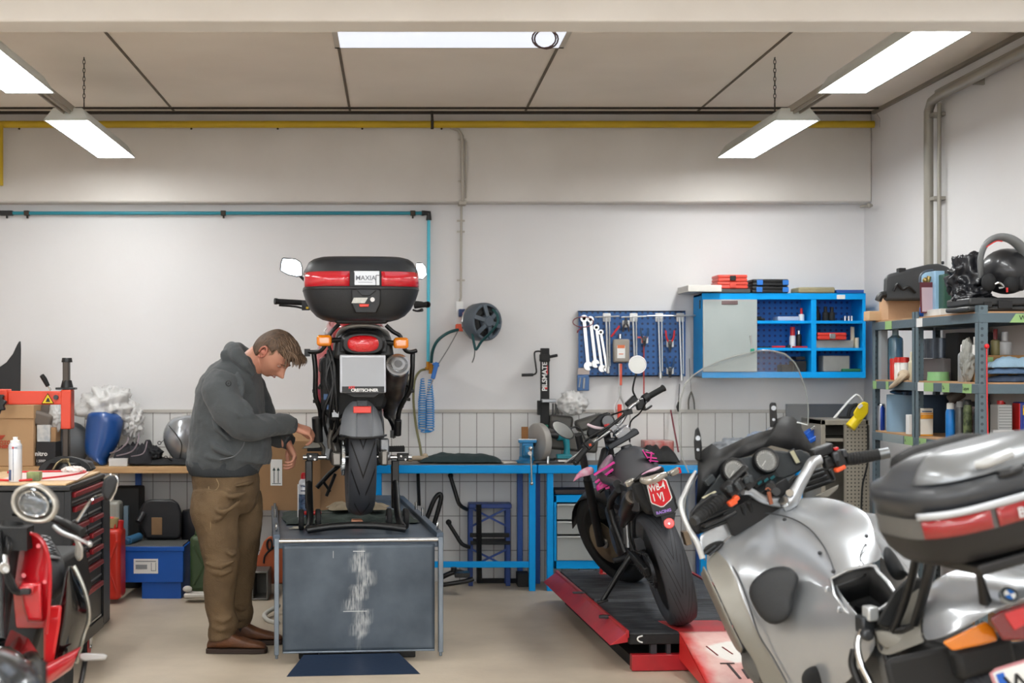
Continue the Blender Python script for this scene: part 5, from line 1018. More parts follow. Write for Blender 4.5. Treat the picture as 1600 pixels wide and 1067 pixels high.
for k in range(11):
 v=k/10;pl=(553,546,541,538,536,535,534,533,532,531,531)[k];pr=(577,585,590,593,595,597,599,600,601,602,603)[k];y=627+5.7*k
 l0=BL(pl,y,y=-.22-.15*v);r0=BL(pr,y,y=-.22-.15*v)
 rows.append([Vector((l0.x+(r0.x-l0.x)*u,l0.y+.12*(abs(u-.5)*2)**2.2,l0.z))for u in[j/10 for j in range(11)]])
hg=part('mudguard',MB().grid(rows),HUG,t,solid=.006,sub=1,smooth=180)
part('mudguard_rib',MB().tube([BL(557+.0*k,645+7.6*k,y=-.265-.02*k)for k in range(6)],.004,6).tube([BL(583,636+7.8*k,y=-.25-.02*k)for k in range(7)],.004,6),HUG,t)
part('mudguard_lip',MB().tube([BL(x,y,y=Y)for x,y,Y in((532,680,-.25),(540,682,-.34),(555,684,-.375),(578,684,-.375),(596,682,-.34),(603,680,-.25))],.006,8,4),BLK,t)
part('mudguard_arm',MB().tube([BL(536,650,y=-.08),BL(524,664,y=-.05),BL(515,682,y=-.02),BL(516,700,y=0)],.014,10,4).tube([BL(534,664,y=-.1),BL(527,676,y=-.05),BL(517,690,y=-.0)],.008,8,3),SWA,t)
part('red_reflector',MB().box(BL(566,640,y=-.29),(.094,.012,.036)),mat('reflector_red','#e83a2c',.35,coat=.6),t,bevel=.004)
part('bracket_plate',MB().box(BL(566,630,y=-.27),(.055,.012,.035)),DALU,t,bevel=.003)
pc=BL(567,584,y=-.43);s_=1/FPX*7.3
pf=part('plate_frame',MB().box(pc,(72*s_,.014,60*s_),(R(-8),0,0)),mat('plate_frame_grey','#b9bcc2',.35,.3),t,bevel=.008,seg=3)
rx=Matrix.Rotation(R(-8),3,'X')
sub_('plate_panel',MB().box(pc+rx@Vector((0,-.008,.008)),(66*s_,.004,47*s_),(R(-8),0,0)),mat('blank_plate','#a6a9ae',.5),pf,bevel=.002)
sub_('dealer_strip',MB().box(pc+rx@Vector((0,-.0085,-.082)),(66*s_,.004,9.5*s_),(R(-8),0,0)),BLK,pf)
U=Vector((1,0,0));V=rx@Vector((0,0,1))
sub_('dealer_name',MB().text('CREITSCHNER',.0215,pc+rx@Vector((-.062,-.0112,-.093)),U,V,.0004,bold=.0007),WHT,pf,smooth=0)
sub_('dealer_prefix',MB().text('KFZ',.018,pc+rx@Vector((-.074,-.0112,-.078)),U,V,.0004,bold=.0007),mat('prefix_red','#e02a2a',.4),pf,smooth=0)
part('plate_holder',MB().loft([[BL(x,y,y=Y)for x,y in((532,556),(602,556),(601,612),(585,622),(552,622),(534,612))]for Y in(-.405,-.37)]),BLK,t,bevel=.006)
def ellring(px,py,w,h,y,n=28,pw=2.6):
 c=BL(px,py,y=y);r=[]
 for k in range(n):
  a=2*pi*k/n;ca,sa=cos(a),sin(a);r.append(c+Vector((w/2*abs(ca)**(2/pw)*(1 if ca>0 else-1),0,h/2*abs(sa)**(2/pw)*(1 if sa>0 else-1))))
 return r
part('tail_housing',MB().loft([ellring(567.5,537,.245,.15,-.2),ellring(567.5,537,.235,.135,-.36),ellring(567.5,537,.205,.108,-.41)]),BLK,t,bevel=.004)
rl=mat('tail_lens_red','#d8121b',.15,coat=1,bump=.8,bs=90)
part('tail_light',MB().loft([ellring(567.5,537,.165,.088,-.405),ellring(567.5,537,.16,.084,-.435),ellring(567.5,537,.13,.065,-.45),ellring(567.5,537,.05,.02,-.455)]),rl,t,smooth=180)
for px,lab in((506.5,-1),(626.5,1)):
 ic=BL(px,532 if lab<0 else 536,y=-.36);ind=part('indicator',MB().box(ic,(.078,.05,.058)),AMB,t,bevel=.016,seg=4)
 sub_('indicator_stem',MB().tube([ic+Vector((-lab*.03,.01,0)),ic+Vector((-lab*.09,.03,.005))],.014,10),BLK,ind)
 sub_('indicator_back',MB().box(ic+Vector((0,.03,0)),(.07,.02,.05)),BLK,ind,bevel=.006)
part('tail_cover',MB().loft([[BL(x,y,y=Y)+Vector((0,0,0))for x,y in((520,560),(524,530),(545,512),(590,512),(612,530),(616,560))]for Y in(-.34,-.1,.15)]),BLK,t,bevel=.02)
GRB=mat('grab_rail_silver','#aaa8a4',.35,.6)
part('grab_rail',MB().tube([BL(x,y,y=Y)for x,y,Y in((527,536,-.1),(531,521,-.22),(543,512,-.3),(567,508,-.34),(590,512,-.3),(603,521,-.22),(608,536,-.1))],.017,12,5,flat=.8),GRB,t)
RK=BLKP
part('case_plate',MB().loft([[BL(x,y,y=Y)for x,y in((521,500),(525,492),(534,489),(600,489),(608,492),(608,500),(604,506),(526,506))]for Y in(-.48,-.2)]),BLK,t,bevel=.01)
part('case_plate_bolts',MB().cyl(BL(530,499,y=-.49),BL(530,499,y=-.47),.012,n=12).cyl(BL(600,499,y=-.49),BL(600,499,y=-.47),.012,n=12).cyl(BL(543,499,y=-.49),BL(543,499,y=-.47),.007,n=10).cyl(BL(588,499,y=-.49),BL(588,499,y=-.47),.007,n=10),DALU,t)
def pipe(pts,r=.0115,name='pannier_rack',m=RK,k=4):return part(name,MB().tube([BL(x,y,y=Y)for x,y,Y in pts],r,10,k),m,t)
pipe(((530,506,-.2),(516,521,-.2),(508,540,-.2),(498,549,-.18),(482,550,-.15)))
pipe(((603,508,-.2),(614,518,-.2),(626,526,-.2),(632,545,-.2),(640,550,-.18),(650,548,-.15)))
pipe(((490,550,-.15),(493,580,-.15),(493,618,-.12),(500,640,-.08),(501,665,-.02),(498,690,.02)),.0135)
pipe(((645,549,-.15),(644,580,-.15),(641,608,-.12),(630,628,-.08),(623,645,-.04),(622,672,0)),.0135)
pipe(((499,606,-.12),(503,600,-.05),(520,590,.1)),.009);pipe(((640,606,-.12),(632,600,-.05),(620,590,.1)),.009)
part('rack_bolts',MB().cyl(BL(488,611,y=-.13),BL(492,611,y=-.13),.009,n=8).cyl(BL(489,627,y=-.13),BL(493,627,y=-.13),.009,n=8).cyl(BL(642,611,y=-.13),BL(647,611,y=-.13),.009,n=8).cyl(BL(636,624,y=-.13),BL(641,624,y=-.13),.009,n=8).box(BL(480,551,y=-.14),(.03,.04,.04)),BLK,t)
part('rack_tube_end',MB().cyl(BL(495,652,y=-.05),BL(497,690,y=-.02),.028,n=18).cyl(BL(622,656,y=-.05),BL(621,680,y=-.02),.02,n=14),BLK,t,bevel=.003)
EX=mat('exhaust_steel','#8d8a86',.3,.9,var=.5,col2='#5d4a3c');ec=BL(622,570,y=-.36);e1=BL(606,655,y=.25)
ds=(e1-ec).normalized()
part('silencer',MB().lathe([(.0,.0),(.058,.0),(.062,.015),(.062,.4),(.045,.47),(.03,.62)],ec,ds,32),mat('silencer_can','#7d7671',.35,.85,var=.8,vs=8,col2='#463227'),t)
part('silencer_end',MB().lathe([(.052,-.004),(.063,-.004),(.064,.012),(.052,.012),(.052,-.004)],ec,ds,32).lathe([(.022,-.012),(.036,-.012),(.038,.006),(.022,.006),(.022,-.012)],ec,ds,28),STEEL,t)
part('silencer_plate',MB().lathe([(0,-.002),(.053,-.002),(.053,.004),(0,.004)],ec,ds,28),mat('end_plate_beige','#b3aaa0',.35,.8),t)
part('silencer_bore',MB().lathe([(0,-.006),(.023,-.006),(.023,.0),(0,.0)],ec,ds,20),BLKM,t)
part('exhaust_bracket',MB().tube([BL(640,585,y=-.1),BL(634,610,y=-.05),BL(628,636,y=0)],.01,8,3),STEEL,t)
BRD=mat('bike_red','#a11421',.25,coat=.8)
rows=[]
for k in range(13):
 v=k/12;y=505+v*150
 xl_=(533,514,502,496,493,491,490,491,492,494,497,501,505)[k]
 l0=BL(xl_,y,y=.62);rows.append([Vector((l0.x+(.06+.0*v)*u**.8+.12*u*(1-v*.3),.62-.35*u+.25*(u-.3)**2,l0.z))for u in[j/8 for j in range(9)]])
part('left_fairing',MB().grid(rows),BRD,t,solid=.01,sub=1,smooth=180)
rows2=[[Vector((-v.x+.0,v.y,v.z))for v in r]for r in rows]
part('right_fairing',MB().grid([[Vector((min(v.x,.17),v.y,v.z))for v in r]for r in rows2]),BRD,t,solid=.01,sub=1,smooth=180)
tk=MB();rg=[]
for y_,hw_,zc,hh in((.25,.08,1.0,.06),(.35,.15,1.0,.1),(.5,.175,1.02,.12),(.7,.17,1.03,.12),(.85,.1,1.02,.08)):
 rg.append([Vector((hw_*cos(a),y_,zc+hh*sin(a)))for a in[k*pi/10 for k in range(20)]])
part('tank',tk.loft(rg),BRD,t,sub=1,smooth=180)
part('tank_lettering',MB().tube([BL(511,512,y=.3),BL(507,517,y=.3),BL(509,521,y=.3),BL(515,522,y=.3)],.01,8,3,flat=.4),WHT,t)
part('seat',MB().loft([[Vector((w_*hw_,y_,zc+.05*h_))for w_,h_ in((-1,-1),(-1,0),(-.7,.9),(0,1.1),(.7,.9),(1,0),(1,-1))]for y_,hw_,zc in((-.38,.12,.93),(-.1,.15,.93),(.15,.14,.9),(.4,.11,.92))]),SE if 'SE' in globals()else BLK,t,bevel=.01)
part('under_tail',MB().loft([[BL(x,y,y=Y)for x,y in((500,560),(532,552),(604,552),(612,600),(600,640),(560,640),(520,660),(501,640))]for Y in(-.12,.25,.6)]),BLKM,t,bevel=.02)
part('engine',MB().box((0,.62,.45),(.3,.5,.42)).cyl((-.17,.62,.42),(.17,.62,.42),.12).box((0,.75,.75),(.18,.3,.25)),DALU,t,bevel=.03)
part('blue_label',MB().box(BL(513,620,y=-.13),(.05,.003,.03)).box(BL(518,636,y=-.13),(.06,.003,.024)),mat('dark_blue_print','#27507f',.4),t)
part('silver_tag',MB().box(BL(524,646,y=-.13),(.035,.004,.038)),ALU,t)
part('side_panel_pink',MB().loft([[BL(x,y,y=Y)for x,y in((499,561),(508,554),(509,566),(500,582),(497,578))]for Y in(-.02,.02)]),mat('dull_red_grey','#8c6064',.4),t,bevel=.004)
hm=MB();rr=random.Random(3)
for k in range(9):hm.tube([BL(515+rr.uniform(-8,14),540+rr.uniform(-10,20),y=-.14),BL(510+rr.uniform(-8,16),590+rr.uniform(-10,10),y=-.15),BL(515+rr.uniform(-10,14),640+rr.uniform(-12,12),y=-.12),BL(520+rr.uniform(-8,10),690,y=.05)],rr.choice((.004,.006,.009)),6,4)
part('cables',hm,BLK,t)
part('frame_tubes',MB().tube([BL(504,655,y=.05),BL(509,630,y=0),BL(515,600,y=-.02)],.012,8).tube([BL(524,560,y=-.1),BL(516,590,y=0),BL(508,660,y=.2)],.01,8,3).tube([BL(600,560,y=-.1),BL(613,600,y=0),BL(616,660,y=.2)],.012,8,3),GRB,t)
part('pivot_plate',MB().loft([[BL(x,y,y=Y)for x,y in((500,655),(520,640),(530,668),(520,690),(515,720),(503,715),(500,690))]for Y in(.25,.3)]),ALU,t,bevel=.008)
for sx,(xa,xb,y_)in((-1,(480,504,701)),(1,(604,632,702))):
 pg=MB();p0=BL(xa,y_,y=.15);p1=BL(xb,y_-1,y=.15);pg.box((p0+p1)/2,((p1-p0).length,.05,.03))
 for k in range(8):pg.box(p0.lerp(p1,(k+.5)/8)+Vector((0,0,.014)),(.006,.05,.008))
 part('foot_peg',pg,RUB,t,bevel=.003)
part('peg_hanger',MB().loft([[BL(x,y,y=Y)for x,y in((471,701),(496,682),(503,680),(505,690),(500,700))]for Y in(.12,.14)]).tube([BL(495,684,y=.1),BL(506,700,y=.12),BL(505,716,y=.12)],.01,8),mat('hanger_grey','#77746c',.4,.6),t,bevel=.003)
part('right_hanger',MB().tube([BL(600,640,y=.1),BL(614,668,y=.05),BL(612,680,y=.0)],.008,8,3).tube([BL(606,650,y=.1),BL(618,672,y=.0),BL(614,684,y=0)],.008,8,3).box(BL(614,678,y=0),(.03,.02,.04)),BLK,t)
part('caliper',MB().box((.135,.06,.36),(.05,.09,.11)).cyl((.115,-.0,.318),(.165,-.0,.318),.022),ALU,t,bevel=.008)
part('side_stand',MB().tube([BL(536,722,y=.5),BL(515,740,y=.5),BL(495,762,y=.5)],.014,8).tube([BL(524,740,y=.45),BL(510,775,y=.45)],.01,8).tube([BL(505,752,y=.45),BL(516,768,y=.45)],.008,8),BLKP,t)
part('fork',MB().cyl((-.1,1.48,.315),(-.1,1.15,1.0),.026).cyl((.1,1.48,.315),(.1,1.15,1.0),.026),STEEL,t)
part('front_fairing',MB().loft([[Vector((w_*hw_,y_,zc+h_*.14))for w_,h_ in((-1,-.6),(-.8,.4),(-.3,1),(.3,1),(.8,.4),(1,-.6),(.5,-1.2),(-.5,-1.2))]for y_,hw_,zc in((1.0,.17,1.05),(1.25,.18,1.05),(1.45,.08,.98))]),BRD,t,bevel=.02,sub=1)
hbY=1.0
part('handlebar',MB().tube([BL(476,473,y=.98),BL(500,474,y=1.02),BL(530,488,y=1.08),BL(600,488,y=1.08),BL(640,474,y=1.02),BL(660,474,y=.98)],.012,10,4),BLKP,t)
for xa,xb in((431,472),(667,648)):
 y_=471 if xa<600 else 476
 g=part('grip',MB().tube([BL(xa,y_,y=.94),BL(xa+(3 if xa<600 else-3),y_,y=.94),BL(xb,y_+2,y=.97)],[.02,.017,.017],14),RUB,t)
 sub_('bar_end',MB().cyl(BL(xa-2 if xa<600 else xa+1,y_-.3,y=.935),BL(xa+2,y_-.2,y=.94),.0195,n=14),BLK,g)
part('switch_gear',MB().box(BL(478,477,y=.97),(.05,.06,.06)).tube([BL(436,477,y=1.0),BL(462,479,y=1.03),BL(478,483,y=1.0)],.007,8,3).tube([BL(660,484,y=.95),BL(652,486,y=.98),BL(645,484,y=1.0)],[.012,.007,.007],8,3),BLK,t,bevel=.005)
part('yellow_tag',MB().box(BL(480,481,y=.93),(.015,.01,.012)),YEL,t)
MIR=mat('mirror_glass','#dfe6e8',.03,1)
for pts,st in(([(441,402),(462,404),(470,409),(473,418),(473,432),(464,433),(450,430),(437,423),(438,411)],((468,430),(474,436),(490,450))),([(650,410),(660,410),(665,416),(667,430),(661,437),(650,436)],((655,434),(648,440),(640,455)))):
 sh=part('mirror',MB().loft([[BL(x,y,y=Y)for x,y in pts]for Y in(.90,.95)]),BLK,t,bevel=.01,seg=3)
 cx0=sum(p[0]for p in pts)/len(pts);cy0=sum(p[1]for p in pts)/len(pts)
 g=[(cx0+(x-cx0)*.9,cy0+(y-cy0)*.88)for x,y in pts]
 sub_('mirror_glass',MB().loft([[BL(x,y,y=Y)for x,y in g]for Y in(.897,.903)]),MIR,sh)
 sub_('mirror_stem',MB().tube([BL(x,y,y=.97)for x,y in st],.009,8,3),BLK,sh)
def se(a,hw_,hd,cy,z,pw=3.6):
 ca,sa=cos(a),sin(a);return Vector((cx_c+hw_*abs(ca)**(2/pw)*(1 if ca>0 else-1),cy+hd*abs(sa)**(2/pw)*(1 if sa>0 else-1),z))
pc0=BL(567,450,y=-.6);cx_c=pc0.x;zc_=lambda py:BL(567,py,y=-.6).z;hwp=lambda l,r:(r-l)/2*(7.12+.0)/FPX
N=48;tcy=-.37;hd=.235
def ring(py,l,r,dd):return[se(2*pi*k/N,hwp(l,r),hd-dd,tcy,zc_(py))for k in range(N)]
low=[(500,520,618,.07),(497,508,630,.05),(492,498,639,.035),(482,488,648,.02),(468,480,655,.006),(458,476,658,.0),(451,474,659.5,-.004)]
part_case=thing('top_case','black top case with red reflector band and silver badge on the bike rack','top case',mat=BKF.M,world=False)
TCM=mat('case_black','#1c1f23',.45,bump=.12,bs=260)
part('lower_shell',MB().loft([ring(*r)for r in low]),TCM,part_case,smooth=50)
part('seam_lip',MB().loft([ring(452,473.5,660,-.008),ring(447,474,659.5,-.008)]),BLK,part_case,bevel=.003)
part('band_core',MB().loft([ring(448,475.5,658,.002),ring(422,477,656,.004)]),BLK,part_case)
up=[(424,475.5,659,-.003),(420,476,658,.0),(414,480,655,.004),(407,484,652,.012),(402,492,646,.03),(399,503,636,.06),(398,520,618,.11)]
part('lid',MB().loft([ring(*r)for r in up]),TCM,part_case,smooth=50)
LENS=mat('reflector_band_red','#cf2230',.2,coat=1,bump=.35,bs=14)
def band(px0,px1,name,m,off=.004,y0=447,y1=424,nn=16):
 hwb=hwp(474.5,659.5)+off*.5
 def ang(px):
  q=(px-567)*7.12/FPX/hwb;q=max(-1,min(1,q));return 2*pi-math.acos((abs(q)**(3.6/2))*(1 if q>0 else-1))
 rows=[]
 for i in range(nn+1):
  a=ang(px0)+(ang(px1)-ang(px0))*i/nn;rows.append([se(a,hwb,hd+off,tcy,zc_(y0)),se(a,hwb,hd+off+.003,tcy,zc_((y0+y1)/2)),se(a,hwb-.004,hd+off-.003,tcy,zc_(y1))])
 return part(name,MB().grid(rows),m,part_case,solid=.004,smooth=180)
band(476,546,'red_reflector',LENS);band(596,658,'red_reflector',LENS)
part('white_badge',MB().box(BL(573,434.5,y=-.612),(.128,.004,.072)),mat('badge_silver','#c9cbcd',.3,.2),part_case,bevel=.002)
part('badge_clip',MB().box(BL(550.5,436,y=-.613),(.022,.006,.07)).box(BL(587.5,438,y=-.6155),(.003,.004,.05)).box(BL(591,430,y=-.6155),(.02,.004,.003)),BLK,part_case)
part('badge_lettering',MB().text('MAXIA',.033,BL(555.5,437.5,y=-.6155),(1,0,0),(0,0,1),.0004,bold=.0003).box(BL(571,441,y=-.6155),(.07,.001,.002)),mat('badge_grey','#5d6168',.4),part_case,smooth=0)
part('centre_panel',MB().loft([[BL(x,y,y=Y)for x,y in((549,451),(595,451),(595,475),(588,490),(555,490),(549,475))]for Y in(-.618,-.58)]),BLK,part_case,bevel=.008)
part('latch',MB().loft([[BL(x,y,y=Y)for x,y in((556,452),(590,452),(578,462),(566,462))]for Y in(-.627,-.61)]),TCM,part_case,bevel=.003)
part('sticker',MB().loft([[BL(x,y,y=Y)for x,y in((553,465),(575,465),(570,473.5),(549,473.5))]for Y in(-.621,-.615)]),mat('sticker_silver','#b4b2a9',.35,.3,var=.6,vs=50),part_case)
part('lock',MB().cyl(BL(582,468,y=-.628),BL(582,468,y=-.61),.0115,n=16),CHR,part_case)
part('red_button',MB().loft([[BL(x,y,y=Y)for x,y in((561,475),(577,475),(576,479.5),(562,479.5))]for Y in(-.63,-.61)]),mat('button_red','#e23a25',.35),part_case,bevel=.003)
# ---------------- red lift ramp with the small motorcycle ----------------
F=Fr((1.56,7.0,0),3.2);L=F.L
t=thing('low_lift','low red and black motorcycle lift with red loading ramp','motorcycle lift',mat=F.M,world=False)
RB=mat('black_mat_rubber','#26272a',.6,bump=.5,bs=60,var=.9,vs=7,col2='#55585c',stretch=(1,4,1))
LR=mat('lift_red','#b7202a',.4,coat=.2,var=.35,vs=9,col2='#7d1a20')
zd=.186;hw=.42
part('base',MB().bb((-hw+.04,.02,0),(hw-.04,2.0,.055)),BLKM,t)
part('front_bar',MB().bb((-hw+.02,.0,.004),(-.08,.05,.082)),LR,t,bevel=.003)
part('deck_frame',MB().bb((-hw+.01,.015,zd-.055),(hw-.01,2.1,zd-.006)),BLKM,t,bevel=.004)
part('inner_supports',MB().bb((-.3,.03,.05),(-.27,.06,.14)).bb((-.22,.03,.05),(-.2,.06,.14)),mat('support_dark','#33353a',.5),t)
part('deck_mat',MB().bb((-hw+.012,.012,zd-.006),(hw-.012,2.08,zd)),RB,t,bevel=.003)
part('rear_mat',MB().bb((-hw+.02,.95,zd),(hw-.02,2.06,zd+.014)),RB,t,bevel=.005)
part('mat_seam',MB().bb((-hw+.02,.94,zd),(hw-.02,.955,zd+.016)),mat('seam_grey','#5b5e62',.5),t)
ml=MB().add([(-.155,.014,zd+.001),(.19,.014,zd+.001),(.12,.33,zd+.001),(-.19,.33,zd+.001),(-.155,.014,zd+.004),(.19,.014,zd+.004),(.12,.33,zd+.004),(-.19,.33,zd+.004)],[(3,2,1,0),(4,5,6,7),(0,1,5,4),(1,2,6,5),(2,3,7,6),(3,0,4,7)])
part('red_centre_plate',ml,mat('plate_red','#bf3235',.5,var=.6,vs=6,col2='#8a5350'),t)
part('white_mark',MB().tube([(-hw+.075,.012,zd-.012),(-hw+.055,.012,zd-.018),(-hw+.05,.012,zd-.03),(-hw+.06,.012,zd-.04),(-hw+.075,.012,zd-.044)],.004,6,3),WHT,t)
for s_ in(-1,1):
 r=part('side_rail',MB().add([(s_*(hw+.0),-.0,zd-.04),(s_*(hw+.09),-.0,zd-.055),(s_*(hw+.09),2.05,zd-.055),(s_*hw,2.05,zd-.04),(s_*(hw-.0),-.0,zd+.012),(s_*(hw+.085),-.0,zd-.05),(s_*(hw+.085),2.05,zd-.05),(s_*(hw-.0),2.05,zd+.012)],[(3,2,1,0),(4,5,6,7),(0,1,5,4),(1,2,6,5),(2,3,7,6),(3,0,4,7)]),LR,t,bevel=.003)
 part('rail_lip',MB().bb((s_*hw-.012,-.0,zd-.02),(s_*hw+.006,2.06,zd+.018)),LR,t,bevel=.003)
 part('rail_hook',MB().box((s_*(hw+.03),.42,zd+.012),(.06,.02,.018)).box((s_*(hw+.03),1.15,zd+.02),(.07,.04,.008)),DALU,t,bevel=.004)
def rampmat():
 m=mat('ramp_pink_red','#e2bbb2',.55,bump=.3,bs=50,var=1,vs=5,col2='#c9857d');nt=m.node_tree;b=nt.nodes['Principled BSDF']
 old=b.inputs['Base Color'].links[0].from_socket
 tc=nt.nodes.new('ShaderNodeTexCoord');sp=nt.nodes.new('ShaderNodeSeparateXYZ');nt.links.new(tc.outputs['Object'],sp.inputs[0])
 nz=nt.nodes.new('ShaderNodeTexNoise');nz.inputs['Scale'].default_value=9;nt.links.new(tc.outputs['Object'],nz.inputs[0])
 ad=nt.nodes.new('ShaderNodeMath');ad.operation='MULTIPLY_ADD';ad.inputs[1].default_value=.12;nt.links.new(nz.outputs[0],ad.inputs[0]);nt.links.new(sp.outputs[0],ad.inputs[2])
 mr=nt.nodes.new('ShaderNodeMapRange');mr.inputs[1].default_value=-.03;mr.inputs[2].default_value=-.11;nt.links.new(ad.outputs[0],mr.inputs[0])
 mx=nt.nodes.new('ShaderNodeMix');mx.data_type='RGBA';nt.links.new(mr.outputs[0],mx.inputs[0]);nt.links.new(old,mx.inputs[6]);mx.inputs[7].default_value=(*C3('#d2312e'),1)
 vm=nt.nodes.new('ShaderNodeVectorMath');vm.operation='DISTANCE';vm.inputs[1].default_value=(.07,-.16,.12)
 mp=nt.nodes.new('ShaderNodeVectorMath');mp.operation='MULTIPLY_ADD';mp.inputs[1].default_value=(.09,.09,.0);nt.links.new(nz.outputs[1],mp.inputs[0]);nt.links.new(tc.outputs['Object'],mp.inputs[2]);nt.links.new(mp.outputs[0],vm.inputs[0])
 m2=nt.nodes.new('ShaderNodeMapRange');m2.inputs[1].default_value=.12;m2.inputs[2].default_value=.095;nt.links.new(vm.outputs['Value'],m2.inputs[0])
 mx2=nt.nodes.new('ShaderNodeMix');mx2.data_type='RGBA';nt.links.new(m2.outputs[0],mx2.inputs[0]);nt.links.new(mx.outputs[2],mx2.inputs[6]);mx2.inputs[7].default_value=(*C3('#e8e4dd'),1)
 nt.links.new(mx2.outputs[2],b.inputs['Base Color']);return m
rw0,rw1=-.165,.25;ry=-.62
rx0=L(1047,991,z=zd);rows=[[Vector((rw0+(rw1-rw0)*i/20,.01+(ry)*j/30,zd+.004-(zd-.005)*(j/30)**1.15))for i in range(21)]for j in range(31)]
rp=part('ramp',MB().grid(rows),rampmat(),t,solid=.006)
part('ramp_side',MB().add([(rw0,.0,zd-.0),(rw0,ry,.0),(rw0,-.0,.06),(rw0+.012,.0,zd),(rw0+.012,ry,.0),(rw0+.012,0,.06)],[(0,1,2),(3,5,4),(0,3,4,1),(0,2,5,3),(1,4,5,2)]),mat('ramp_edge_red','#cf2c2a',.4),t)
slots=MB()
def zr(y):u=(.01-y)/(-ry);return zd+.009-(zd-.005)*max(u,0)**1.15
def slot(p,q,w_=.008):
 p=Vector((*p,zr(p[1])));q=Vector((*q,zr(q[1])));slots.beam(p,q,w_,.003)
slot((-.075,-.16),(-.045,-.25),.006);slot((.0,-.17),(.03,-.24),.006)
part('ramp_slots',slots,mat('slot_dark_red','#7a1f1c',.6),t,smooth=0)
q=MB();
def stroke(*pts):
 for a,b in zip(pts,pts[1:]):
  n_=4
  for k in range(n_):
   u0,u1=k/n_,(k+1)/n_;y0=a[1]+(b[1]-a[1])*u0;y1=a[1]+(b[1]-a[1])*u1
   q.beam((a[0]+(b[0]-a[0])*u0,y0,zr(y0)),(a[0]+(b[0]-a[0])*u1,y1,zr(y1)),.012,.003)
stroke((-.055,-.325),(.012,-.325));stroke((-.02,-.33),(.0,-.46));stroke((.035,-.38),(.04,-.46));stroke((.045,-.355),(.075,-.355));stroke((.06,-.36),(.08,-.40),(.10,-.36));stroke((.09,-.355),(.12,-.355));stroke((.08,-.40),(.08,-.46));stroke((.15,-.33),(.135,-.36),(.16,-.38),(.15,-.42))
part('ramp_letters',q,mat('letter_dark','#2c1616',.6),t,smooth=0)
# ---------------- small motorcycle ----------------
F=Fr((1.452,7.21,.19),.6,15.4);L=F.L
def q3(x,y,Y):return L(x,y,y=Y)
t=thing('naked_motorcycle','small black and pink motorcycle leaning on its side stand on the red lift','motorcycle',mat=F.M,world=False)
TR2=tread('tyre_tread_sport',22,16,.13,.06)
DG=mat('anthracite_plastic','#3a3b3f',.5,bump=.1,bs=200)
wheel(t,(0,0,.305),.305,.150,.21,TR2,BLKP,6,0)
before=set(t.children)
cF=(-.03,1.40,.305)
wheel(t,cF,.300,.115,.21,mat('slick_rubber','#1b1c1d',.6,bump=.2,bs=90),BLKP,6,0)
part('brake_disc',MB().lathe([(.075,-.004),(.135,-.004),(.135,.004),(.075,.004),(.075,-.004)],Vector(cF)+Vector((-.065,0,0)),(1,0,0),40),mat('disc_gold','#9d8f79',.35,.8,var=.4),t)
part('wheel_hub',MB().cyl(Vector(cF)+Vector((-.08,0,0)),Vector(cF)+Vector((.08,0,0)),.035),ALU,t)
part('fork',MB().cyl(Vector(cF)+Vector((-.1,0,0)),Vector(cF)+Vector((-.1,-.18,.42)),.026).cyl(Vector(cF)+Vector((.1,0,0)),Vector(cF)+Vector((.1,-.18,.42)),.026),BLK,t)
part('fork_tube',MB().cyl(Vector(cF)+Vector((-.1,-.18,.42)),Vector(cF)+Vector((-.1,-.30,.70)),.022).cyl(Vector(cF)+Vector((.1,-.18,.42)),Vector(cF)+Vector((.1,-.30,.70)),.022),DALU,t)
part('front_mudguard',MB().loft([[Vector((cF[0]+x*.07,cF[1]-.02+.335*cos(a),.305+.325*sin(a)-abs(x)*.03))for x in(-1,-.6,0,.6,1)]for a in[R(25+k*12)for k in range(11)]],False,False),BLK,t,solid=.005,smooth=180)
piv=Vector((0,1.12,.9));ax_=Vector((0,-.4,1)).normalized();Rm_=Matrix.Translation(piv)@Matrix.Rotation(R(27),4,ax_)@Matrix.Translation(-piv)
for o in set(t.children)-before:
 o.matrix_local=Rm_@Matrix.Translation(o.location)
BARM=mat('bar_silver','#c4c6c9',.18,.9)
part('handlebar',MB().tube([q3(1012,619,1.12),q3(1003,624,1.12),q3(995,629,1.1),q3(983,638,1.08),q3(976,650,1.07),q3(968,662,1.06),q3(950,675,1.04),q3(932,687,1.02),q3(921,696,.99),q3(911,706,.96)],.0125,12,4),BARM,t)
part('crossbar',MB().tube([q3(934,682,1.0),q3(957,663,1.02),q3(983,642,1.04)],.009,10,3).box(q3(981,644,1.03),(.05,.03,.03)),BLK,t)
part('cables',MB().tube([q3(914,688,.97),q3(935,675,.98),q3(955,664,1.02),q3(972,658,1.1)],.006,8,4).tube([q3(1010,628,1.05),q3(1000,645,1.1),q3(985,660,1.15),q3(984,690,1.2)],.005,8,4).tube([q3(982,640,1.0),q3(965,645,1.1),q3(952,650,1.2)],.005,8,4),BLK,t)
g=part('left_grip',MB().tube([q3(899,722,.88),q3(901,719,.885),q3(915,702,.94)],[.021,.018,.018],14),RUB,t);sub_('bar_end',MB().cyl(q3(897.5,724,.875),q3(901,720,.885),.0165,n=14),DALU,g)
g=part('right_grip',MB().tube([q3(1037,606,1.16),q3(1034,608,1.155),q3(1011,621,1.13)],[.022,.018,.018],14),RUB,t);sub_('grip_flange',MB().tube([q3(1013,619,1.13),q3(1009,621,1.125)],.025,14),BLK,g)
part('clutch_lever',MB().tube([q3(916,697,.99),q3(906,706,1.0),q3(893,716,.98),q3(883,723,.95)],[.01,.007,.006,.007],10,4),mat('lever_silver','#b9bbbc'),t)
part('brake_lever',MB().tube([q3(1000,636,1.14),q3(1008,640,1.19),q3(1018,634,1.23)],[.009,.007,.006],10,4),BLK,t)
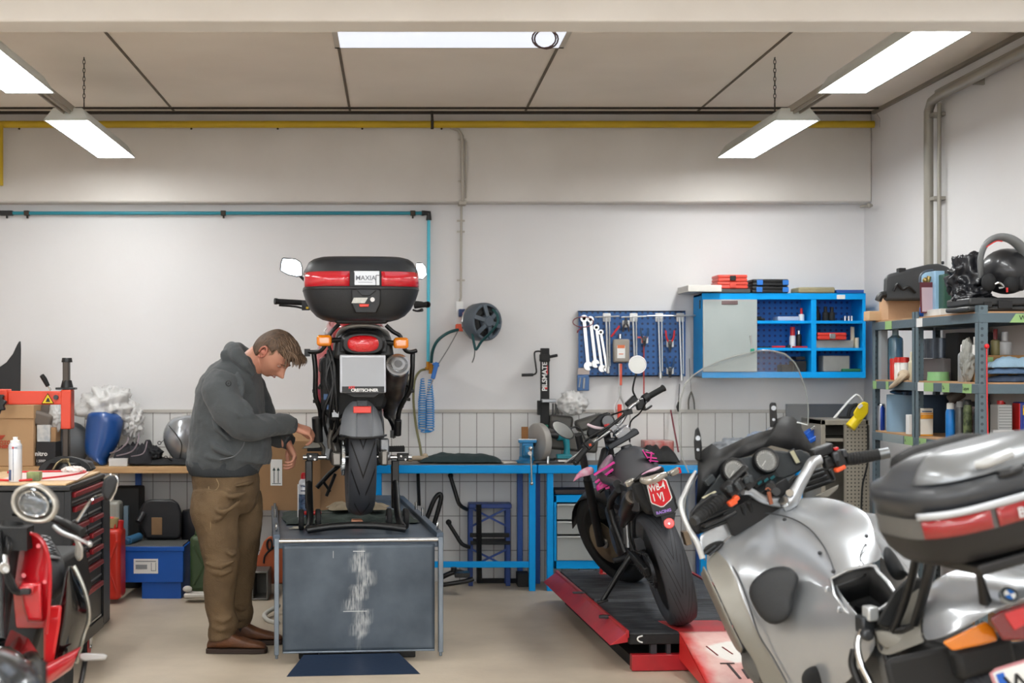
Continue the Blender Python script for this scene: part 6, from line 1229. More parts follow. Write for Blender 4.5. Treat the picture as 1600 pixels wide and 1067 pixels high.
part('throttle_housing',MB().tube([q3(1005,625,1.12),q3(1012,620,1.13)],.027,14).box(q3(1000,632,1.12),(.05,.05,.06)),BLK,t,bevel=.006)
part('brake_reservoir',MB().box(q3(987,628,1.13),(.075,.05,.045),(0,-.5,0)),BLK,t,bevel=.008)
part('left_switch',MB().box(q3(920,694,.98),(.05,.05,.05),(0,-.5,0)).box(q3(913,697,.98),(.03,.04,.035),(0,-.5,0)),BLK,t,bevel=.006);part('kill_switch',MB().box(q3(922,695,.955),(.014,.012,.014)),mat('orange_bracket','#d9502a'),t)
part('bar_clamp',MB().box(q3(957,668,1.05),(.05,.06,.05),(0,-.6,0)).box(q3(972,676,1.06),(.1,.08,.05),(0,-.4,0)).cyl(q3(962,668,1.03),q3(962,668,1.09),.02),BARM,t,bevel=.01)
part('top_yoke',MB().box(q3(972,686,1.06),(.2,.1,.035),(0,-.25,0)).cyl(q3(955,690,1.05),q3(955,684,1.05),.03).cyl(q3(985,682,1.1),q3(985,674,1.1),.03),DALU,t,bevel=.008)
mr=part('left_mirror',MB().xf(Matrix.Identity(4)),BLK,t)if False else None
def mirror(c,rx,rz,rot,stem,lab):
 b=MB();g=MB();M=Matrix.Rotation(rot,3,'Y')
 r=lambda s,d:[c+M@Vector((rx*s*cos(a),d,rz*s*sin(a)))for a in[k*2*pi/28 for k in range(28)]]
 b.loft([r(1,0),r(1.04,.006),r(.9,.022),r(.4,.032)]);o=part(lab,b,BLK,t,smooth=60)
 sub_('mirror_glass',MB().loft([r(.9,-.001),r(.9,.002)]),mat('mirror_pale','#c9cbc8',.12,.9),o);sub_('mirror_rim',MB().loft([r(1.03,.004),r(1.0,-.004),r(.92,-.004),r(.92,.0)],caps=False),CHR if rx==rz else BLK,o)
 sub_('mirror_stem',MB().tube(stem,.0055,8,4),BLK,o)
mirror(q3(996,569.5,1.08),.052,.052,0,[q3(994,584,1.09),q3(990,600,1.09),q3(989,611,1.1),q3(993,620,1.11),q3(996,628,1.11)],'round_mirror')
mirror(q3(879.5,671.5,.95),.075,.036,R(52),[q3(888,671,.97),q3(898,667,1.0),q3(908,672,1.02),q3(914,686,1.0)],'left_mirror')
part('headlight_cowl',MB().loft([[q3(x,y,Y)for x,y in((916,678),(920,662),(936,648),(951,643),(960,656),(955,668),(940,680),(922,687))]for Y in(1.14,1.32)]),BLK,t,bevel=.012)
part('instrument',MB().lathe([(.0,-.02),(.035,-.02),(.04,-.014),(.04,.02),(0,.02)],q3(950,659,1.12),(.1,1,-.3),28),BLK,t);part('instrument_face',MB().lathe([(0,-.0225),(.032,-.0225),(.032,-.02),(0,-.02)],q3(950,659,1.12),(.1,1,-.3),28),mat('gauge_grey','#6f7275',.3),t)
part('cowl_flash',MB().tube([q3(918,663,1.15),q3(930,668,1.13),q3(945,669,1.12)],[.008,.01,.006],8,3),mat('flash_pink_white','#e0c9d0',.4),t);part('red_lever',MB().box(q3(948,664,1.08),(.03,.01,.012)),RED,t)
PK=stripes('pink_black_graphic','#e02f95','#1a181c',2,15,.42,.35,bump=0,coat=.6,wob=3.0);PK2=mat('graphic_mauve','#8d6f80',.35,coat=.6,var=.8,vs=14,col2='#2a2129')
rows=[]
for y_,pl,pr,py,dz,hw2 in((1.02,960,1000,700,0,.10),(.9,960,1003,703,0,.13),(.75,961,1008,710,0,.14),(.55,962,1016,722,0,.13),(.35,964,1022,733,0,.12),(.1,968,1030,742,0,.115),(-.1,985,1036,745,0,.11),(-.2,995,1038,748,0,.09)):
 c0=q3((pl+pr)/2,py-2,y_);r=[]
 for a in range(-6,7):
  u=a/6;r.append(Vector((c0.x+hw2*sin(u*pi*.5),y_,c0.z-.16*(abs(u)**2.6))))
 rows.append(r)
part('seat',MB().grid(rows),DG,t,solid=.008,sub=1,smooth=180)
part('tank_cap',MB().lathe([(0,.012),(.03,.012),(.034,.0),(.034,-.02),(0,-.02)],q3(979,699,.98)+Vector((0,0,.0)),(0,0,1),24),DALU,t)
part('seat_seam',MB().tube([q3(958,712,.9),q3(972,704,.92),q3(990,701,.94),q3(1004,705,.9)],.004,6,4),BLK,t)
def plate(name,pts,y0,y1,m,**k):return part(name,MB().loft([[q3(x,y,y0)for x,y in pts],[q3(x,y,y1)for x,y in pts]]),m,t,**k)
def shell(name,pts,y0,y1,m,bul=.02):
 """outline with a bulged face, its rear edge further forward on the machine"""
 cx0=sum(p[0]for p in pts)/len(pts);cy0=sum(p[1]for p in pts)/len(pts);n=len(pts)
 def rr(s,Y):return[q3(cx0+(x-cx0)*s,cy0+(y-cy0)*s,Y)for x,y in pts]
 return part(name,MB().loft([rr(1,y1),rr(1,y0),rr(.9,y0-bul*.6),rr(.55,y0-bul),rr(.1,y0-bul*1.05)]),m,t,sub=1,smooth=180)
shell('left_shroud',[(892,757),(900,741),(910,731),(926,727),(929,735),(928,742),(912,744),(902,748)],1.0,1.03,mat('shroud_pink_pale','#d9789d',.35,coat=.5,var=.9,vs=18,col2='#efe2e6'),.006)
shell('radiator_cowl',[(928,745),(936,728),(948,712),(957,706),(960,722),(958,738),(950,754),(938,758),(930,753)],.78,.9,PK2,.03)
shell('side_panel',[(929,757),(940,748),(955,738),(966,742),(968,758),(967,772),(956,766),(942,764),(938,774),(932,768)],.68,.78,stripes('pink_black_graphic','',''),.02)
pkst=MB()
for a_,b_ in(((928,742),(960,722)),((930,754),(958,733)),((936,757),(948,748)),((938,752),(966,760)),((946,763),(967,757))):pkst.beam(q3(*a_,.66),q3(*b_,.64),.012,.022,(0,-1,0))
part('pink_stripe',pkst,mat('hot_pink','#e3369b',.35,coat=.5),t,bevel=.002)
shell('right_panel',[(1001,702),(1008,700),(1022,708),(1030,722),(1022,724),(1012,719),(1006,712)],.5,.6,mat('right_panel_black','#1b1419',.35,coat=.5),.01)
ps2=MB()
for a_,b_ in(((1004,703),(1012,716)),((1009,706),(1022,709)),((1010,714),(1026,716)),((1014,719),(1028,721)),((1018,706),(1016,722))):ps2.beam(q3(*a_,.47),q3(*b_,.47),.006,.014,(0,-1,0))
part('pink_stripe',ps2,mat('hot_pink','#e3369b'),t)
shell('tail_cowl',[(983,756),(996,742),(1006,735),(1020,731),(1034,725),(1041,735),(1034,742),(1015,744),(1000,750)],-.2,.0,BLK,.02)
shell('tail_graphic',[(1000,741),(1015,733),(1032,727),(1036,729),(1024,738),(1010,738),(1002,744)],-.235,-.2,mat('tail_pink','#c38ba6',.35,coat=.5,var=.7,vs=20,col2='#e9dde2'),.01)
tl=[]
part('tail_light',MB().tube([q3(1003,750,-.24),q3(1012,751,-.27),q3(1026,747,-.27),q3(1040,741,-.24)],[.016,.022,.022,.014],14,4),mat('clear_lens','#b7b1a6',.15,.5,coat=1),t)
part('rear_fender',MB().loft([[q3(x,y,Y)for x,y in((1000,750),(1042,742),(1060,795),(1024,806),(1015,790))]for Y in(-.24,-.21)]),BLKM,t,bevel=.008)
part('fender_top',MB().loft([[q3(x,y,Y)for x,y in((985,755),(1002,748),(1042,740),(1050,770),(1040,800),(1010,805),(992,780))]for Y in(-.2,.15)]),BLKM,t,bevel=.02)
pl_=[(1010.5,757),(1013,753.5),(1038,747.5),(1041.5,750),(1050.5,777),(1048.5,781.5),(1037,792),(1032.5,792.5),(1018.5,787),(1016.5,784)]
def sc_(pts,s):cx0=sum(p[0]for p in pts)/len(pts);cy0=sum(p[1]for p in pts)/len(pts);return[(cx0+(x-cx0)*s,cy0+(y-cy0)*s)for x,y in pts]
npl=part('number_plate',MB().loft([[q3(x,y,Y)for x,y in pl_]for Y in(-.262,-.256)]),WHT,t)
sub_('plate_panel',MB().loft([[q3(x,y,Y)for x,y in sc_(pl_,.91)]for Y in(-.2635,-.2615)]),mat('plate_red_bright','#d4232c',.4),npl)
U=(q3(1041,750,-.265)-q3(1011,757.5,-.265)).normalized();V=(q3(1011,757.5,-.265)-q3(1018.5,787,-.265)).normalized()
sub_('plate_lettering',MB().text('WB-4',.05,q3(1015.2,768.8,-.266),U,V,.0004,bold=.001,xs=.66).text('1 VJ',.05,q3(1020.3,783.5,-.266),U,V,.0004,bold=.001,xs=.72),WHT,npl,smooth=0)
sub_('holder_lettering',MB().text('RACING',.02,q3(1026,804,-.262),U,V,.0004,bold=.0009),mat('holder_violet','#a884d8',.4),npl,smooth=0)
part('plate_holder',MB().loft([[q3(x,y,Y)for x,y in((1008,754),(1043,745),(1057,797),(1053,801),(1026,808),(1021,804))]for Y in(-.257,-.245)]),mat('holder_grey','#35383c',.5),t,bevel=.003)
part('round_reflector',MB().cyl(q3(1045.5,817.5,-.26),q3(1045.5,817.5,-.25),.0265,n=28),mat('round_red','#e8321f',.3,coat=.8),t,bevel=.003);part('reflector_screw',MB().cyl(q3(1045.5,818,-.265),q3(1045.5,818,-.25),.006,n=10),STEEL,t)
part('reflector_bracket',MB().loft([[q3(x,y,Y)for x,y in((1032,806),(1056,800),(1052,822),(1042,828))]for Y in(-.25,-.244)]),DALU,t)
part('indicator',MB().box(q3(984,754,-.15),(.05,.035,.03),(0,-.25,0)).box(q3(993,750,-.15),(.03,.02,.02)),mat('clear_lens','#b7b1a6'),t,bevel=.008);part('indicator',MB().box(q3(1054,737,-.15),(.055,.035,.03),(0,-.25,0)).box(q3(1046,739,-.15),(.03,.02,.02)),mat('clear_lens','#b7b1a6'),t,bevel=.008);part('red_lens',MB().box(q3(1061,734.5,-.15),(.012,.034,.028)),REDL,t)
e0,e1=q3(989,776,-.12),q3(975,815,.35);ds=(e1-e0).normalized()
part('silencer',MB().lathe([(0,.0),(.032,.0),(.04,.02),(.046,.1),(.046,.32),(.03,.4),(.022,.55)],e0,ds,28),mat('silencer_black','#2b2a2a',.35,.5),t)
part('silencer_tip',MB().lathe([(.022,-.004),(.036,-.004),(.038,.012),(.022,.012),(.022,-.004)],e0,ds,28),mat('tip_dark_steel','#6a6561',.25,.9),t);part('silencer_bore',MB().lathe([(0,.01),(.024,.01),(.024,.0115),(0,.0115)],e0,ds,18),BLKM,t)
part('engine',MB().box((0,.66,.42),(.24,.42,.3)).cyl((-.15,.6,.4),(.15,.6,.4),.1).box((0,.85,.55),(.16,.22,.25)),mat('engine_dark','#2d2e31',.4,.5),t,bevel=.03)
part('frame',MB().tube([(-.1,.2,.72),(-.13,.5,.6),(-.12,.45,.35)],.02,10,3).tube([(.1,.2,.72),(.13,.5,.6),(.12,.45,.35)],.02,10,3).tube([(0,1.05,.85),(-.1,.75,.75),(-.1,.2,.75)],.022,10,3).box((0,.3,.68),(.18,.6,.14)),BLK,t)
part('swingarm',MB().beam((-.1,-.02,.305),(-.1,.45,.36),.03,.05).beam((.1,-.02,.305),(.1,.45,.36),.03,.05),BLK,t,bevel=.006)
ch=MB()
for k in range(46):
 u=k/46*2
 if u<1:a_=pi/2+u*pi;ch.box((-.082,.085*cos(a_),.305+.085*sin(a_)),(.016,.014,.009),(u*pi,0,0))
 else:ch.box((-.082,.5*(u-1),.39-.03*(u-1))if k%2 else(-.082,.5*(u-1),.22+.06*(u-1)),(.016,.018,.01))
ch.tube([(-.082,.5,.36),(-.082,0,.39),(-.082,-.06,.365),(-.082,-.085,.305),(-.082,-.06,.245),(-.082,0,.22),(-.082,.5,.28)],.003,6,3);part('chain',ch,DALU,t)
part('brake_caliper',MB().box(q3(1072,840,.0)+Vector((-.0,0,0)),(.03,.06,.07)).box((.09,-.0,.305),(.04,.06,.06)).tube([(.09,0,.33),(.1,.1,.42),(.1,.3,.5)],.008),mat('aged_alu','#a08f7a',.4,.7),t,bevel=.006)
pg=q3(962,873,.42)
part('foot_peg',MB().tube([q3(958,876,.4),q3(985,869,.42)],[.014,.016],10).tube([q3(985,869,.42),q3(995,850,.45)],.012),DALU,t)
sp0,sp1=q3(992,860,.38),q3(941,939,.3)
part('side_stand',MB().tube([sp0,q3(975,884,.36),sp1],[.018,.016,.013],12,3).box(sp1,(.06,.05,.012)),BLKP,t,bevel=.003)
part('shock_and_linkage',MB().tube([q3(976,800,.4),q3(977,850,.4)],.016).tube([q3(986,790,.3),q3(988,870,.35)],.012).box(q3(1003,848,.2),(.07,.05,.07)),DALU,t,bevel=.008)
part('silver_link',MB().tube([q3(979,815,.35),q3(981,838,.35),q3(982,855,.35)],[.012,.014,.016],10,3),ALU,t)
part('hoses',MB().tube([q3(1005,790,.2),q3(995,830,.25),q3(1005,870,.25),q3(1020,895,.25)],.008,8,4).tube([q3(984,800,.3),q3(984,840,.32),q3(1000,880,.3),q3(1018,905,.28)],.006,8,4),BLK,t)
# ---------------- silver touring motorcycle in the right foreground ----------------
F=Fr((1.955,4.73,0),9.6,13.6);L=F.L
def q3(x,y,Y):return L(x,y,y=Y)
t=thing('silver_touring_motorcycle','large silver touring motorcycle with windscreen and red banded top case, right foreground','motorcycle',mat=F.M,world=False)
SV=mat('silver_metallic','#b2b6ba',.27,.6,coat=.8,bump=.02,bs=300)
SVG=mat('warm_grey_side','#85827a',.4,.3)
def G(rows):return[[q3(*p)for p in r]for r in rows]
A=[[(1099,880,.96),(1118,860,.99),(1140,838,1.01),(1170,812,1.02),(1203,791,1.02),(1242,777,1.0),(1290,775,.95)],[(1108,900,.92),(1142,882,.93),(1165,858,.93),(1192,834,.93),(1225,808,.92),(1272,792,.9),(1332,786,.85)],[(1122,930,.88),(1154,918,.86),(1182,884,.82),(1222,856,.80),(1262,832,.78),(1310,815,.77),(1362,802,.72)],[(1138,965,.84),(1170,958,.80),(1204,925,.72),(1250,888,.66),(1288,862,.62),(1335,846,.63),(1368,838,.62)],[(1150,990,.82),(1184,990,.76),(1220,968,.66),(1262,932,.55),(1298,902,.46),(1356,882,.46),(1385,878,.50)]]
B_=[A[4][:5],[(1162,1012,.80),(1205,1026,.72),(1240,1010,.60),(1282,975,.44),(1322,935,.34)],[(1180,1035,.78),(1228,1066,.68),(1262,1050,.56),(1302,1015,.38),(1345,963,.24)],[(1190,1080,.76),(1250,1110,.64),(1292,1095,.5),(1335,1060,.3),(1385,1000,.12)]]
gA,gB=G(A),G(B_)
fb=MB();fb.v=[v for r in gA for v in r]+[v for r in gB[1:]for v in r]
fid=lambda i,j:i*7+j if i<5 else 35+(i-5)*5+j
fb.f=[(fid(i,j),fid(i,j+1),fid(i+1,j+1),fid(i+1,j))for i in range(7)for j in range(6 if i<4 else 4)]
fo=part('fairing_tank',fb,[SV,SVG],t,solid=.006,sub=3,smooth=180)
cr_=fo.data.attributes.new('crease_edge','FLOAT','EDGE')
for k,e in enumerate(fo.data.edges):
 a,b=sorted(e.vertices)
 if{a,b}<={fid(i,1)for i in range(8)}:cr_.data[k].value=.75
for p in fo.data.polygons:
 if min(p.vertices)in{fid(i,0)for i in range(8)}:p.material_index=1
mirx=lambda g:[[Vector((-v.x,v.y,v.z))for v in r]for r in g]
mr_=[[Vector((min(-v.x,.40),v.y-.0,v.z-.02))for v in r[:4]]for r in gA]
part('right_fairing',MB().grid(mr_),SV,t,solid=.006,sub=2,smooth=180)
part('right_side_panel',MB().grid([[Vector((-v.x,v.y,v.z-.02))for v in r]for r in gB]),SV,t,solid=.006,sub=2,smooth=180)
sd=G([[(1099,880,.965),(1122,930,.885),(1138,965,.845),(1150,990,.825),(1161,1010,.805)],[(1108,872,1.0),(1142,925,.93),(1156,960,.88),(1166,985,.86),(1180,1012,.83)]])
e=[gA[i][0]for i in range(5)]+[gB[1][0]]
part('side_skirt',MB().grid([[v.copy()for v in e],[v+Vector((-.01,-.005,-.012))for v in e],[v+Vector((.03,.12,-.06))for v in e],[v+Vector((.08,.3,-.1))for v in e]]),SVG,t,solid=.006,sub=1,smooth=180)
def lift(p,d=.006):return p+Vector((-.3,-.7,.65)).normalized()*d
part('tank_seam',MB().tube([lift(q3(*p))for p in((1190,802,1.0),(1215,805,.94),(1240,812,.88),(1266,828,.78),(1288,855,.66),(1300,882,.52),(1304,900,.46))],.0028,6,4).tube([lift(q3(*p))for p in((1145,885,.925),(1155,905,.87),(1170,945,.80),(1186,992,.735),(1208,1028,.70),(1230,1068,.66))],.003,6,4),mat('seam_dark','#3b3d40',.6),t)
sw=MB()
for p in((1226,812,.91),(1281,864,.63),(1354,838,.6),(1302,893,.47)):sw.ell(lift(q3(*p),.002),.008,n=10,m=6)
part('screw',sw,DALU,t)
def pad(name,pts,y0,bul,m,par=None,yf=None,thick=.02,sub=2):
 cx0=sum(p[0]for p in pts)/len(pts);cy0=sum(p[1]for p in pts)/len(pts);yf=yf or(lambda x,y:y0)
 def rr(s,d):return[q3(cx0+(x-cx0)*s,cy0+(y-cy0)*s,yf(cx0+(x-cx0)*s,cy0+(y-cy0)*s)-d)for x,y in pts]
 return part(name,MB().loft([rr(1,-thick),rr(1.0,0),rr(.9,bul*.5),rr(.5,bul),rr(.08,bul*1.05)]),m,par or t,sub=sub,smooth=180)
KP=mat('knee_pad_black','#1d2023',.5,bump=.2,bs=300)
yk=lambda x,y:.70-(x-1205)*.0016+(905-y)*.0004+.005
pad('knee_pad',[(1167,926),(1173,908),(1188,895),(1203,886),(1226,882),(1242,889),(1251,902),(1246,918),(1239,935),(1240,955),(1232,968),(1220,976),(1203,978),(1187,965),(1175,945)],.7,.015,KP,yf=lambda x,y:yk(x,y)-.075,thick=.09,sub=1)
pad('knee_pad',[(1382,850),(1395,858),(1414,890),(1418,900),(1412,906),(1397,909),(1385,890),(1378,868)],.5,.02,KP)
pad('fairing_vent',[(1097,858),(1108,849),(1128,843),(1134,847),(1128,856),(1112,867),(1100,868)],.975,.002,BLKM,sub=1,thick=.01)
part('vent_slats',MB().tube([q3(1100,866,.965),q3(1118,852,.965)],.004).tube([q3(1108,868,.965),q3(1128,850,.965)],.004),DALU,t)
pad('lower_cover',[(1249,1062),(1256,1046),(1272,1038),(1289,1042),(1299,1056),(1300,1072),(1285,1085),(1260,1085)],.5,.012,BLKM)
hole=[(1298,904),(1358,883),(1372,893),(1399,927),(1378,950),(1346,963),(1322,955)]
part('tray_rim',MB().tube([q3(x,y,.42-(x-1300)*.0016-(y-900)*.0011)for x,y in hole],.007,8,2,closed=True),SV,t)
part('seat_tray',MB().loft([[q3(x,y,.425-(x-1300)*.0016-(y-900)*.0011)for x,y in hole],[q3(x,y,.425-(x-1300)*.0016-(y-900)*.0011)+Vector((0,.05,-.12))for x,y in hole]],caps=False).poly([q3(x,y,.425-(x-1300)*.0016-(y-900)*.0011)+Vector((0,.05,-.12))for x,y in hole]),BLKM,t,solid=.003)
part('tray_parts',MB().lathe([(.03,0),(.075,0),(.08,.01),(.075,.02),(.03,.02)],q3(1350,925,.36)+Vector((0,.05,-.08)),(0,-.2,1),32).tube([q3(1310,915,.36),q3(1330,908,.34),q3(1350,900,.36),q3(1352,888,.4)],.004,6,4).box(q3(1352,930,.33)+Vector((0,.03,-.05)),(.05,.04,.02)),BLK,t)
part('wire',MB().tube([q3(1352,850,.57),q3(1345,864,.53),q3(1344,872,.47),q3(1350,884,.43),q3(1349,896,.38)],.003,6,4),BLK,t);part('wire_tip',MB().tube([q3(1350,884,.43),q3(1351,893,.41)],.005),mat('wire_red','#c63a2c',.4),t)
part('latch_slot',MB().box(q3(1293,921,.40),(.02,.01,.022),(0,.3,0)).box(q3(1312,952,.30),(.02,.01,.022),(0,.3,0)),SV,t,bevel=.006)
# ------- cockpit -------
DB=mat('dash_black','#111214',.5,bump=.15,bs=200);DGY=mat('dash_grey','#2f3437',.5,bump=.15,bs=200)
SCR=bpy.data.materials.new('windscreen');SCR.use_nodes=True;nt=SCR.node_tree;nt.nodes.clear()
o_=nt.nodes.new('ShaderNodeOutputMaterial');tr=nt.nodes.new('ShaderNodeBsdfTransparent');gl=nt.nodes.new('ShaderNodeBsdfGlossy');gl.inputs['Roughness'].default_value=.12;ms=nt.nodes.new('ShaderNodeMixShader');df=nt.nodes.new('ShaderNodeBsdfDiffuse');df.inputs[0].default_value=(.62,.62,.6,1);m2=nt.nodes.new('ShaderNodeMixShader')
tr.inputs[0].default_value=(.95,.955,.95,1);m2.inputs[0].default_value=.15;nt.links.new(tr.outputs[0],m2.inputs[1]);nt.links.new(df.outputs[0],m2.inputs[2])
fz=nt.nodes.new('ShaderNodeLayerWeight');fp=nt.nodes.new('ShaderNodeMath');fp.operation='POWER';fp.inputs[1].default_value=4;nt.links.new(fz.outputs['Facing'],fp.inputs[0]);f2=nt.nodes.new('ShaderNodeMath');f2.operation='MULTIPLY_ADD';f2.inputs[1].default_value=.4;f2.inputs[2].default_value=.05;nt.links.new(fp.outputs[0],f2.inputs[0]);nt.links.new(f2.outputs[0],ms.inputs[0]);nt.links.new(m2.outputs[0],ms.inputs[1]);nt.links.new(gl.outputs[0],ms.inputs[2]);nt.links.new(ms.outputs[0],o_.inputs[0]);MC['windscreen']=SCR
lft=[(1076,738),(1066,715),(1062,690),(1061,655),(1063,625),(1070,600),(1082,587),(1098,576),(1120,566),(1145,557),(1172,551)]
rgt=[(1245,660),(1262,664),(1263,645),(1262,625),(1258,606),(1253,592),(1248,578),(1242,567),(1234,559),(1226,553),(1214,549.5)]
rows=[]
for k in range(11):
 v=k/10;a,b=lft[k],rgt[k];r=[]
 for j in range(13):
  u=j/12;yy=1.34-.18*v-.17*(abs(u-.5)*2)**2;bow=-10*sin(pi*u)*(v**2)*.6
  r.append(q3(a[0]+(b[0]-a[0])*u,a[1]+(b[1]-a[1])*u+bow*.5,yy))
 rows.append(r)
ws=part('windscreen',MB().grid(rows),SCR,t,solid=0,sub=1,smooth=180)
edge=[r[0]for r in rows]+rows[-1][1:-1]+[r[-1]for r in rows][::-1]
sub_('screen_edge',MB().tube(edge,.0028,6),mat('acrylic_edge','#8f9391',.2,coat=.5),ws)
for pts,Y in((((1086,718),(1084,690),(1086,672),(1091,666),(1095,680),(1097,700),(1095,722)),1.13),(((1203,668),(1202,632),(1205,628),(1213,629),(1214,650),(1216,666)),1.16)):
 b=part('screen_bracket',MB().loft([[q3(x,y,Yd)for x,y in pts]for Yd in(Y,Y+.03)]),BLK,t,bevel=.006)
 cx0=sum(p[0]for p in pts)/len(pts);cy0=sum(p[1]for p in pts)/len(pts)
 sub_('bracket_screw',MB().cyl(q3(cx0,cy0-8,Y-.008),q3(cx0,cy0-8,Y),.01,n=12).cyl(q3(cx0,cy0+10,Y-.006),q3(cx0,cy0+10,Y),.006,n=10),ALU,b)
top=[(1091,722),(1098,704),(1112,694),(1124,703),(1145,694),(1166,684),(1188,676),(1208,671),(1215,655),(1226,651),(1240,653),(1249,664),(1258,682),(1272,702)]
bot=[(1088,790),(1100,775),(1112,762),(1122,745),(1130,728),(1150,717),(1172,712),(1190,702),(1205,696),(1222,700),(1238,704),(1250,702),(1262,706),(1274,712)]
rows=[[q3(x,y,1.08+.03)for x,y in bot],[q3(x*.4+X*.6,y*.4+Y_*.6,1.12)for(x,y),(X,Y_)in zip(bot,top)],[q3(x,y,1.18)for x,y in top],[q3(x+1,y+3,1.3)for x,y in top]]
part('cowl_upper',MB().grid(rows),DB,t,solid=.006,smooth=60)
nose=[q3(x+1,y+3,1.3)for x,y in top];c_=sum(nose,Vector())/len(nose)
part('nose_fairing',MB().grid([nose,[v.lerp(c_,.15)+Vector((0,.14,-.03))for v in nose],[v.lerp(c_,.45)+Vector((0,.28,-.12))for v in nose],[v.lerp(c_,.8)+Vector((0,.34,-.25))for v in nose]]),SV,t,solid=.006,sub=1,smooth=180)
panel=[(1087,792),(1104,768),(1122,744),(1134,727),(1152,716),(1180,712),(1196,702),(1215,704),(1232,706),(1250,702),(1262,708),(1272,716),(1262,728),(1240,742),(1212,752),(1190,764),(1165,778),(1140,800),(1110,820),(1092,830)]
part('dash_panel',MB().loft([[q3(x,y,Y)for x,y in panel]for Y in(1.09,1.13)]),DGY,t,bevel=.006)
part('left_pocket',MB().loft([[q3(x,y,Y)for x,y in((1078,800),(1088,788),(1112,770),(1150,778),(1156,790),(1152,812),(1120,825),(1087,836),(1076,822))]for Y in(1.0,1.12)]),DB,t,bevel=.01)
part('pocket_slats',MB().tube([q3(1095,822,.99),q3(1148,800,.99)],.006).tube([q3(1096,830,.99),q3(1150,808,.99)],.006).tube([q3(1096,815,.99),q3(1146,793,.99)],.006),BLK,t)
part('left_silver_edge',MB().tube([q3(1087,736,1.12),q3(1078,752,1.1),q3(1068,775,1.08),q3(1064,784,1.06),q3(1066,800,1.04),q3(1076,825,1.0),q3(1088,845,.98),q3(1098,872,.97)],[.006,.009,.01,.01,.01,.01,.012,.012],10,4),mat('fairing_edge','#c4c6c6',.3,.3),t)
part('left_outer_cowl',MB().grid(G([[(1088,740,1.12),(1066,782,1.08),(1068,805,1.04),(1086,846,.99),(1100,878,.965)],[(1098,730,1.3),(1074,775,1.28),(1076,805,1.25),(1092,848,1.2),(1106,880,1.15)]])),SV,t,solid=.006,sub=1,smooth=180)
part('left_shoulder',MB().grid(G([[(1086,834,1.0),(1110,826,1.0),(1140,812,1.01),(1165,796,1.02)],[(1100,876,.97),(1120,856,.99),(1142,836,1.01),(1170,812,1.02)]])),SV,t,solid=.006,sub=2,smooth=180)
GF=mat('gauge_face','#4a5054',.3);
for px,py,lab in((1147,735.5,'left'),(1196.5,719.5,'right')):
 c=q3(px,py,1.07);axg=Vector((.0,1,-.32)).normalized()
 g=part('clock',MB().lathe([(.052,.02),(.054,-.006),(.050,-.014),(.043,-.012),(.041,.006)],c,axg,36),BLK,t)
 sub_('clock_face',MB().lathe([(0,.004),(.042,.004),(.042,.006),(0,.006)],c,axg,36),GF,g)
 mk=MB();u_=axg.cross(Vector((0,0,1))).normalized();v_=u_.cross(axg)
 for k in range(22):
  a=R(-230+k*280/21)*-1;d=u_*-cos(a)+v_*sin(a);mk.beam(c+d*.031+axg*.002,c+d*.038+axg*.002,.0018,.001,axg)
 mk.beam(c+axg*.0015,c+axg*.0015+(u_*-.6+v_*-.5)*.035,.003,.001,axg)
 sub_('clock_markings',mk,WHT,g,smooth=0)
 sub_('clock_glass',MB().lathe([(0,-.008),(.043,-.008),(.043,-.007),(0,-.007)],c,axg,36),SCR,g)
part('small_display',MB().loft([[q3(x,y,Y)for x,y in((1231,705),(1241,700),(1254,723),(1244,727))]for Y in(1.075,1.09)]),DALU,t,bevel=.004);part('display_glass',MB().loft([[q3(x,y,Y)for x,y in((1234,706),(1240,703),(1250,722),(1244,724))]for Y in(1.072,1.077)]),mat('lcd_cream','#b4b095',.25),t)
part('warning_panel',MB().loft([[q3(x,y,Y)for x,y in((1176,757),(1186,746),(1212,736),(1219,746),(1205,754),(1180,764))]for Y in(1.065,1.09)]),BLK,t,bevel=.003);part('warning_lamps',MB().box(q3(1187,754,1.06),(.02,.004,.01),(0,-.4,0)).box(q3(1197,750,1.06),(.02,.004,.01),(0,-.4,0)).box(q3(1207,746,1.06),(.02,.004,.01),(0,-.4,0)),mat('lamp_teal','#265f66',.3),t)
part('rocker_switch',MB().box(q3(1108,750,1.06),(.045,.03,.028),(0,-.45,0)),DGY,t,bevel=.004);part('paper_slip',MB().beam(q3(1098,778,1.04),q3(1118,768,1.04),.004,.016,(0,-1,0)),mat('cream_paper','#d8d2b4',.6),t)
part('right_vent_panel',MB().loft([[q3(x,y,Y)for x,y in((1222,762),(1240,744),(1285,730),(1302,734),(1306,752),(1280,762),(1240,776))]for Y in(1.06,1.15)]),BLK,t,bevel=.006)
part('right_vent_slats',MB().tube([q3(1242,752,1.05),q3(1288,737,1.05)],.005).tube([q3(1242,760,1.05),q3(1292,743,1.05)],.005).tube([q3(1242,768,1.05),q3(1298,750,1.05)],.005).tube([q3(1297,734,1.05),q3(1304,748,1.05)],.006),DALU,t)
part('right_wedge',MB().loft([[q3(x,y,Y)for x,y in((1272,775),(1311,757),(1308,764),(1294,777))]for Y in(1.0,1.12)]),SVG,t,bevel=.004)
BRS=mat('cast_silver','#b0b3b6',.3,.75)
part('right_riser',MB().tube([q3(1222,790,.96),q3(1236,781,.95),q3(1248,760,.94),q3(1262,735,.93),q3(1270,722,.93),q3(1282,717,.93)],[.03,.032,.024,.022,.022,.02],14,4),BRS,t);part('riser_bolt',MB().cyl(q3(1234,770,.92),q3(1234,774,.94),.016,n=8).cyl(q3(1224,782,.93),q3(1226,786,.94),.02,n=14),STEEL,t)
part('left_riser',MB().tube([q3(1222,786,.98),q3(1205,783,.96),q3(1188,778,.95),q3(1172,768,.94),q3(1160,768,.93)],[.02,.02,.018,.016,.014],14,4),BRS,t)
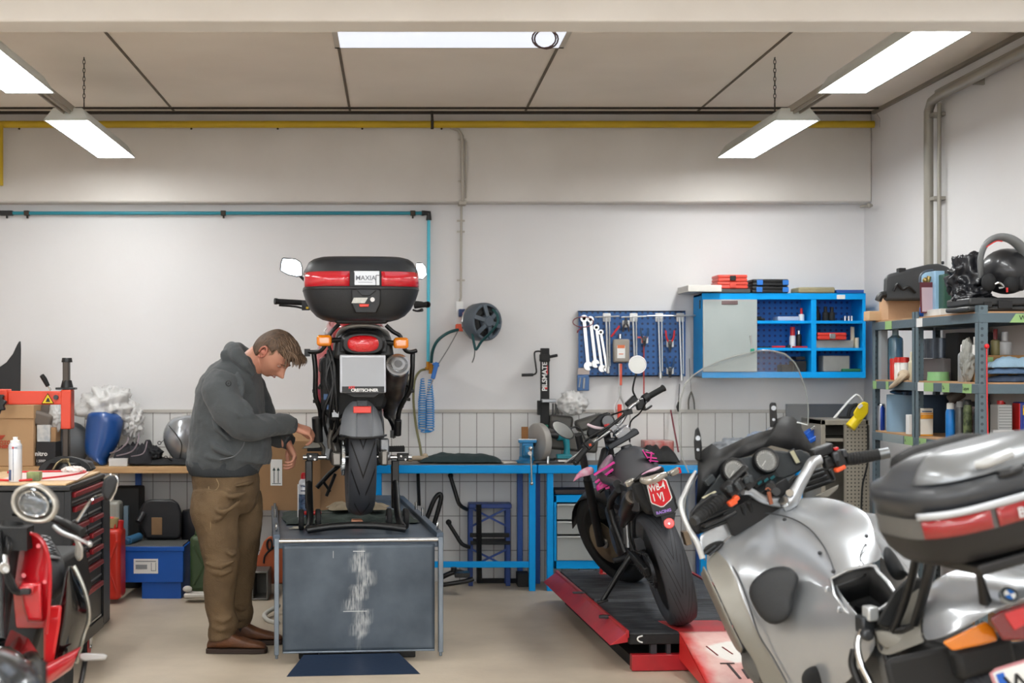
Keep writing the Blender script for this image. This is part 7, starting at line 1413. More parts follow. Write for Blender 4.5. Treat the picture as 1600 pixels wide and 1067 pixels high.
g=part('left_grip',MB().tube([q3(1087,812,.84),q3(1091,809,.845),q3(1105,798,.87),q3(1130,779,.9)],[.016,.023,.022,.022],16),RUB,t);sub_('bar_end',MB().cyl(q3(1083,815,.835),q3(1090,810,.845),.019,n=14),DALU,g)
gr=MB();
for k in range(9):u=k/8;c=q3(1093+35*u,807-27*u,.848+.05*u);gr.lathe([(.0225,-.002),(.0245,0),(.0225,.002)],c,q3(1130,779,.9)-q3(1091,809,.845),16)
sub_('grip_ribs',gr,BLKM,g)
part('left_switches',MB().box(q3(1141,765,.91),(.05,.06,.06),(0,-.5,0)).box(q3(1153,757,.91),(.04,.05,.05),(0,-.5,0)).box(q3(1165,752,.92),(.05,.06,.06),(0,-.5,0)).box(q3(1150,745,.92),(.12,.04,.02),(0,-.5,0)),BLK,t,bevel=.008)
part('switch_buttons',MB().box(q3(1140,764,.87),(.02,.02,.03)).box(q3(1153,760,.87),(.018,.02,.035),(0,-.3,0)).box(q3(1166,750,.88),(.02,.02,.025)).box(q3(1172,748,.88),(.018,.02,.03)),DGY,t,bevel=.005)
part('orange_switch',MB().box(q3(1144,785,.87),(.035,.03,.022),(0,-.3,0)).box(q3(1150,778,.87),(.02,.03,.02),(0,-.5,0)),mat('switch_orange','#e0562a',.35),t,bevel=.005)
part('clutch_lever',MB().tube([q3(1150,800,.95),q3(1125,812,.95),q3(1100,822,.92)],[.01,.008,.007],8,3),BLK,t)
g=part('right_grip',MB().tube([q3(1320,718,.96),q3(1325,717,.96),q3(1370,710.5,.92),q3(1376,709.5,.915)],[.024,.0225,.0225,.0225],16),RUB,t);sub_('bar_end',MB().cyl(q3(1374,710,.915),q3(1389,707,.905),.0225,n=16),mat('bar_end_grey','#6e7173',.3,.7),g)
gr=MB()
for k in range(11):u=k/10;gr.lathe([(.0225,-.002),(.0248,0),(.0225,.002)],q3(1325+48*u,717-7*u,.96-.04*u),q3(1370,710,.92)-q3(1325,717,.96),16)
sub_('grip_ribs',gr,BLKM,g)
part('master_cylinder',MB().box(q3(1283,705,.95),(.085,.05,.04),(0,-.1,0)),BLK,t,bevel=.008);part('reservoir_lid',MB().box(q3(1283,699,.95),(.082,.048,.01),(0,-.1,0)),DALU,t,bevel=.003)
part('right_switches',MB().box(q3(1308,717,.94),(.045,.06,.075),(0,-.15,0)).box(q3(1295,722,.95),(.05,.04,.05)),BLK,t,bevel=.01);part('switch_grey',MB().box(q3(1306,714,.9),(.024,.02,.035)).box(q3(1318,708,.92),(.02,.03,.03)),DALU,t,bevel=.005);part('red_switch',MB().box(q3(1306,701,.93),(.018,.02,.012)),RED,t,bevel=.003);part('orange_switch',MB().box(q3(1312,732,.92),(.045,.03,.018),(0,-.2,0)),mat('switch_orange','#e0562a'),t,bevel=.006)
part('brake_lever',MB().tube([q3(1298,722,1.0),q3(1330,724,1.02),q3(1365,718,.99)],[.01,.008,.007],8,3),BLK,t)
part('key_tag',MB().box(q3(1203,778,.93),(.014,.008,.05)).tube([q3(1196,765,.93),q3(1200,762,.93),q3(1204,766,.93)],.003,6,3),mat('tag_brown','#8a4f34',.6),t);part('ignition',MB().cyl(q3(1204,758,1.0),q3(1204,762,.94),.02).cyl(q3(1213,768,.98),q3(1213,768,.93),.016),BLK,t)
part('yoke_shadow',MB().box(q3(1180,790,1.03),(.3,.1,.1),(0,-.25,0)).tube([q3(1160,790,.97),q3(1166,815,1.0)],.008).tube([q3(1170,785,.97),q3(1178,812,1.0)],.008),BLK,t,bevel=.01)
# ------- tail, rack, lights -------
part('tail_body',MB().grid(G([[(1452,908,.0),(1475,898,.0),(1500,886,-.0),(1540,878,-.05),(1590,872,-.1),(1640,868,-.15)],[(1440,960,-.02),(1462,930,-.08),(1495,912,-.12),(1535,900,-.2),(1575,900,-.26),(1640,890,-.3)],[(1440,1000,-.05),(1468,985,-.14),(1505,955,-.22),(1540,940,-.3),(1585,915,-.36),(1650,900,-.38)],[(1452,1001,-.1),(1475,996,-.2),(1515,978,-.27),(1550,955,-.35),(1592,938,-.40),(1660,915,-.42)]])),SV,t,solid=.006,sub=3,smooth=180)
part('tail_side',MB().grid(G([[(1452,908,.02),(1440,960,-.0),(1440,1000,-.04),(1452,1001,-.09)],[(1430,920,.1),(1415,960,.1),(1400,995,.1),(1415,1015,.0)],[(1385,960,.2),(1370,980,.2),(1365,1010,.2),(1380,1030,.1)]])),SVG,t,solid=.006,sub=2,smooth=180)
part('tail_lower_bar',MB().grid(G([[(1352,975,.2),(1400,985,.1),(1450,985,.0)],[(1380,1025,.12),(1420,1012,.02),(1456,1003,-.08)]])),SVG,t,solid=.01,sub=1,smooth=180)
part('indicator',MB().loft([[q3(x,y,Y+.0)for x,y in((1472,1003),(1540,970),(1553,982),(1560,1001),(1528,1009),(1488,1017))]for Y in(-.24,-.31)]),mat('amber_dark_lens','#d8790a',.15,coat=1,bump=.3,bs=60),t,bevel=.008)
part('tail_light',MB().loft([[q3(x,y,Y)for x,y in((1546,967),(1560,955),(1592,944),(1660,920),(1690,975),(1620,1000),(1566,1001))]for Y in(-.28,-.37)]),mat('tail_dark_red','#6e080d',.15,coat=1,bump=.5,bs=60),t,bevel=.008)
part('tail_bulb_area',MB().loft([[q3(x,y,Y)for x,y in((1569,958),(1600,948),(1604,975),(1585,985),(1572,965))]for Y in(-.36,-.374)]),REDL,t,bevel=.003)
rn=q3(1577,930,-.405);axr=Vector((-.05,.75,-.65)).normalized()
rdl=part('roundel',MB().lathe([(0,-.004),(.027,-.004),(.029,0),(.029,.01),(0,.01)],rn,axr,32),mat('roundel_grey','#8c959c',.2,.8),t)
u_=axr.cross(Vector((0,0,1))).normalized();v_=u_.cross(axr);
def quad(a0,a1):return[rn-axr*.0055]+[rn-axr*.0055+(u_*cos(a)+v_*sin(a))*.017 for a in[a0+(a1-a0)*k/6 for k in range(7)]]
sub_('roundel_blue',MB().poly(quad(0,pi/2)).poly(quad(pi,1.5*pi)),mat('emblem_blue','#1c63b0',.3),rdl,smooth=0,solid=.001);sub_('roundel_white',MB().poly(quad(pi/2,pi)).poly(quad(1.5*pi,2*pi)),WHT,rdl,smooth=0,solid=.001)
part('under_tail',MB().loft([[q3(x,y,Y)for x,y in((1380,1030),(1470,1010),(1540,1012),(1680,985),(1690,1080),(1540,1120),(1400,1120))]for Y in(-.2,.1)]),BLKM,t,bevel=.02)
npl=part('number_plate',MB().loft([[q3(x,y,Y)for x,y in((1548,1052),(1556,1046),(1700,1003),(1730,1060),(1720,1090),(1575,1130))]for Y in(-.40,-.392)]),WHT,t,bevel=.002)
sub_('plate_rim',MB().tube([q3(x,y,-.4)for x,y in((1580,1130),(1548,1052),(1556,1046),(1700,1003))],.005,8),mat('plate_rim_pink','#c48a90',.4),npl)
sub_('plate_blue_band',MB().loft([[q3(x,y,Y)for x,y in((1556,1054),(1568,1050),(1592,1112),(1580,1116))]for Y in(-.403,-.4005)]),mat('eu_blue','#1c5fc0',.4),npl)
U=(q3(1700,1003,-.4)-q3(1556,1046,-.4)).normalized();V=(q3(1556,1054,-.4)-q3(1580,1116,-.4)).normalized()
sub_('plate_lettering',MB().text('W',.085,q3(1578,1086,-.4045),U,V,.0005,bold=.001),BLK,npl,smooth=0)
part('rack_struts',MB().tube([q3(1458,860,-.12),q3(1450,900,-.1),q3(1440,940,-.05),q3(1428,975,.0)],[.022,.018,.016,.014],10,3).tube([q3(1432,868,-.1),q3(1424,905,-.02),q3(1410,950,.05),q3(1395,985,.1)],.014,10,3).tube([q3(1527,885,-.35),q3(1532,905,-.33),q3(1540,940,-.3)],[.01,.012,.02],10,3),BLK,t)
part('footrest_frame',MB().tube([q3(1395,985,.1),q3(1420,980,.05),q3(1445,965,.0)],.012,10,3).tube([q3(1370,985,.18),q3(1400,990,.1),q3(1430,978,.02)],.012,10,3),BLK,t)
part('dark_inner',MB().loft([[q3(x,y,Y)for x,y in((1395,925),(1420,900),(1450,905),(1440,960),(1400,985),(1368,975))]for Y in(.25,.1)]),BLKM,t,bevel=.01)
part('hinge_block',MB().box(q3(1360,958,.2),(.04,.05,.05),(0,.2,0)),mat('hinge_light','#c9cccd',.3,.5),t,bevel=.006)
part('pannier_tube',MB().tube([q3(1348,985,.2),q3(1340,1005,.2),q3(1345,1035,.18),q3(1362,1070,.15),q3(1375,1110,.1)],.012,12,4),CHR,t);part('pannier_tube_dark',MB().tube([q3(1335,1015,.22),q3(1332,1040,.22),q3(1348,1080,.18)],.014,12,4).tube([q3(1375,1000,.15),q3(1395,1060,.1),q3(1405,1110,.1)],.01,8),BLK,t);part('bracket_cluster',MB().box(q3(1352,975,.22),(.05,.06,.06),(0,.2,0)).cyl(q3(1350,990,.2),q3(1358,993,.16),.02),DALU,t,bevel=.008)
# ------- top case -------
tc_=thing('silver_top_case','large grey top case with silver trim and dark red band on the silver motorcycle','top case',mat=F.M,world=False)
zc2=lambda x,y:q3(x,y,-.62).z
xl=q3(1366,838,-.42).x;cxx=xl+.35;HW,HD,CY=.30,.225,-.44;N=56
def se2(a,hw_,hd,z,pw=3.2,dy=0):
 ca,sa=cos(a),sin(a);return Vector((cxx+hw_*abs(ca)**(2/pw)*(1 if ca>0 else-1),CY+dy+hd*abs(sa)**(2/pw)*(1 if sa>0 else-1),z))
zb0=q3(1396,847,-.5).z;zb1=q3(1404,812,-.5).z;zs1=q3(1408,800,-.5).z;ztop=q3(1500,690,-.45).z-.01;zlow=zb0-.10
def rg(z,i,dy=0):return[se2(2*pi*k/N,HW-i,HD-i,z,dy=dy)for k in range(N)]
part('lower_shell',MB().loft([rg(zlow,.10),rg(zlow+.01,.05),rg(zb0-.05,.02),rg(zb0-.005,.006),rg(zb0,.004)]),mat('case_lower_black','#101113',.5,bump=.1,bs=200),tc_,smooth=60)
part('side_section',MB().loft([rg(zb0,.006),rg(zb1,.006)]),mat('case_side_grey','#5b5a57',.45),tc_)
def arc(z0,z1,off,a0,a1,name,m,nn=40,th=.006):
 rows=[[se2(a,HW+off,HD+off,z)for z in(z0,(z0+z1)/2,z1)]for a in[a0+(a1-a0)*k/nn for k in range(nn+1)]]
 return part(name,MB().grid(rows),m,tc_,solid=th,smooth=180)
arc(zb0+.004,zb1-.002,.002,R(208),R(258),'red_band',mat('case_band_red','#8c0a12',.2,coat=.8,bump=.15,bs=10));arc(zb0+.004,zb1-.002,.002,R(261),R(325),'red_band',mat('case_band_red','#8c0a12'));arc(zb1,zs1,.004,R(205),R(335),'silver_trim',mat('trim_pale_silver','#b9bdc2',.3,.3))
part('lid',MB().loft([rg(zb1,.008),rg(zs1+.012,.008),rg(zs1+.02,.002),rg(zs1+.06,.008),rg(ztop-.07,.035),rg(ztop-.035,.075,.01),rg(ztop-.012,.13,.015),rg(ztop,.22,.02)]),mat('case_lid_dark','#2b2e32',.42,coat=.15,bump=.1,bs=200),tc_,smooth=180)
part('lid_silver_panel',MB().loft([[se2(a,(HW-i)*.93,(HD-i)*.95,z,dy=-.01+dy)for a in[R(192+k*156/30)for k in range(31)]]for z,i,dy in((ztop-.062,.028,0),(ztop-.028,.07,.006),(ztop-.004,.125,.014),(ztop+.006,.21,.02))],False,False),mat('case_lid_silver','#7d8083',.3,.5,coat=.3),tc_,solid=.006,smooth=180)
part('back_pad',MB().loft([[Vector((cxx+x*.17,CY+HD-.09+dy,z))for x,z in((-1,ztop-.08),(-.9,ztop-.02),(-.5,ztop-.005),(.5,ztop-.005),(.9,ztop-.02),(1,ztop-.08))]for dy in(0,.08)]),BLKM,tc_,bevel=.02)
hp=q3(1560,718,-.66);part('lid_handle',MB().tube([q3(1524,727,-.64),q3(1545,722,-.66),q3(1580,708,-.66)],[.012,.016,.014],12,4),mat('handle_pale','#a9abab',.3,.3),tc_);part('lid_recess',MB().tube([q3(1560,742,-.65),q3(1578,738,-.66),q3(1596,731,-.66)],.012,12,3),BLK,tc_)
em=se2(R(268),HW+.008,HD+.008,(zb0+zb1)/2);part('case_lettering',MB().text('BMW',.04,em+Vector((0,-.002,-.014)),(1,-.1,0),(0,0,1),.001,bold=.001),CHR,tc_,smooth=0)
part('mounting_plate',MB().bb((cxx-.16,CY-.18,zlow-.035),(cxx+.16,CY+.18,zlow)),BLK,tc_,bevel=.008)
# ------- engine, wheels, stand (mostly below the view) -------
ENG=mat('engine_cast_grey','#76787a',.4,.7,bump=.2,bs=90)
for s_ in(-1,1):
 vc=part('cylinder_head',MB().loft([[Vector((s_*(x0_),.88+.085*cos(a)*sc0,.43+.075*sin(a)*sc0))for a in[k*2*pi/20 for k in range(20)]]for x0_,sc0 in((.18,.9),(.24,1),(.25,1),(.25,.85),(.275,.85),(.275,1.0),(.31,1.0),(.345,.9),(.36,.5))]),ENG,t,smooth=50)
 sub_('cylinder_fins',MB().lathe([(.085,0),(.1,0),(.1,.006),(.085,.006)],(s_*.2,.88,.43),(1,0,0),24).lathe([(.085,0),(.1,0),(.1,.006),(.085,.006)],(s_*.225,.88,.43),(1,0,0),24),DALU,vc)
vcp=q3(1188,1036,.9)
hd_=part('valve_cover',MB().loft([[vcp+Vector((dx,.06*cos(a)*s0,.05*sin(a)*s0+.0))for a in[k*2*pi/20 for k in range(20)]]for dx,s0 in((.12,1.15),(.07,1.15),(.068,1.0),(.05,1.0),(.048,1.15),(.01,1.1),(-.03,.95),(-.045,.5))]),ENG,t,smooth=50)
sub_('cover_bolt',MB().cyl(vcp+Vector((-.0,-.065,.0)),vcp+Vector((-.0,-.045,.0)),.016,n=14),STEEL,hd_);sub_('cover_gasket',MB().loft([[vcp+Vector((dx,.068*cos(a),.057*sin(a)))for a in[k*2*pi/20 for k in range(20)]]for dx in(.05,.068)]),BLK,hd_)
part('engine_block',MB().box((0,.8,.42),(.36,.5,.4)).box((0,.5,.4),(.22,.5,.3)),ENG,t,bevel=.03)
wheel(t,(0,-.0,.315),.315,.16,.215,tread('tyre_tread_sport'),ALU,3,.12);wheel(t,(0,1.485,.31),.31,.12,.215,tread('tyre_tread_sport'),ALU,3,.15)
part('fork',MB().cyl((-.1,1.485,.31),(-.1,1.2,.95),.024).cyl((.1,1.485,.31),(.1,1.2,.95),.024),STEEL,t)
part('front_mudguard',MB().loft([[Vector((x*.075,1.485+.34*cos(a),.31+.34*sin(a)-abs(x)**3*.05))for x in(-1,-.7,0,.7,1)]for a in[R(10+k*12)for k in range(13)]],False,False),SV,t,solid=.006,smooth=180)
sa,sb=Vector((-.15,.5,.3)),F.I@(F.M@Vector((-.30,.45,.07)));gnd=F.M@Vector((-.22,.42,.12));gnd.z=.008;gl_=F.I@gnd
part('side_stand',MB().tube([sa,gl_],.016,10),BLKP,t);part('swingarm',MB().beam((.08,0,.315),(.08,.5,.38),.07,.09),ENG,t,bevel=.01)
part('seat_subframe',MB().box((0,.1,.6),(.2,.7,.1)),BLKM,t,bevel=.02)
# ---------------- the mechanic ----------------
YP=7.55
t=thing('person','man in dark grey hoodie and brown jeans, bent over working on the lifted bike','person',P(365,1015,YP)-Vector((0,0,P(365,1015,YP).z)))
def pp(x,y,d=0):return P(x,y,YP+d)
SKIN=mat('skin','#c08a72',.5,bump=.08,bs=220,var=.25,vs=14,col2='#a9604f');HAIR=mat('hair_brown','#5e4836',.65,bump=.8,bs=50,var=.9,vs=35,col2='#3b2c20',stretch=(1,3,1))
HOOD=mat('hoodie_grey','#474b4d',.9,bump=.35,bs=240,var=.3,vs=4,sheen=.15);JEAN=mat('jeans_brown','#6a553b',.85,bump=.35,bs=160,var=.6,vs=6,col2='#43331f');BOOT=mat('boot_leather','#6e4429',.5,bump=.25,bs=60,var=.8,vs=12,col2='#3f2617')
def oval(c,u,v,a,b,n=24,pw=2.3):
 r=[]
 for k in range(n):
  t_=2*pi*k/n;ca,sa=cos(t_),sin(t_);r.append(c+u*(a*abs(ca)**(2/pw)*(1 if ca>0 else-1))+v*(b*abs(sa)**(2/pw)*(1 if sa>0 else-1)))
 return r
SC=YP/FPX
HC=pp(427,551,.0)
pitch,yaw_h=R(55),R(-24)
HM=Matrix.Translation(HC)@Matrix.Rotation(yaw_h,4,'Z')@Matrix.Rotation(pitch,4,'Y')@Matrix.Scale(1.06,4)
hb=MB().ell((0,0,0),(.098,.078,.118),None,56,44);hv=[]
def gs(v,c,s):
 d=Vector(((v.x-c[0])/s[0],(v.y-c[1])/s[1],(v.z-c[2])/s[2]));return math.exp(-d.length_squared)
for v in hb.v:
 x,y,z=v
 if x>0 and z<.02:x*=1+.02;
 if z<-.02:k=min(1,(-z-.02)/.09);y*=1-.22*k;x=x*(1-.06*k)+(.018*k if x>0 else .022*k)
 v=Vector((x,y,z));ay=abs(v.y)
 if v.x>0:
  v.x+=.040*gs(v,(.1,0,-.030),(.06,.013,.019))
  v.x+=.016*gs(v,(.1,0,-.006),(.06,.011,.026))
  v.x+=.011*gs(Vector((v.x,ay,v.z)),(.09,.030,.024),(.05,.024,.010))
  v.x-=.015*gs(Vector((v.x,ay,v.z)),(.09,.031,.006),(.05,.015,.011))
  v.x+=.007*gs(Vector((v.x,ay,v.z)),(.08,.040,-.022),(.05,.02,.018))
  v.x+=.008*gs(v,(.1,0,-.060),(.05,.022,.006))+.008*gs(v,(.1,0,-.073),(.05,.019,.006))
  v.x-=.006*gs(v,(.1,0,-.0665),(.05,.022,.0026))
  v.x+=.011*gs(v,(.09,0,-.098),(.06,.022,.014))
 hv.append(v)
hb.v=hv
hb.xf(HM)
body=MB().join(hb)
nk0=HM@Vector((-.035,0,-.075));nk1=pp(388,575,0)
body.tube([HM@Vector((-.02,0,-.03)),nk0,nk1,pp(378,600,0)],[.06,.062,.07,.08],20,3)
body.loft([oval(pp(x,y,0),Vector((1,0,0)),Vector((0,1,0)),a*SC,b)for x,y,a,b in((375,590,30,.10),(362,640,46,.16),(360,690,52,.17),(350,740,44,.16))])
def hand(W,dirn,nrm,curl,thumb,s=1.0,side=1,spread=.0):
 """W wrist, dirn along the palm, nrm = back of the hand, side +1: thumb on the +cross side"""
 q=MB();d=dirn.normalized();n_=(nrm-d*nrm.dot(d)).normalized();c=d.cross(n_)*side
 pl=[]
 for f,w_,th in((-.02,.027,.022),(0,.028,.021),(.03,.036,.019),(.06,.042,.017),(.085,.041,.0145),(.094,.036,.011)):
  pl.append(oval(W+d*f*s,c,n_,w_*s,th*s,16,2.6))
 q.loft(pl)
 for i,(o_,L_,r_)in enumerate(((.031,.088,.0092),(.0105,.098,.0096),(-.010,.090,.0090),(-.030,.072,.0080))):
  b0=W+d*.084*s+c*o_*s;a=0;p=b0-d*.01*s;pts=[p,b0];rr=[r_*1.02*s,r_*s*1.05]
  for k,(seg,cu)in enumerate(((.46,curl[i][0]),(.30,curl[i][1]),(.24,curl[i][2]))):
   a+=cu;dd=d*cos(a)-n_*sin(a)+c*spread*(1.5-i)*.12;b0=b0+dd*L_*seg*s;pts.append(b0);rr.append(r_*(.98,.9,.7)[k]*s)
  q.tube(pts,rr,10,3);q.ell(pts[-1],rr[-1]*1.0,n=10,m=8)
 b0=W+d*.018*s+c*.026*s;t1=(d*thumb[0]+c*thumb[1]-n_*thumb[2]).normalized();t2=(d*thumb[3]+c*thumb[4]-n_*thumb[5]).normalized()
 p1=b0+t1*.046*s;p2=p1+t2*.032*s;p3=p2+t2*.024*s
 q.tube([b0-t1*.01*s,b0,p1,p2,p3],[.014*s,.0155*s,.012*s,.0115*s,.009*s],12,3);q.ell(p3,.009*s,n=10,m=8)
 return q
WR_=pp(459,667,-.02);body.join(hand(WR_,Vector((1,.1,-.30)),Vector((.2,-.45,1)),((.75,.75,.4),(.85,.8,.4),(.9,.85,.4),(.8,.8,.4)),(.55,.35,.65,.9,.0,.5),1.0,-1))
WL_=pp(450,692,.12);body.join(hand(WL_,Vector((.42,-.25,-.85)),Vector((.75,.2,.45)),((.55,.8,.45),(.6,.85,.5),(.7,.9,.5),(.75,.9,.5)),(.75,.25,.6,.95,-.1,.25),1.0,-1))
body.tube([pp(440,664,-.02),WR_],[.033,.029],16).tube([pp(440,690,.12),WL_+Vector((0,0,.01))],[.034,.029],16)
body.tube([pp(352,598,-.1),pp(350,615,-.17),pp(360,640,-.22),pp(380,660,-.22),pp(400,667,-.19),pp(425,664,-.12),pp(446,663,-.05)],[.05,.05,.048,.045,.042,.038,.032],16,3).tube([pp(372,594,.1),pp(392,612,.2),pp(405,640,.24),pp(416,668,.23),pp(430,682,.18),pp(444,687,.135)],[.05,.05,.048,.044,.038,.033],16,3)
for leg_pts in(((350,760,-.06),(337,800,-.1),(342,860,-.1),(344,940,-.1),(350,1000,-.1)),((366,760,.1),(376,810,.14),(375,860,.14),(371,940,.14),(376,985,.14))):
 body.tube([pp(*p)for p in leg_pts],[.07,.07,.055,.042,.04],16,3)
bd=part('body',body,SKIN,t,remesh=.0042,smo=1,smooth=180)
def hp_(x,y,z):return HM@Vector((x,y,z))
for s_ in(-1,1):
 e=part('eye',MB().ell(hp_(.080,s_*.031,.007),.0115,n=16,m=10),mat('eye_white','#c9c2ba',.3),t,smooth=180)
 sub_('eyelid',MB().ell(hp_(.0815,s_*.031,.010),(.0125,.0135,.010),n=16,m=10).tube([hp_(.0905,s_*.019,.003),hp_(.0935,s_*.031,.0015),hp_(.088,s_*.043,.004)],.0016,6,3),mat('skin_lid','#b37c66',.5),e,smooth=180)
 part('eyebrow',MB().tube([hp_(.098,s_*.013,.022),hp_(.099,s_*.028,.027),hp_(.088,s_*.045,.023)],[.003,.0045,.002],8,3,flat=.7),mat('brow_brown','#6a4e3a',.8),t)
 ea=MB();c=Vector((-.010,s_*.076,-.008))
 pts=[Vector((c.x+.018*cos(a)-.004*sin(a),c.y+s_*(.008+.006*cos(a-2)),c.z+.031*sin(a)))for a in[R(-100+k*24)for k in range(14)]]
 ea.tube([HM@p for p in pts],.0052,8,2);ea.ell(HM@(c+Vector((.002,s_*.001,0))),.016,n=14,m=10);ea.ell(HM@(c+Vector((.006,s_*.008,-.029))),.0075,n=10,m=8)
 part('ear',ea,mat('ear_skin','#bb7663',.5),t,smooth=180)
part('lips',MB().tube([hp_(.088,-.021,-.067),hp_(.102,-.009,-.0645),hp_(.105,0,-.0655),hp_(.102,.009,-.0645),hp_(.088,.021,-.067)],[.001,.0028,.0035,.0028,.001],8,3),mat('lip','#9c5a4d',.5),t)
part('stubble',MB().loft([oval(HM@Vector((.034,0,z)),HM.to_3x3()@Vector((1,0,0)),HM.to_3x3()@Vector((0,1,0)),a,b,30)for z,a,b in((-.118,.03,.03),(-.11,.05,.045),(-.098,.058,.052))]),mat('stubble_skin','#a67663',.7,bump=.3,bs=400),t,smooth=180)if False else None
cap=MB().ell((0,0,0),(.104,.083,.122),None,56,40);keep=[]
def hair_ok(v):
 x,y,z=v
 if z>.052:return True
 if x<-.018 and z>-.062-.25*(x+.03)*0:return True
 if x<.03 and z>.022:return True
 return False
idx={};nv=[];nf=[]
for f in cap.f:
 if all(hair_ok(cap.v[i])for i in f):
  g=[]
  for i in f:
   if i not in idx:
    v=cap.v[i].copy();up=max(0,v.z-.03)/.09;v=v*(1+.06*up+.03*noise.noise(v*30)*(up+.15));idx[i]=len(nv);nv.append(v)
   g.append(idx[i])
  nf.append(tuple(g))
cap.v,cap.f=nv,nf;cap.xf(HM)
hr=part('hair',cap,HAIR,t,solid=.008,smooth=180)
rr=random.Random(5);st=MB()
for k in range(190):
 y0=rr.uniform(-.066,.062);x0=rr.uniform(-.05,.058);z0=.122*sqrt(max(.05,1-(x0/.107)**2-(y0/.086)**2))*1.02
 fw=rr.uniform(.04,.075);p0=Vector((x0,y0,z0));p1=Vector((x0+fw*.7,y0*1.03-.004,z0+.012-fw*.1+rr.uniform(-.003,.006)));p2=Vector((x0+fw*1.35,y0*1.04-.008+rr.uniform(-.008,.004),z0-.010-rr.uniform(0,.014)-max(0,x0)*.18));
 st.tube([HM@p0,HM@p1,HM@p2],[.0055,.006,.0012],6,3,flat=.6)
for k in range(60):
 y0=rr.uniform(-.058,.05);p0=Vector((.065,y0,.105));tip=Vector((.138+rr.uniform(-.014,.012),y0*.9-.01+rr.uniform(-.008,.006),.100+rr.uniform(-.016,.012)));st.tube([HM@p0,HM@(p0.lerp(tip,.5)+Vector((.016,0,.012))),HM@tip],[.006,.006,.001],6,3,flat=.6)
sub_('hair_strands',st,mat('hair_strand_brown','#6e5641',.55,var=.8,vs=60,col2='#4b392a'),hr,smooth=180)
sd=MB()
for k in range(240):
 s_=rr.choice((-1,1));x0=rr.uniform(-.09,.03);z0=rr.uniform(-.05,.06);y2=1-(x0/.1)**2-(z0/.12)**2
 if y2<=.02 or(x0>-.02 and z0<.015):continue
 p0=Vector((x0,s_*.083*sqrt(y2),z0));sd.tube([HM@p0,HM@(p0+Vector((.006,0,-.014)))],[.0025,.0008],5)
sub_('short_side_hair',sd,mat('side_hair_brown','#83694f',.7),hr)
hd=MB();secs=[(386,556,17,.075),(377,566,31,.115),(370,580,40,.165),(363,600,50,.20),(359,625,55,.215),(360,650,60,.215),(361,675,64.5,.215),(361,695,66,.215),(358,710,65,.21),(352,722,61,.20),(349,733,55,.19),(350,737,53,.185)]
rings=[]
for i,(x,y,hw_,dp)in enumerate(secs):
 tilt=.0 if i>8 else-.25 if i>0 else-.5
 u=Vector((cos(tilt),0,sin(tilt)))
 rings.append(oval(pp(x,y,.02),u,Vector((0,1,0)),hw_*SC,dp,32,2.35))
hd.loft(rings)
NA=[pp(352,592,-.15),pp(345,612,-.20),pp(358,640,-.25),pp(378,662,-.25),pp(398,668,-.20),pp(425,664,-.12),pp(446,663,-.05),pp(459,665,-.025)]
hd.tube(NA,[.085,.098,.090,.080,.070,.060,.052,.043],24,4)
FA=[pp(375,590,.16),pp(392,610,.22),pp(405,640,.26),pp(415,668,.24),pp(430,682,.18),pp(444,686,.135),pp(452,690,.12)]
hd.tube(FA,[.09,.09,.08,.07,.058,.05,.042],24,4)
hd.tube([pp(397,586,-.11),pp(378,563,-.13),pp(365,549,-.06),pp(362,548,.03),pp(372,548,.12),pp(395,556,.12)],[.02,.036,.045,.048,.042,.022],14,4)
hd.tube([pp(352,556,-.10),pp(358,553,-.0),pp(358,556,.1)],[.03,.042,.03],14,4)
for pts in([(366,640,-.33),(376,650,-.335),(392,652,-.285)],[(372,620,-.24),(386,632,-.28),(396,646,-.27)],[(384,640,-.31),(394,650,-.285),(410,652,-.2)],[(330,640,-.17),(340,668,-.21),(362,690,-.225)],[(322,672,-.14),(338,700,-.2),(368,712,-.215)],[(310,690,-.1),(325,712,-.17),(350,720,-.2)],[(404,652,-.25),(412,660,-.225),(418,672,-.19)],[(424,651,-.18),(430,660,-.17),(432,672,-.14)],[(352,600,-.27),(345,625,-.30),(350,645,-.33)],[(370,580,-.2),(378,600,-.22),(380,620,-.24)],[(386,676,-.27),(396,682,-.25),(410,678,-.18)]):
 hd.tube([pp(*p)for p in pts],[.005,.016,.005],8,4)
hdo=part('hoodie',hd,HOOD,t,remesh=.0075,smo=4,smooth=180)
tx=bpy.data.textures.new('cloth_folds','CLOUDS');tx.noise_scale=.09;tx.noise_depth=2
q=hdo.modifiers.new('d','DISPLACE');q.texture=tx;q.strength=.022;q.mid_level=.5
sub_('waistband',MB().loft([oval(pp(x,y,.02),Vector((1,0,.0)),Vector((0,1,0)),hw_*SC,dp,40,2.35)for x,y,hw_,dp in((352,719,61,.20),(350,728,58,.195),(350,739,54,.19),(351,742,51,.18))]),mat('rib_knit_grey','#35393c',.9,bump=.5,bs=300),hdo,smooth=180)
sub_('cuff',MB().tube([NA[-2],NA[-1]+Vector((.004,0,0))],[.047,.041],24),mat('rib_knit_grey','#35393c'),hdo);sub_('cuff',MB().tube([FA[-2]+Vector((.006,0,-.004)),FA[-1]+Vector((.006,0,-.008))],[.047,.041],24),mat('rib_knit_grey','#35393c'),hdo)
sub_('pocket',MB().tube([pp(344,718,-.215),pp(365,713,-.222),pp(378,700,-.225),pp(382,690,-.22)],.003,6,4),mat('seam_grey','#2c2f31',.9),hdo)
sub_('arm_badge',MB().tube([pp(357+4*cos(a),599+4*sin(a),-.298+.01*sin(a))for a in[k*pi/8 for k in range(16)]],.0018,6,closed=True).cyl(pp(357,599,-.298),pp(357,599,-.301),.005,n=10),BLK,hdo)
jn=MB()
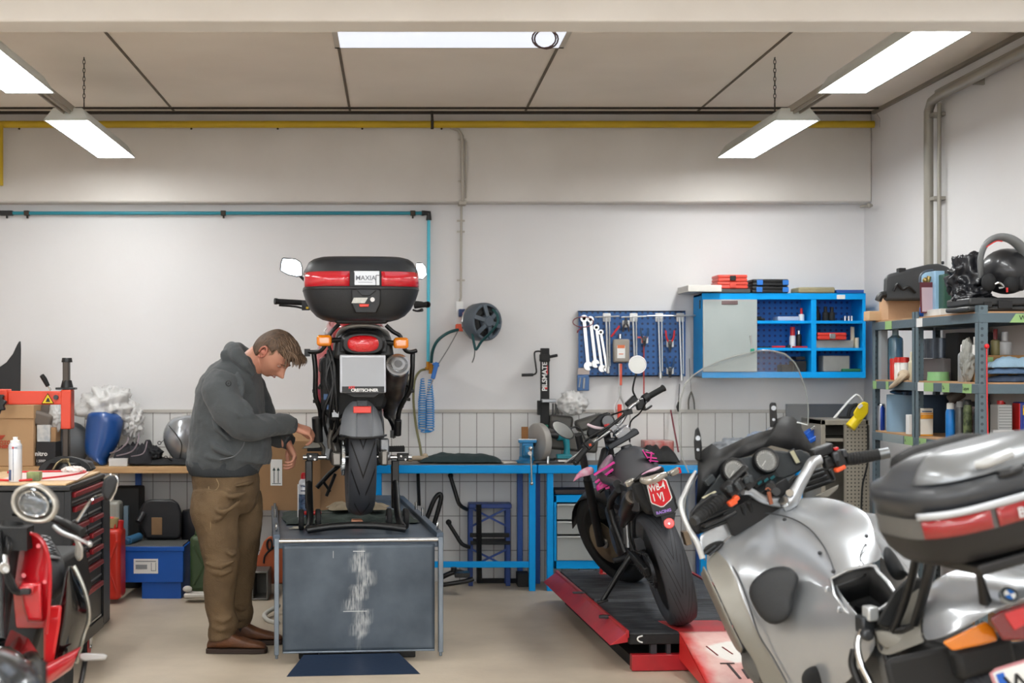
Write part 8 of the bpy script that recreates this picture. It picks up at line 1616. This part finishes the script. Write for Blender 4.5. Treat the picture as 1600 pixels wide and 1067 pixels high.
jn.loft([oval(pp(x,y,.02),Vector((1,0,0)),Vector((0,1,0)),hw_*SC,dp,32,2.4)for x,y,hw_,dp in((350,728,50,.175),(352,745,53,.18),(354,765,52,.175),(354,785,48,.16),(352,800,40,.14))])
nl=[(337,770,-.08,.125),(335,800,-.10,.125),(340,830,-.10,.108),(344,862,-.10,.098),(347,885,-.10,.094),(344,905,-.10,.088),(344,930,-.10,.080),(345,955,-.10,.076),(350,972,-.10,.078),(346,985,-.10,.070),(347,997,-.10,.068)]
fl_=[(372,775,.13,.125),(377,800,.14,.118),(378,830,.14,.105),(376,862,.14,.094),(374,890,.14,.086),(372,920,.14,.078),(372,945,.14,.072),(375,958,.14,.074),(372,970,.14,.066),(373,980,.14,.064)]
for L_ in(nl,fl_):jn.tube([pp(x,y,d)for x,y,d,r in L_],[r for*_,r in L_],24,3,flat=1.0)
for pts in([(320,880,-.17),(345,884,-.205),(366,876,-.19)],[(322,890,-.16),(345,896,-.2),(364,890,-.18)],[(330,962,-.15),(348,970,-.185),(364,962,-.16)],[(330,978,-.15),(346,984,-.178),(362,976,-.15)],[(362,940,.08),(376,950,.06),(390,946,.1)],[(362,958,.08),(374,966,.065),(388,962,.1)],[(330,790,-.2),(350,800,-.235),(376,782,-.18)],[(345,770,-.18),(365,776,-.19),(390,766,-.14)],[(322,820,-.16),(338,812,-.22),(356,800,-.21)],[(350,858,-.19),(362,866,-.18),(370,862,-.15)],[(366,760,-.17),(384,756,-.15),(398,752,-.08)]):
 jn.tube([pp(*p)for p in pts],[.005,.016,.005],8,4)
jo=part('jeans',jn,JEAN,t,remesh=.0075,smo=3,smooth=180)
q=jo.modifiers.new('d','DISPLACE');q.texture=tx;q.strength=.018;q.mid_level=.5
sub_('side_seam',MB().tube([pp(326,760,-.19),pp(328,800,-.218),pp(330,850,-.192),pp(330,900,-.175),pp(333,950,-.16),pp(336,990,-.155)],.0022,6,4),mat('seam_brown','#8c7657',.85),jo)
sub_('pocket_seam',MB().tube([pp(338,748,-.158),pp(342,758,-.168),pp(336,766,-.195),pp(326,764,-.19)],.0022,6,4),mat('seam_brown','#8c7657'),jo)
def boot(ax,ay,d,L_,s=1):
 a=pp(ax,ay,d);zf=.0;hx=a.x
 secs=[(-.085,.030,.045,.10),(-.075,.036,.075,.10),(-.05,.040,.125,.115),(-.02,.042,.145,.12),(.015,.043,.130,.11),(.055,.045,.100,.08),(.10,.048,.080,.06),(.145,.050,.066,.045),(.18,.046,.058,.04),(.205,.034,.046,.03),(.212,.02,.034,.02)]
 rings=[]
 for x_,w_,h_,_ in secs:
  rings.append([Vector((hx+x_*L_,a.y-.25*x_*0+w_*c_,.022+(h_-.022)*(.5+.5*s_)))for c_,s_ in[(max(-1,min(1,1.15*cos(k*2*pi/20))),sin(k*2*pi/20))for k in range(20)]])
 b=part('boot',MB().loft(rings),BOOT,t,sub=1,smooth=180)
 sl=[(x_,w_+.004)for x_,w_,*_ in secs]
 out=[(hx+x_*L_*1.02,a.y+w_)for x_,w_ in sl]+[(hx+x_*L_*1.02,a.y-w_)for x_,w_ in sl[::-1]]
 sub_('sole',MB().loft([[Vector((x,y,z))for x,y in out]for z in(.001,.026)]),mat('sole_dark_brown','#2f1f17',.7),b,bevel=.003)
 sub_('elastic_gusset',MB().loft([[Vector((hx+x_*L_,a.y-w_-.001,z))for x_,z in((-.035,.13),(.02,.125),(.0,.07))]for w_ in(.036,.047)]),mat('elastic_black','#1e1a18',.8),b)
boot(350,1012,-.1,1.05);boot(377,998,.14,1.05)
# ---------------- grey shelf racks along the right wall ----------------
XF=2.85;YS=(8.5,7.8,6.95);ZS=(1.768,1.42,1.118,.62,.16)
CHIP=mat('chipboard','#b78f68',.8,bump=.1,var=.4);TAPE=mat('green_tape','#93b878',.6)
def hole_strip():
 return pegmat('slotted_post','#5b6b73',30,'#39454b')
HS=hole_strip()
def unit(y0,y1,label,ls):
 t=thing('shelf_rack',label,'shelf rack',((XF+3.25)/2,(y0+y1)/2,0),0,'grey shelf racks on the right wall')
 for x in(XF,3.21):
  for y in(y0+.0,y1-.045):
   part('post',MB().bb((x,y,0),(x+.004,y+.045,ZS[0]+.03)).bb((x,y if y<(y0+y1)/2 else y+.041,0),(x+.045,(y if y<(y0+y1)/2 else y+.041)+.004,ZS[0]+.03)),HS,t)
 for z in ZS:
  part('beam',MB().bb((XF-.002,y0,z-.055),(XF+.016,y1,z-.008)).bb((3.22,y0,z-.055),(3.24,y1,z-.008)).bb((XF,y0-.002,z-.055),(3.25,y0+.014,z-.008)).bb((XF,y1-.014,z-.055),(3.25,y1,z-.008)),GRYM,t,bevel=.002)
  part('shelf_board',MB().bb((XF+.004,y0+.004,z-.02),(3.25,y1-.004,z)),CHIP,t)
 return t
u1=unit(YS[1]+.003,YS[0],'farther grey metal shelf rack against the right wall',());u2=unit(YS[2],YS[1],'nearer grey metal shelf rack at the right edge of the view',())
def tape(u,px0,px1,z,txt=None,m=TAPE):
 ya,yb2=XF*FPX/(px0-618),XF*FPX/(px1-618);o=part('tape_label',MB().bb((XF-.004,yb2,z-.055),(XF-.0025,ya,z-.008)),m,u)
 if txt:sub_('handwriting',MB().text(txt,.026,(XF-.0045,ya-.006,z-.04),(0,-1,0),(0,0,1),.0003),BLK,o,smooth=0)
tape(u1,1384,1394,ZS[0]);tape(u2,1433,1442,ZS[0],m=WHT);tape(u1,1365,1370,ZS[1]);tape(u1,1385,1389,ZS[1]);tape(u2,1435,1444,ZS[1],m=WHT);tape(u2,1445,1459,ZS[1]);tape(u2,1473,1484,ZS[1],'Ta');tape(u2,1505,1519,ZS[1],'Lappen');tape(u1,1414,1427,ZS[2],'A.');tape(u2,1437,1448,ZS[2],'A');tape(u1,1380,1412,ZS[2],m=mat('faded_tape','#8b9799',.6))
el=part('tape_label',MB().add([(3.0,YS[2]-.004,ZS[0]-.055),(3.26,YS[2]-.004,ZS[0]-.055),(3.26,YS[2]-.004,ZS[0]-.012),(3.03,YS[2]-.004,ZS[0]-.012)],[(0,1,2,3)]),TAPE,u2);sub_('handwriting',MB().text('Werkstattzubehoer',.034,(3.045,YS[2]-.006,ZS[0]-.043),(1,0,0),(0,0,1),.0003),BLK,el,smooth=0)
def at(px,x):return x*FPX/(px-618)
def zz_(py,Y):return P(0,py,Y).z
def sbox(name,label,cat,px0,px1,ytop,x,z,m,d=.15,bevel=.003,grp=None,zoff=0):
 """box whose near left edge shows at px0 and near right edge at px1"""
 Y=at(px0,x);x1=(px1-618)/FPX*Y;h=zz_(ytop,Y)-z-zoff
 return tag(part(name,MB().bb((x,Y,z+.001+zoff),(x1,Y+d,z+zoff+max(h,.01))),m,None,bevel=bevel),label,cat,grp)
Z0,Z1,Z2=ZS[:3]
# --- top boards
sbox('small_carton','small light carton at the far end of the top shelf','carton',1358,1384,486,2.80,Z0,mat('carton_pale','#c7a680',.8),.1)
sbox('open_carton','tan cardboard carton on top of the farther shelf rack','carton',1388,1438,459,2.87,Z0,mat('carton_tan','#bf9a78',.8,bump=.1),.16)
Yp=8.15
pan=thing('pannier_case','black hard motorcycle pannier lying behind the tan carton on top','pannier',P(1430,450,Yp))
prof=[(1380,470),(1381,437),(1386,429),(1420,420),(1450,413),(1466,412),(1482,417),(1488,425),(1486,470)]
part('shell',MB().loft([[P(x,y,Yp+d)for x,y in prof]for d in(0,.2)]),mat('pannier_black','#3c3e40',.45,bump=.1),pan,bevel=.02,seg=3)
part('hinge',MB().box(P(1408,423,Yp+.03),(.04,.05,.03)).cyl(P(1473,413,Yp),P(1473,408,Yp),.008),BLK,pan,bevel=.004)
part('straps',MB().tube([P(1396,455,Yp-.02),P(1402,444,Yp-.03),P(1410,452,Yp-.02),P(1420,448,Yp-.03),P(1430,457,Yp-.01)],.008,8,4).tube([P(1372,470,Yp),P(1376,462,Yp),P(1384,460,Yp)],.02,8,3),BLK,pan)
crumple('black_fabric','black crumpled fabric at the far end of the top shelf',(2.98,8.42,Z0+.07),(.07,.05,.06),41,BLKM,'fabric')
bf=thing('burgundy_magazine_file','burgundy magazine file on the top shelf beside the blue folder','magazine file',(2.95,7.7,Z0));Yb=7.68
part('file',MB().loft([[P(x,y,Yb+d)for x,y in((1438,489),(1437,441),(1461,441),(1462,489))]for d in(0,.12)]),mat('burgundy','#5e2630',.5),bf);part('inner',MB().loft([[P(x,y,Yb-.003+d)for x,y in((1441,487),(1440,449),(1458,449),(1460,487))]for d in(0,.004)]),mat('lilac_card','#b9a3ab',.6),bf);part('contents',MB().cyl(P(1449,441,Yb+.03),P(1452,432,Yb+.03),.012).ell(P(1446,438,Yb+.03),.016),mat('brass_dull','#a08a55',.3,.8),bf)
part('arch',MB().tube([P(1437,441,Yb+.02),P(1438,431,Yb+.02),P(1446,424,Yb+.02),P(1458,422,Yb+.02)],.006,8,4),mat('rail_slate','#47505c',.4),bf)
sbox('blue_folder','pale blue lever arch folder standing on the top shelf','folder',1461,1476,423,2.9,Z0,mat('folder_pale_blue','#8fb4cf',.5),.2)
sbox('green_crate','dark green folded crate beside the pale blue folder','crate',1475,1487,428,2.92,Z0,mat('crate_green','#2f5546',.5,var=.5),.12,.004)
sbox('blue_wedge','small bright blue plastic piece at the shelf edge before the folder','plastic piece',1441,1459,478,2.862,Z0,mat('wedge_blue','#1f66c9',.4),.05,.01)
sbox('white_paper_stack','loose white papers on the top shelf edge','papers',1470,1512,482,2.87,Z0,mat('paper_white','#d4d3ce',.7,var=.4,vs=20),.25,.001)
crumple('black_leather_jacket','glossy black crumpled motorcycle jacket on top of the shelf',P(1512,436,7.3),(.1,.12,.13),51,mat('leather_black','#1d1e22',.28,bump=.3,bs=30),'jacket',.4,fr=2.8)
crumple('jacket_sleeve','black sleeve piled in front of the leather jacket',P(1520,462,7.2),(.1,.08,.055),53,mat('leather_black','#1d1e22'),'jacket sleeve',.4)
fc=thing('flat_black_case','flat black carrying case under the helmet on the top shelf','case',(3.1,7.1,Z0));
part('shell',MB().bb((P(1513,0,7.0).x,7.0,Z0+.003),(3.25,7.3,Z0+.028)).bb((P(1515,0,7.0).x,7.005,Z0+.03),(3.25,7.3,Z0+.07)),mat('case_worn_black','#2c2d2e',.4,var=.4),fc,bevel=.01);part('latch',MB().box((P(1570,0,7).x,6.995,Z0+.035),(.07,.012,.04)).box((P(1543,0,7).x,6.995,Z0+.035),(.04,.01,.03)),BLK,fc,bevel=.003)
hm_=thing('motorcycle_helmet','black open motorcycle helmet with raised grey chin bar on the black case','helmet',P(1575,458,7.1));hc=P(1573,424,7.12)
part('shell',MB().ell(hc,(.125,.14,.115)),mat('helmet_black','#1a1b1e',.4,coat=.3),hm_,smooth=180)
part('raised_chin_bar',MB().tube([P(1533,432,7.05),P(1532,405,7.02),P(1540,382,7.0),P(1558,371,7.0),P(1580,374,7.0),P(1600,392,7.02),P(1612,420,7.05)],[.02,.022,.024,.026,.028,.03,.025],14,5,flat=.6),mat('chin_bar_grey','#77797a',.4,.2),hm_);part('red_trim',MB().tube([P(1541,386,6.985),P(1556,377,6.98),P(1566,377,6.98)],.003,6,4),RED,hm_)
part('cheek_pad',MB().ell(P(1545,441,7.0),(.035,.03,.045)).ell(P(1581,444,7.0),(.04,.03,.04)).ell(P(1596,442,7.0),(.022,.03,.04)),mat('pad_black','#111214',.8),hm_,smooth=180);part('strap_ring',MB().tube([P(1555,444,6.97),P(1562,442,6.96),P(1568,448,6.96),P(1560,450,6.96)],.006,8,3),STEEL,hm_);part('red_tab',MB().box(P(1573.5,453,6.97),(.008,.006,.022)),RED,hm_)
# --- middle boards
WB=mat('water_bottle_blue','#7fa9bd',.12,trans=.6)
bottle('water_bottle','large clear blue plastic water bottle on the middle shelf','bottle',2.96,at(1399,2.96),Z1,.045,.30,WB,mat('cap_pale_blue','#a7c7d2',.4),.12,.4)
cprop('grey_metal_panel','grey slotted metal panel standing at the far end of the middle shelf','panel',MB().bb((2.862,8.38,Z1+.001),(2.9,8.43,Z1+.29)),mat('panel_grey','#9aa1a4',.4,.3))
for k,(px,yt,Xx)in enumerate(((1396,560,2.9),(1404,558,2.92),(1414,558,2.94))):
 Yb=at(px,Xx);zt_=zz_(yt,Yb)
 bottle('red_lidded_pot',('leftmost red lidded pot on the middle shelf','middle white pot with red lid on the middle shelf','rightmost white pot with red lid on the middle shelf')[k],'pot',Xx,Yb,Z1,.02 if k==0 else .024,zt_-Z1,mat('pot_red','#c5281f',.4)if k==0 else WHT,mat('pot_red','#c5281f',.4),.22,.98,'red lidded pots on the middle shelf')
cprop('work_glove','beige work glove hanging over the front of the middle shelf','glove',MB().tube([(2.86,at(1413,2.86),Z1+.03),(2.84,at(1407,2.84),Z1+.01),(2.832,at(1398,2.83),Z1-.02),(2.83,at(1391,2.83),Z1-.04)],[.035,.028,.02,.012],10,4,flat=.6).ell((2.87,at(1413,2.87),Z1+.03),(.035,.05,.03)),mat('glove_beige','#b7a58d'))
bottle('tall_cream_bottle','tall cream bottle by the middle post of the shelves','bottle',2.9,at(1424.5,2.9),Z1,.018,.16,mat('cream_bottle','#cfc6ab',.5),mat('cream_bottle','#cfc6ab'),.3,.5)
for k,px in enumerate((1447,1459,1471)):
 cprop('grey_tin',('leftmost grey tin high on the middle shelf','middle grey tin high on the middle shelf','rightmost grey tin high on the middle shelf')[k],'tin',MB().cyl((3.02,at(px,3.02),Z1+.125),(3.02,at(px,3.02),Z1+.235),.042,n=20),mat('tin_grey_blue','#5d6570',.35,.4,var=.6,vs=20),'grey tins on the middle shelf')
cprop('grey_carton','grey carton carrying the tins on the middle shelf','carton',MB().bb((2.96,at(1474,2.96),Z1+.001),(3.2,at(1437,2.96),Z1+.122)),mat('carton_grey','#6b6668',.7),bevel=.004)
cprop('green_tape_roll','light green roll of tape lying on the middle shelf','tape roll',MB().lathe([(.03,0),(.058,0),(.055,.03),(.055,.048),(.03,.048),(.03,0)],(2.93,at(1466,2.93),Z1+.001),n=32),mat('tape_roll_green','#7fb078',.5))
cprop('black_storage_box','tall black box in the dark of the middle shelf','box',MB().bb((3.0,at(1497,3.0),Z1+.001),(3.19,at(1477,3.0),Z1+.26)),BLKM,bevel=.004)
bottle('grey_spray_can','grey spray can behind the hanging cloth on the middle shelf','spray can',2.9,at(1505,2.9),Z1,.026,.19,mat('can_silver','#a8acae',.3,.5),WHT,.2,.5)
crumple('grey_cloth','pale grey cloth hanging beside the front post on the middle shelf',(2.9,at(1513,2.9),Z1+.11),(.035,.05,.12),61,mat('cloth_pale_grey','#94958f',.9,bump=.5),'cloth',.35)
Ye=7.05;ex=lambda p:P(p,0,Ye).x
cprop('labelled_crate','low wooden coloured crate with green label under the spray bottles','crate',MB().bb((ex(1537),Ye+.06,Z1+.001),(3.24,Ye+.2,Z1+.135)),mat('crate_tan','#a37a4a',.7),bevel=.003)
cprop('crate_label','green paper label on the low crate','label',MB().box((ex(1551),Ye+.055,Z1+.11),(.05,.004,.03)),TAPE)
for k,(px,yt,r,hm2,m_,mc)in enumerate(((1539,526,.018,.0,WHT,WHT),(1548,537,.036,0,mat('pot_white_blue','#aab0bd',.4,var=.7,vs=25),mat('pot_white_blue','#aab0bd')),(1571,514,.022,0,mat('spray_olive','#7c744a',.4),mat('spray_dark_red','#6e1f22',.4)),(1586,518,.034,0,mat('spray_white_grey','#b0b1b2',.4),mat('spray_white_grey','#b0b1b2')))):
 bottle(('white_small_bottle','white_pot','trigger_spray','white_spray_bottle')[k],('small white bottle at the left of the crate top','white pot with blue print on the crate','trigger spray bottle with dark red head on the crate','white trigger spray bottle on the crate')[k],'bottle',ex(px),Ye+.12,Z1+.136,r,zz_(yt,Ye+.12)-Z1-.136,m_,mc,.4 if k!=1 else .12,.45 if k!=1 else .98)
def jeans():
 o=None
 for k in range(6):
  m_=mat(('denim_light','denim_dark')[k>3],('#86a6bf','#384760')[k>3],.85,bump=.4,bs=60,var=.5,vs=9);z=Z1+.002+.014*k
 return
for k,(col,lab,h)in enumerate((('#39465c','dark blue jeans at the bottom of the folded stack',.035),('#56708f','mid blue jeans in the middle of the folded stack',.03),('#93b1c6','light blue jeans on top of the folded stack',.055))):
 z=Z1+.002+(0,.04,.07)[k]
 cloth('folded_jeans',lab,ex(1536+3*k),3.2,Ye-.06,Ye+.05,z-.006,h,mat('denim_%s'%('dark','mid','light')[k],col,.85,bump=.4,bs=60,var=.4),'jeans',seed=20+k)
# --- lower boards
bottle('blue_drink_can','small blue and silver drink can at the far end of the lower shelf','can',2.9,at(1377,2.9),Z2+.0,.026,.16,stripes('can_blue_silver','#1b3f9b','#b9bec8',1,18,.6,.3,.3,0),STEEL,.06,.85)
cprop('paper_roll','large pale blue paper towel roll on the lower shelf','paper roll',MB().lathe([(.02,0),(.088,0),(.088,.215),(.02,.215),(.02,.0)],(2.96,at(1410,2.96),Z2+.001),n=40),mat('paper_blue','#7f9db4',.8,bump=.1,bs=200))
cprop('dark_bundle','dark blue and black bundle on top of the paper roll','bundle',MB().ell((2.95,at(1410,2.95),Z2+.232),(.07,.08,.016)).box((2.93,at(1420,2.93),Z2+.226),(.05,.05,.02)),mat('bundle_navy','#1f2c3f',.6,var=.9,vs=15,col2='#2f6da0'))
cprop('second_paper_roll','dark shaded blue paper roll deeper on the lower shelf','paper roll',MB().lathe([(.02,0),(.085,0),(.085,.215),(.02,.215),(.02,.0)],(3.1,at(1458,3.1),Z2+.001),n=40),mat('paper_blue_shaded','#34475c',.8))  # same paper as the pale roll, with shelf shade put into its colour
sbox('white_small_carton','small white carton by the middle post of the lower shelf','carton',1420,1433,648,2.865,Z2,WHT,.05)
yb3=thing('yellow_white_box','white and orange printed box on the lower shelf','box',(2.9,at(1447,2.9),Z2));Yq=at(1438,2.87)
part('carton',MB().bb((2.87,Yq,Z2+.001),((1458-618)/FPX*Yq,Yq+.06,zz_(638,Yq))),mat('box_cream','#ddd8cc',.5),yb3,bevel=.002)
zt2_=zz_(638,Yq);hh=zt2_-Z2;w2=(1458-618)/FPX*Yq
part('orange_print',MB().bb((2.871,Yq-.002,Z2+hh*.62),(w2-.001,Yq-.0005,Z2+hh*.78)).bb((2.871,Yq-.002,Z2+hh*.8),(w2-.001,Yq-.0005,Z2+hh*.84)).bb((2.871,Yq-.002,Z2+.001),(w2-.001,Yq-.0005,Z2+hh*.06)),mat('print_orange','#e59a2d',.5,var=.5,vs=40),yb3);part('lettering',MB().bb((2.88,Yq-.002,Z2+hh*.87),(w2-.008,Yq-.0005,Z2+hh*.91)),mat('text_navy','#3b4a6e'),yb3)
bottle('blue_cleaner_can','bright blue aerosol can with white cap on the lower shelf','aerosol can',2.9,at(1485,2.9),Z2,.024,.19,mat('can_blue','#1f78c4',.35,var=.3,vs=30),WHT,.16,.75)
bottle('grey_cleaner_can','dark silver aerosol can right of the blue one','aerosol can',2.92,at(1500,2.92),Z2,.022,.2,mat('can_dark_silver','#67696a',.35,.6,var=.5,vs=30),mat('cap_grey','#8f9090',.4),.14,.8)
bottle('green_cleaner_can','green and black aerosol can beside the front post','aerosol can',2.94,at(1512,2.94),Z2,.022,.21,mat('can_green_black','#33432f',.4,var=1,vs=30,col2='#8a9a6a'),mat('cap_dark','#2b2c2c',.4),.12,.8)
bottle('red_cleaner_can','red and black aerosol can just behind the front post','aerosol can',2.98,at(1519,2.98),Z2,.02,.2,mat('can_red_black','#6f2a2c',.4,var=1,vs=30,col2='#c9b8b4'),mat('cap_dark','#2b2c2c'),.12,.8)
cprop('rolled_cover','dark rolled cover lying on the cans of the lower shelf','cover',MB().cyl((2.92,at(1483,2.92),Z2+.2),(2.98,at(1505,2.98),Z2+.25),.03),mat('cover_brown_grey','#4b433c',.7),bevel=.01)
bottle('dark_grease_can','tall dark can on the lower shelf right of the front post','can',ex(1545),Ye+.1,Z2,.035,.17,BLKM,DALU,.1,.9)
for k,(px,m_,lab)in enumerate(((1560,mat('can_yellow_edge','#4b4628',.4),'dark can with yellow edge on the lower shelf'),(1583,mat('can_red_label','#6a3430',.4,var=1,vs=25,col2='#8b9a79'),'red and green labelled bottle on the lower shelf'))):
 bottle('labelled_can',lab,'can',ex(px),Ye+.12,Z2,.022,.2,m_,mat('cap_dark','#2b2c2c')if k==0 else RED,.14,.6)
cj=thing('ridged_canister','grey white ridged plastic canister on the lower shelf','canister',(ex(1567),Ye,Z2));part('body',MB().bb((ex(1557),Ye-.02,Z2+.001),(ex(1579),Ye+.08,zz_(632,Ye))),mat('canister_white','#b5b6b4',.5),cj,bevel=.006)
rg2=MB()
for k in range(12):z=Z2+.02+k*.014;rg2.bb((ex(1558),Ye-.024,z),(ex(1578),Ye-.02,z+.005))
part('ridges',rg2,mat('ridge_grey','#8b8c8b',.5),cj);part('cap',MB().cyl((ex(1567),Ye+.03,zz_(632,Ye)),(ex(1567),Ye+.03,zz_(626,Ye)),.016),RED,cj)
sbox('low_white_tray','low white cartons in front of the canister on the lower shelf','cartons',1552,1585,672,P(1552,0,6.97).x,Z2,mat('carton_offwhite','#c2c0bd',.6,var=.4,vs=20),.04)
wd=thing('blue_yellow_can','blue can with a yellow and red emblem at the right edge of the lower shelf','can',(ex(1600),Ye,Z2));part('can',MB().bb((ex(1590),Ye-.03,Z2+.001),(ex(1618),Ye+.06,zz_(628,Ye))),mat('wd_blue','#1a2f86',.35),wd,bevel=.006)
part('yellow_patch',MB().bb((ex(1594),Ye-.033,zz_(648,Ye)),(ex(1614),Ye-.03,zz_(633,Ye))),mat('patch_yellow','#e8c21e',.4),wd);part('lettering',MB().text('W',.05,(ex(1594.5),Ye-.0345,zz_(645.5,Ye)),(1,0,0),(0,0,1),.0005,bold=.001),mat('wd_blue','#1a2f86'),wd,smooth=0);part('white_print',MB().bb((ex(1596),Ye-.033,zz_(662,Ye)),(ex(1612),Ye-.03,zz_(657,Ye))).bb((ex(1596),Ye-.033,zz_(672,Ye)),(ex(1610),Ye-.03,zz_(669,Ye))),WHT,wd);part('red_side',MB().bb((ex(1588.6),Ye-.028,Z2+.002),(ex(1590),Ye+.05,zz_(630,Ye))),RED,wd)
cprop('hanging_red_cord','thin bright red cord hanging on the front shelf post','cord',MB().tube([(XF+.035,YS[2]-.01,zz_(541,YS[2])),(XF+.037,YS[2]-.012,1.3),(XF+.041,YS[2]-.012,zz_(684,YS[2]))],.003,6,3).ell((XF+.035,YS[2]-.012,zz_(541,YS[2])),.012),mat('cord_red','#d81f26',.4))
# --- dark things on the lowest boards
for k,(px,x,z,dx,dy,h,lab)in enumerate(((1380,2.92,ZS[3],.2,.3,.22,'dark bin at the far end of the lowest visible shelf'),(1450,2.9,ZS[3],.3,.35,.3,'dark crate on the lowest visible shelf of the nearer rack'))):
 Yd=at(px,x);cprop('dark_crate',lab,'crate',MB().bb((x,Yd-dy,z+.001),(x+dx,Yd,z+h)),mat('crate_brown_black','#2a2624',.7),bevel=.006)
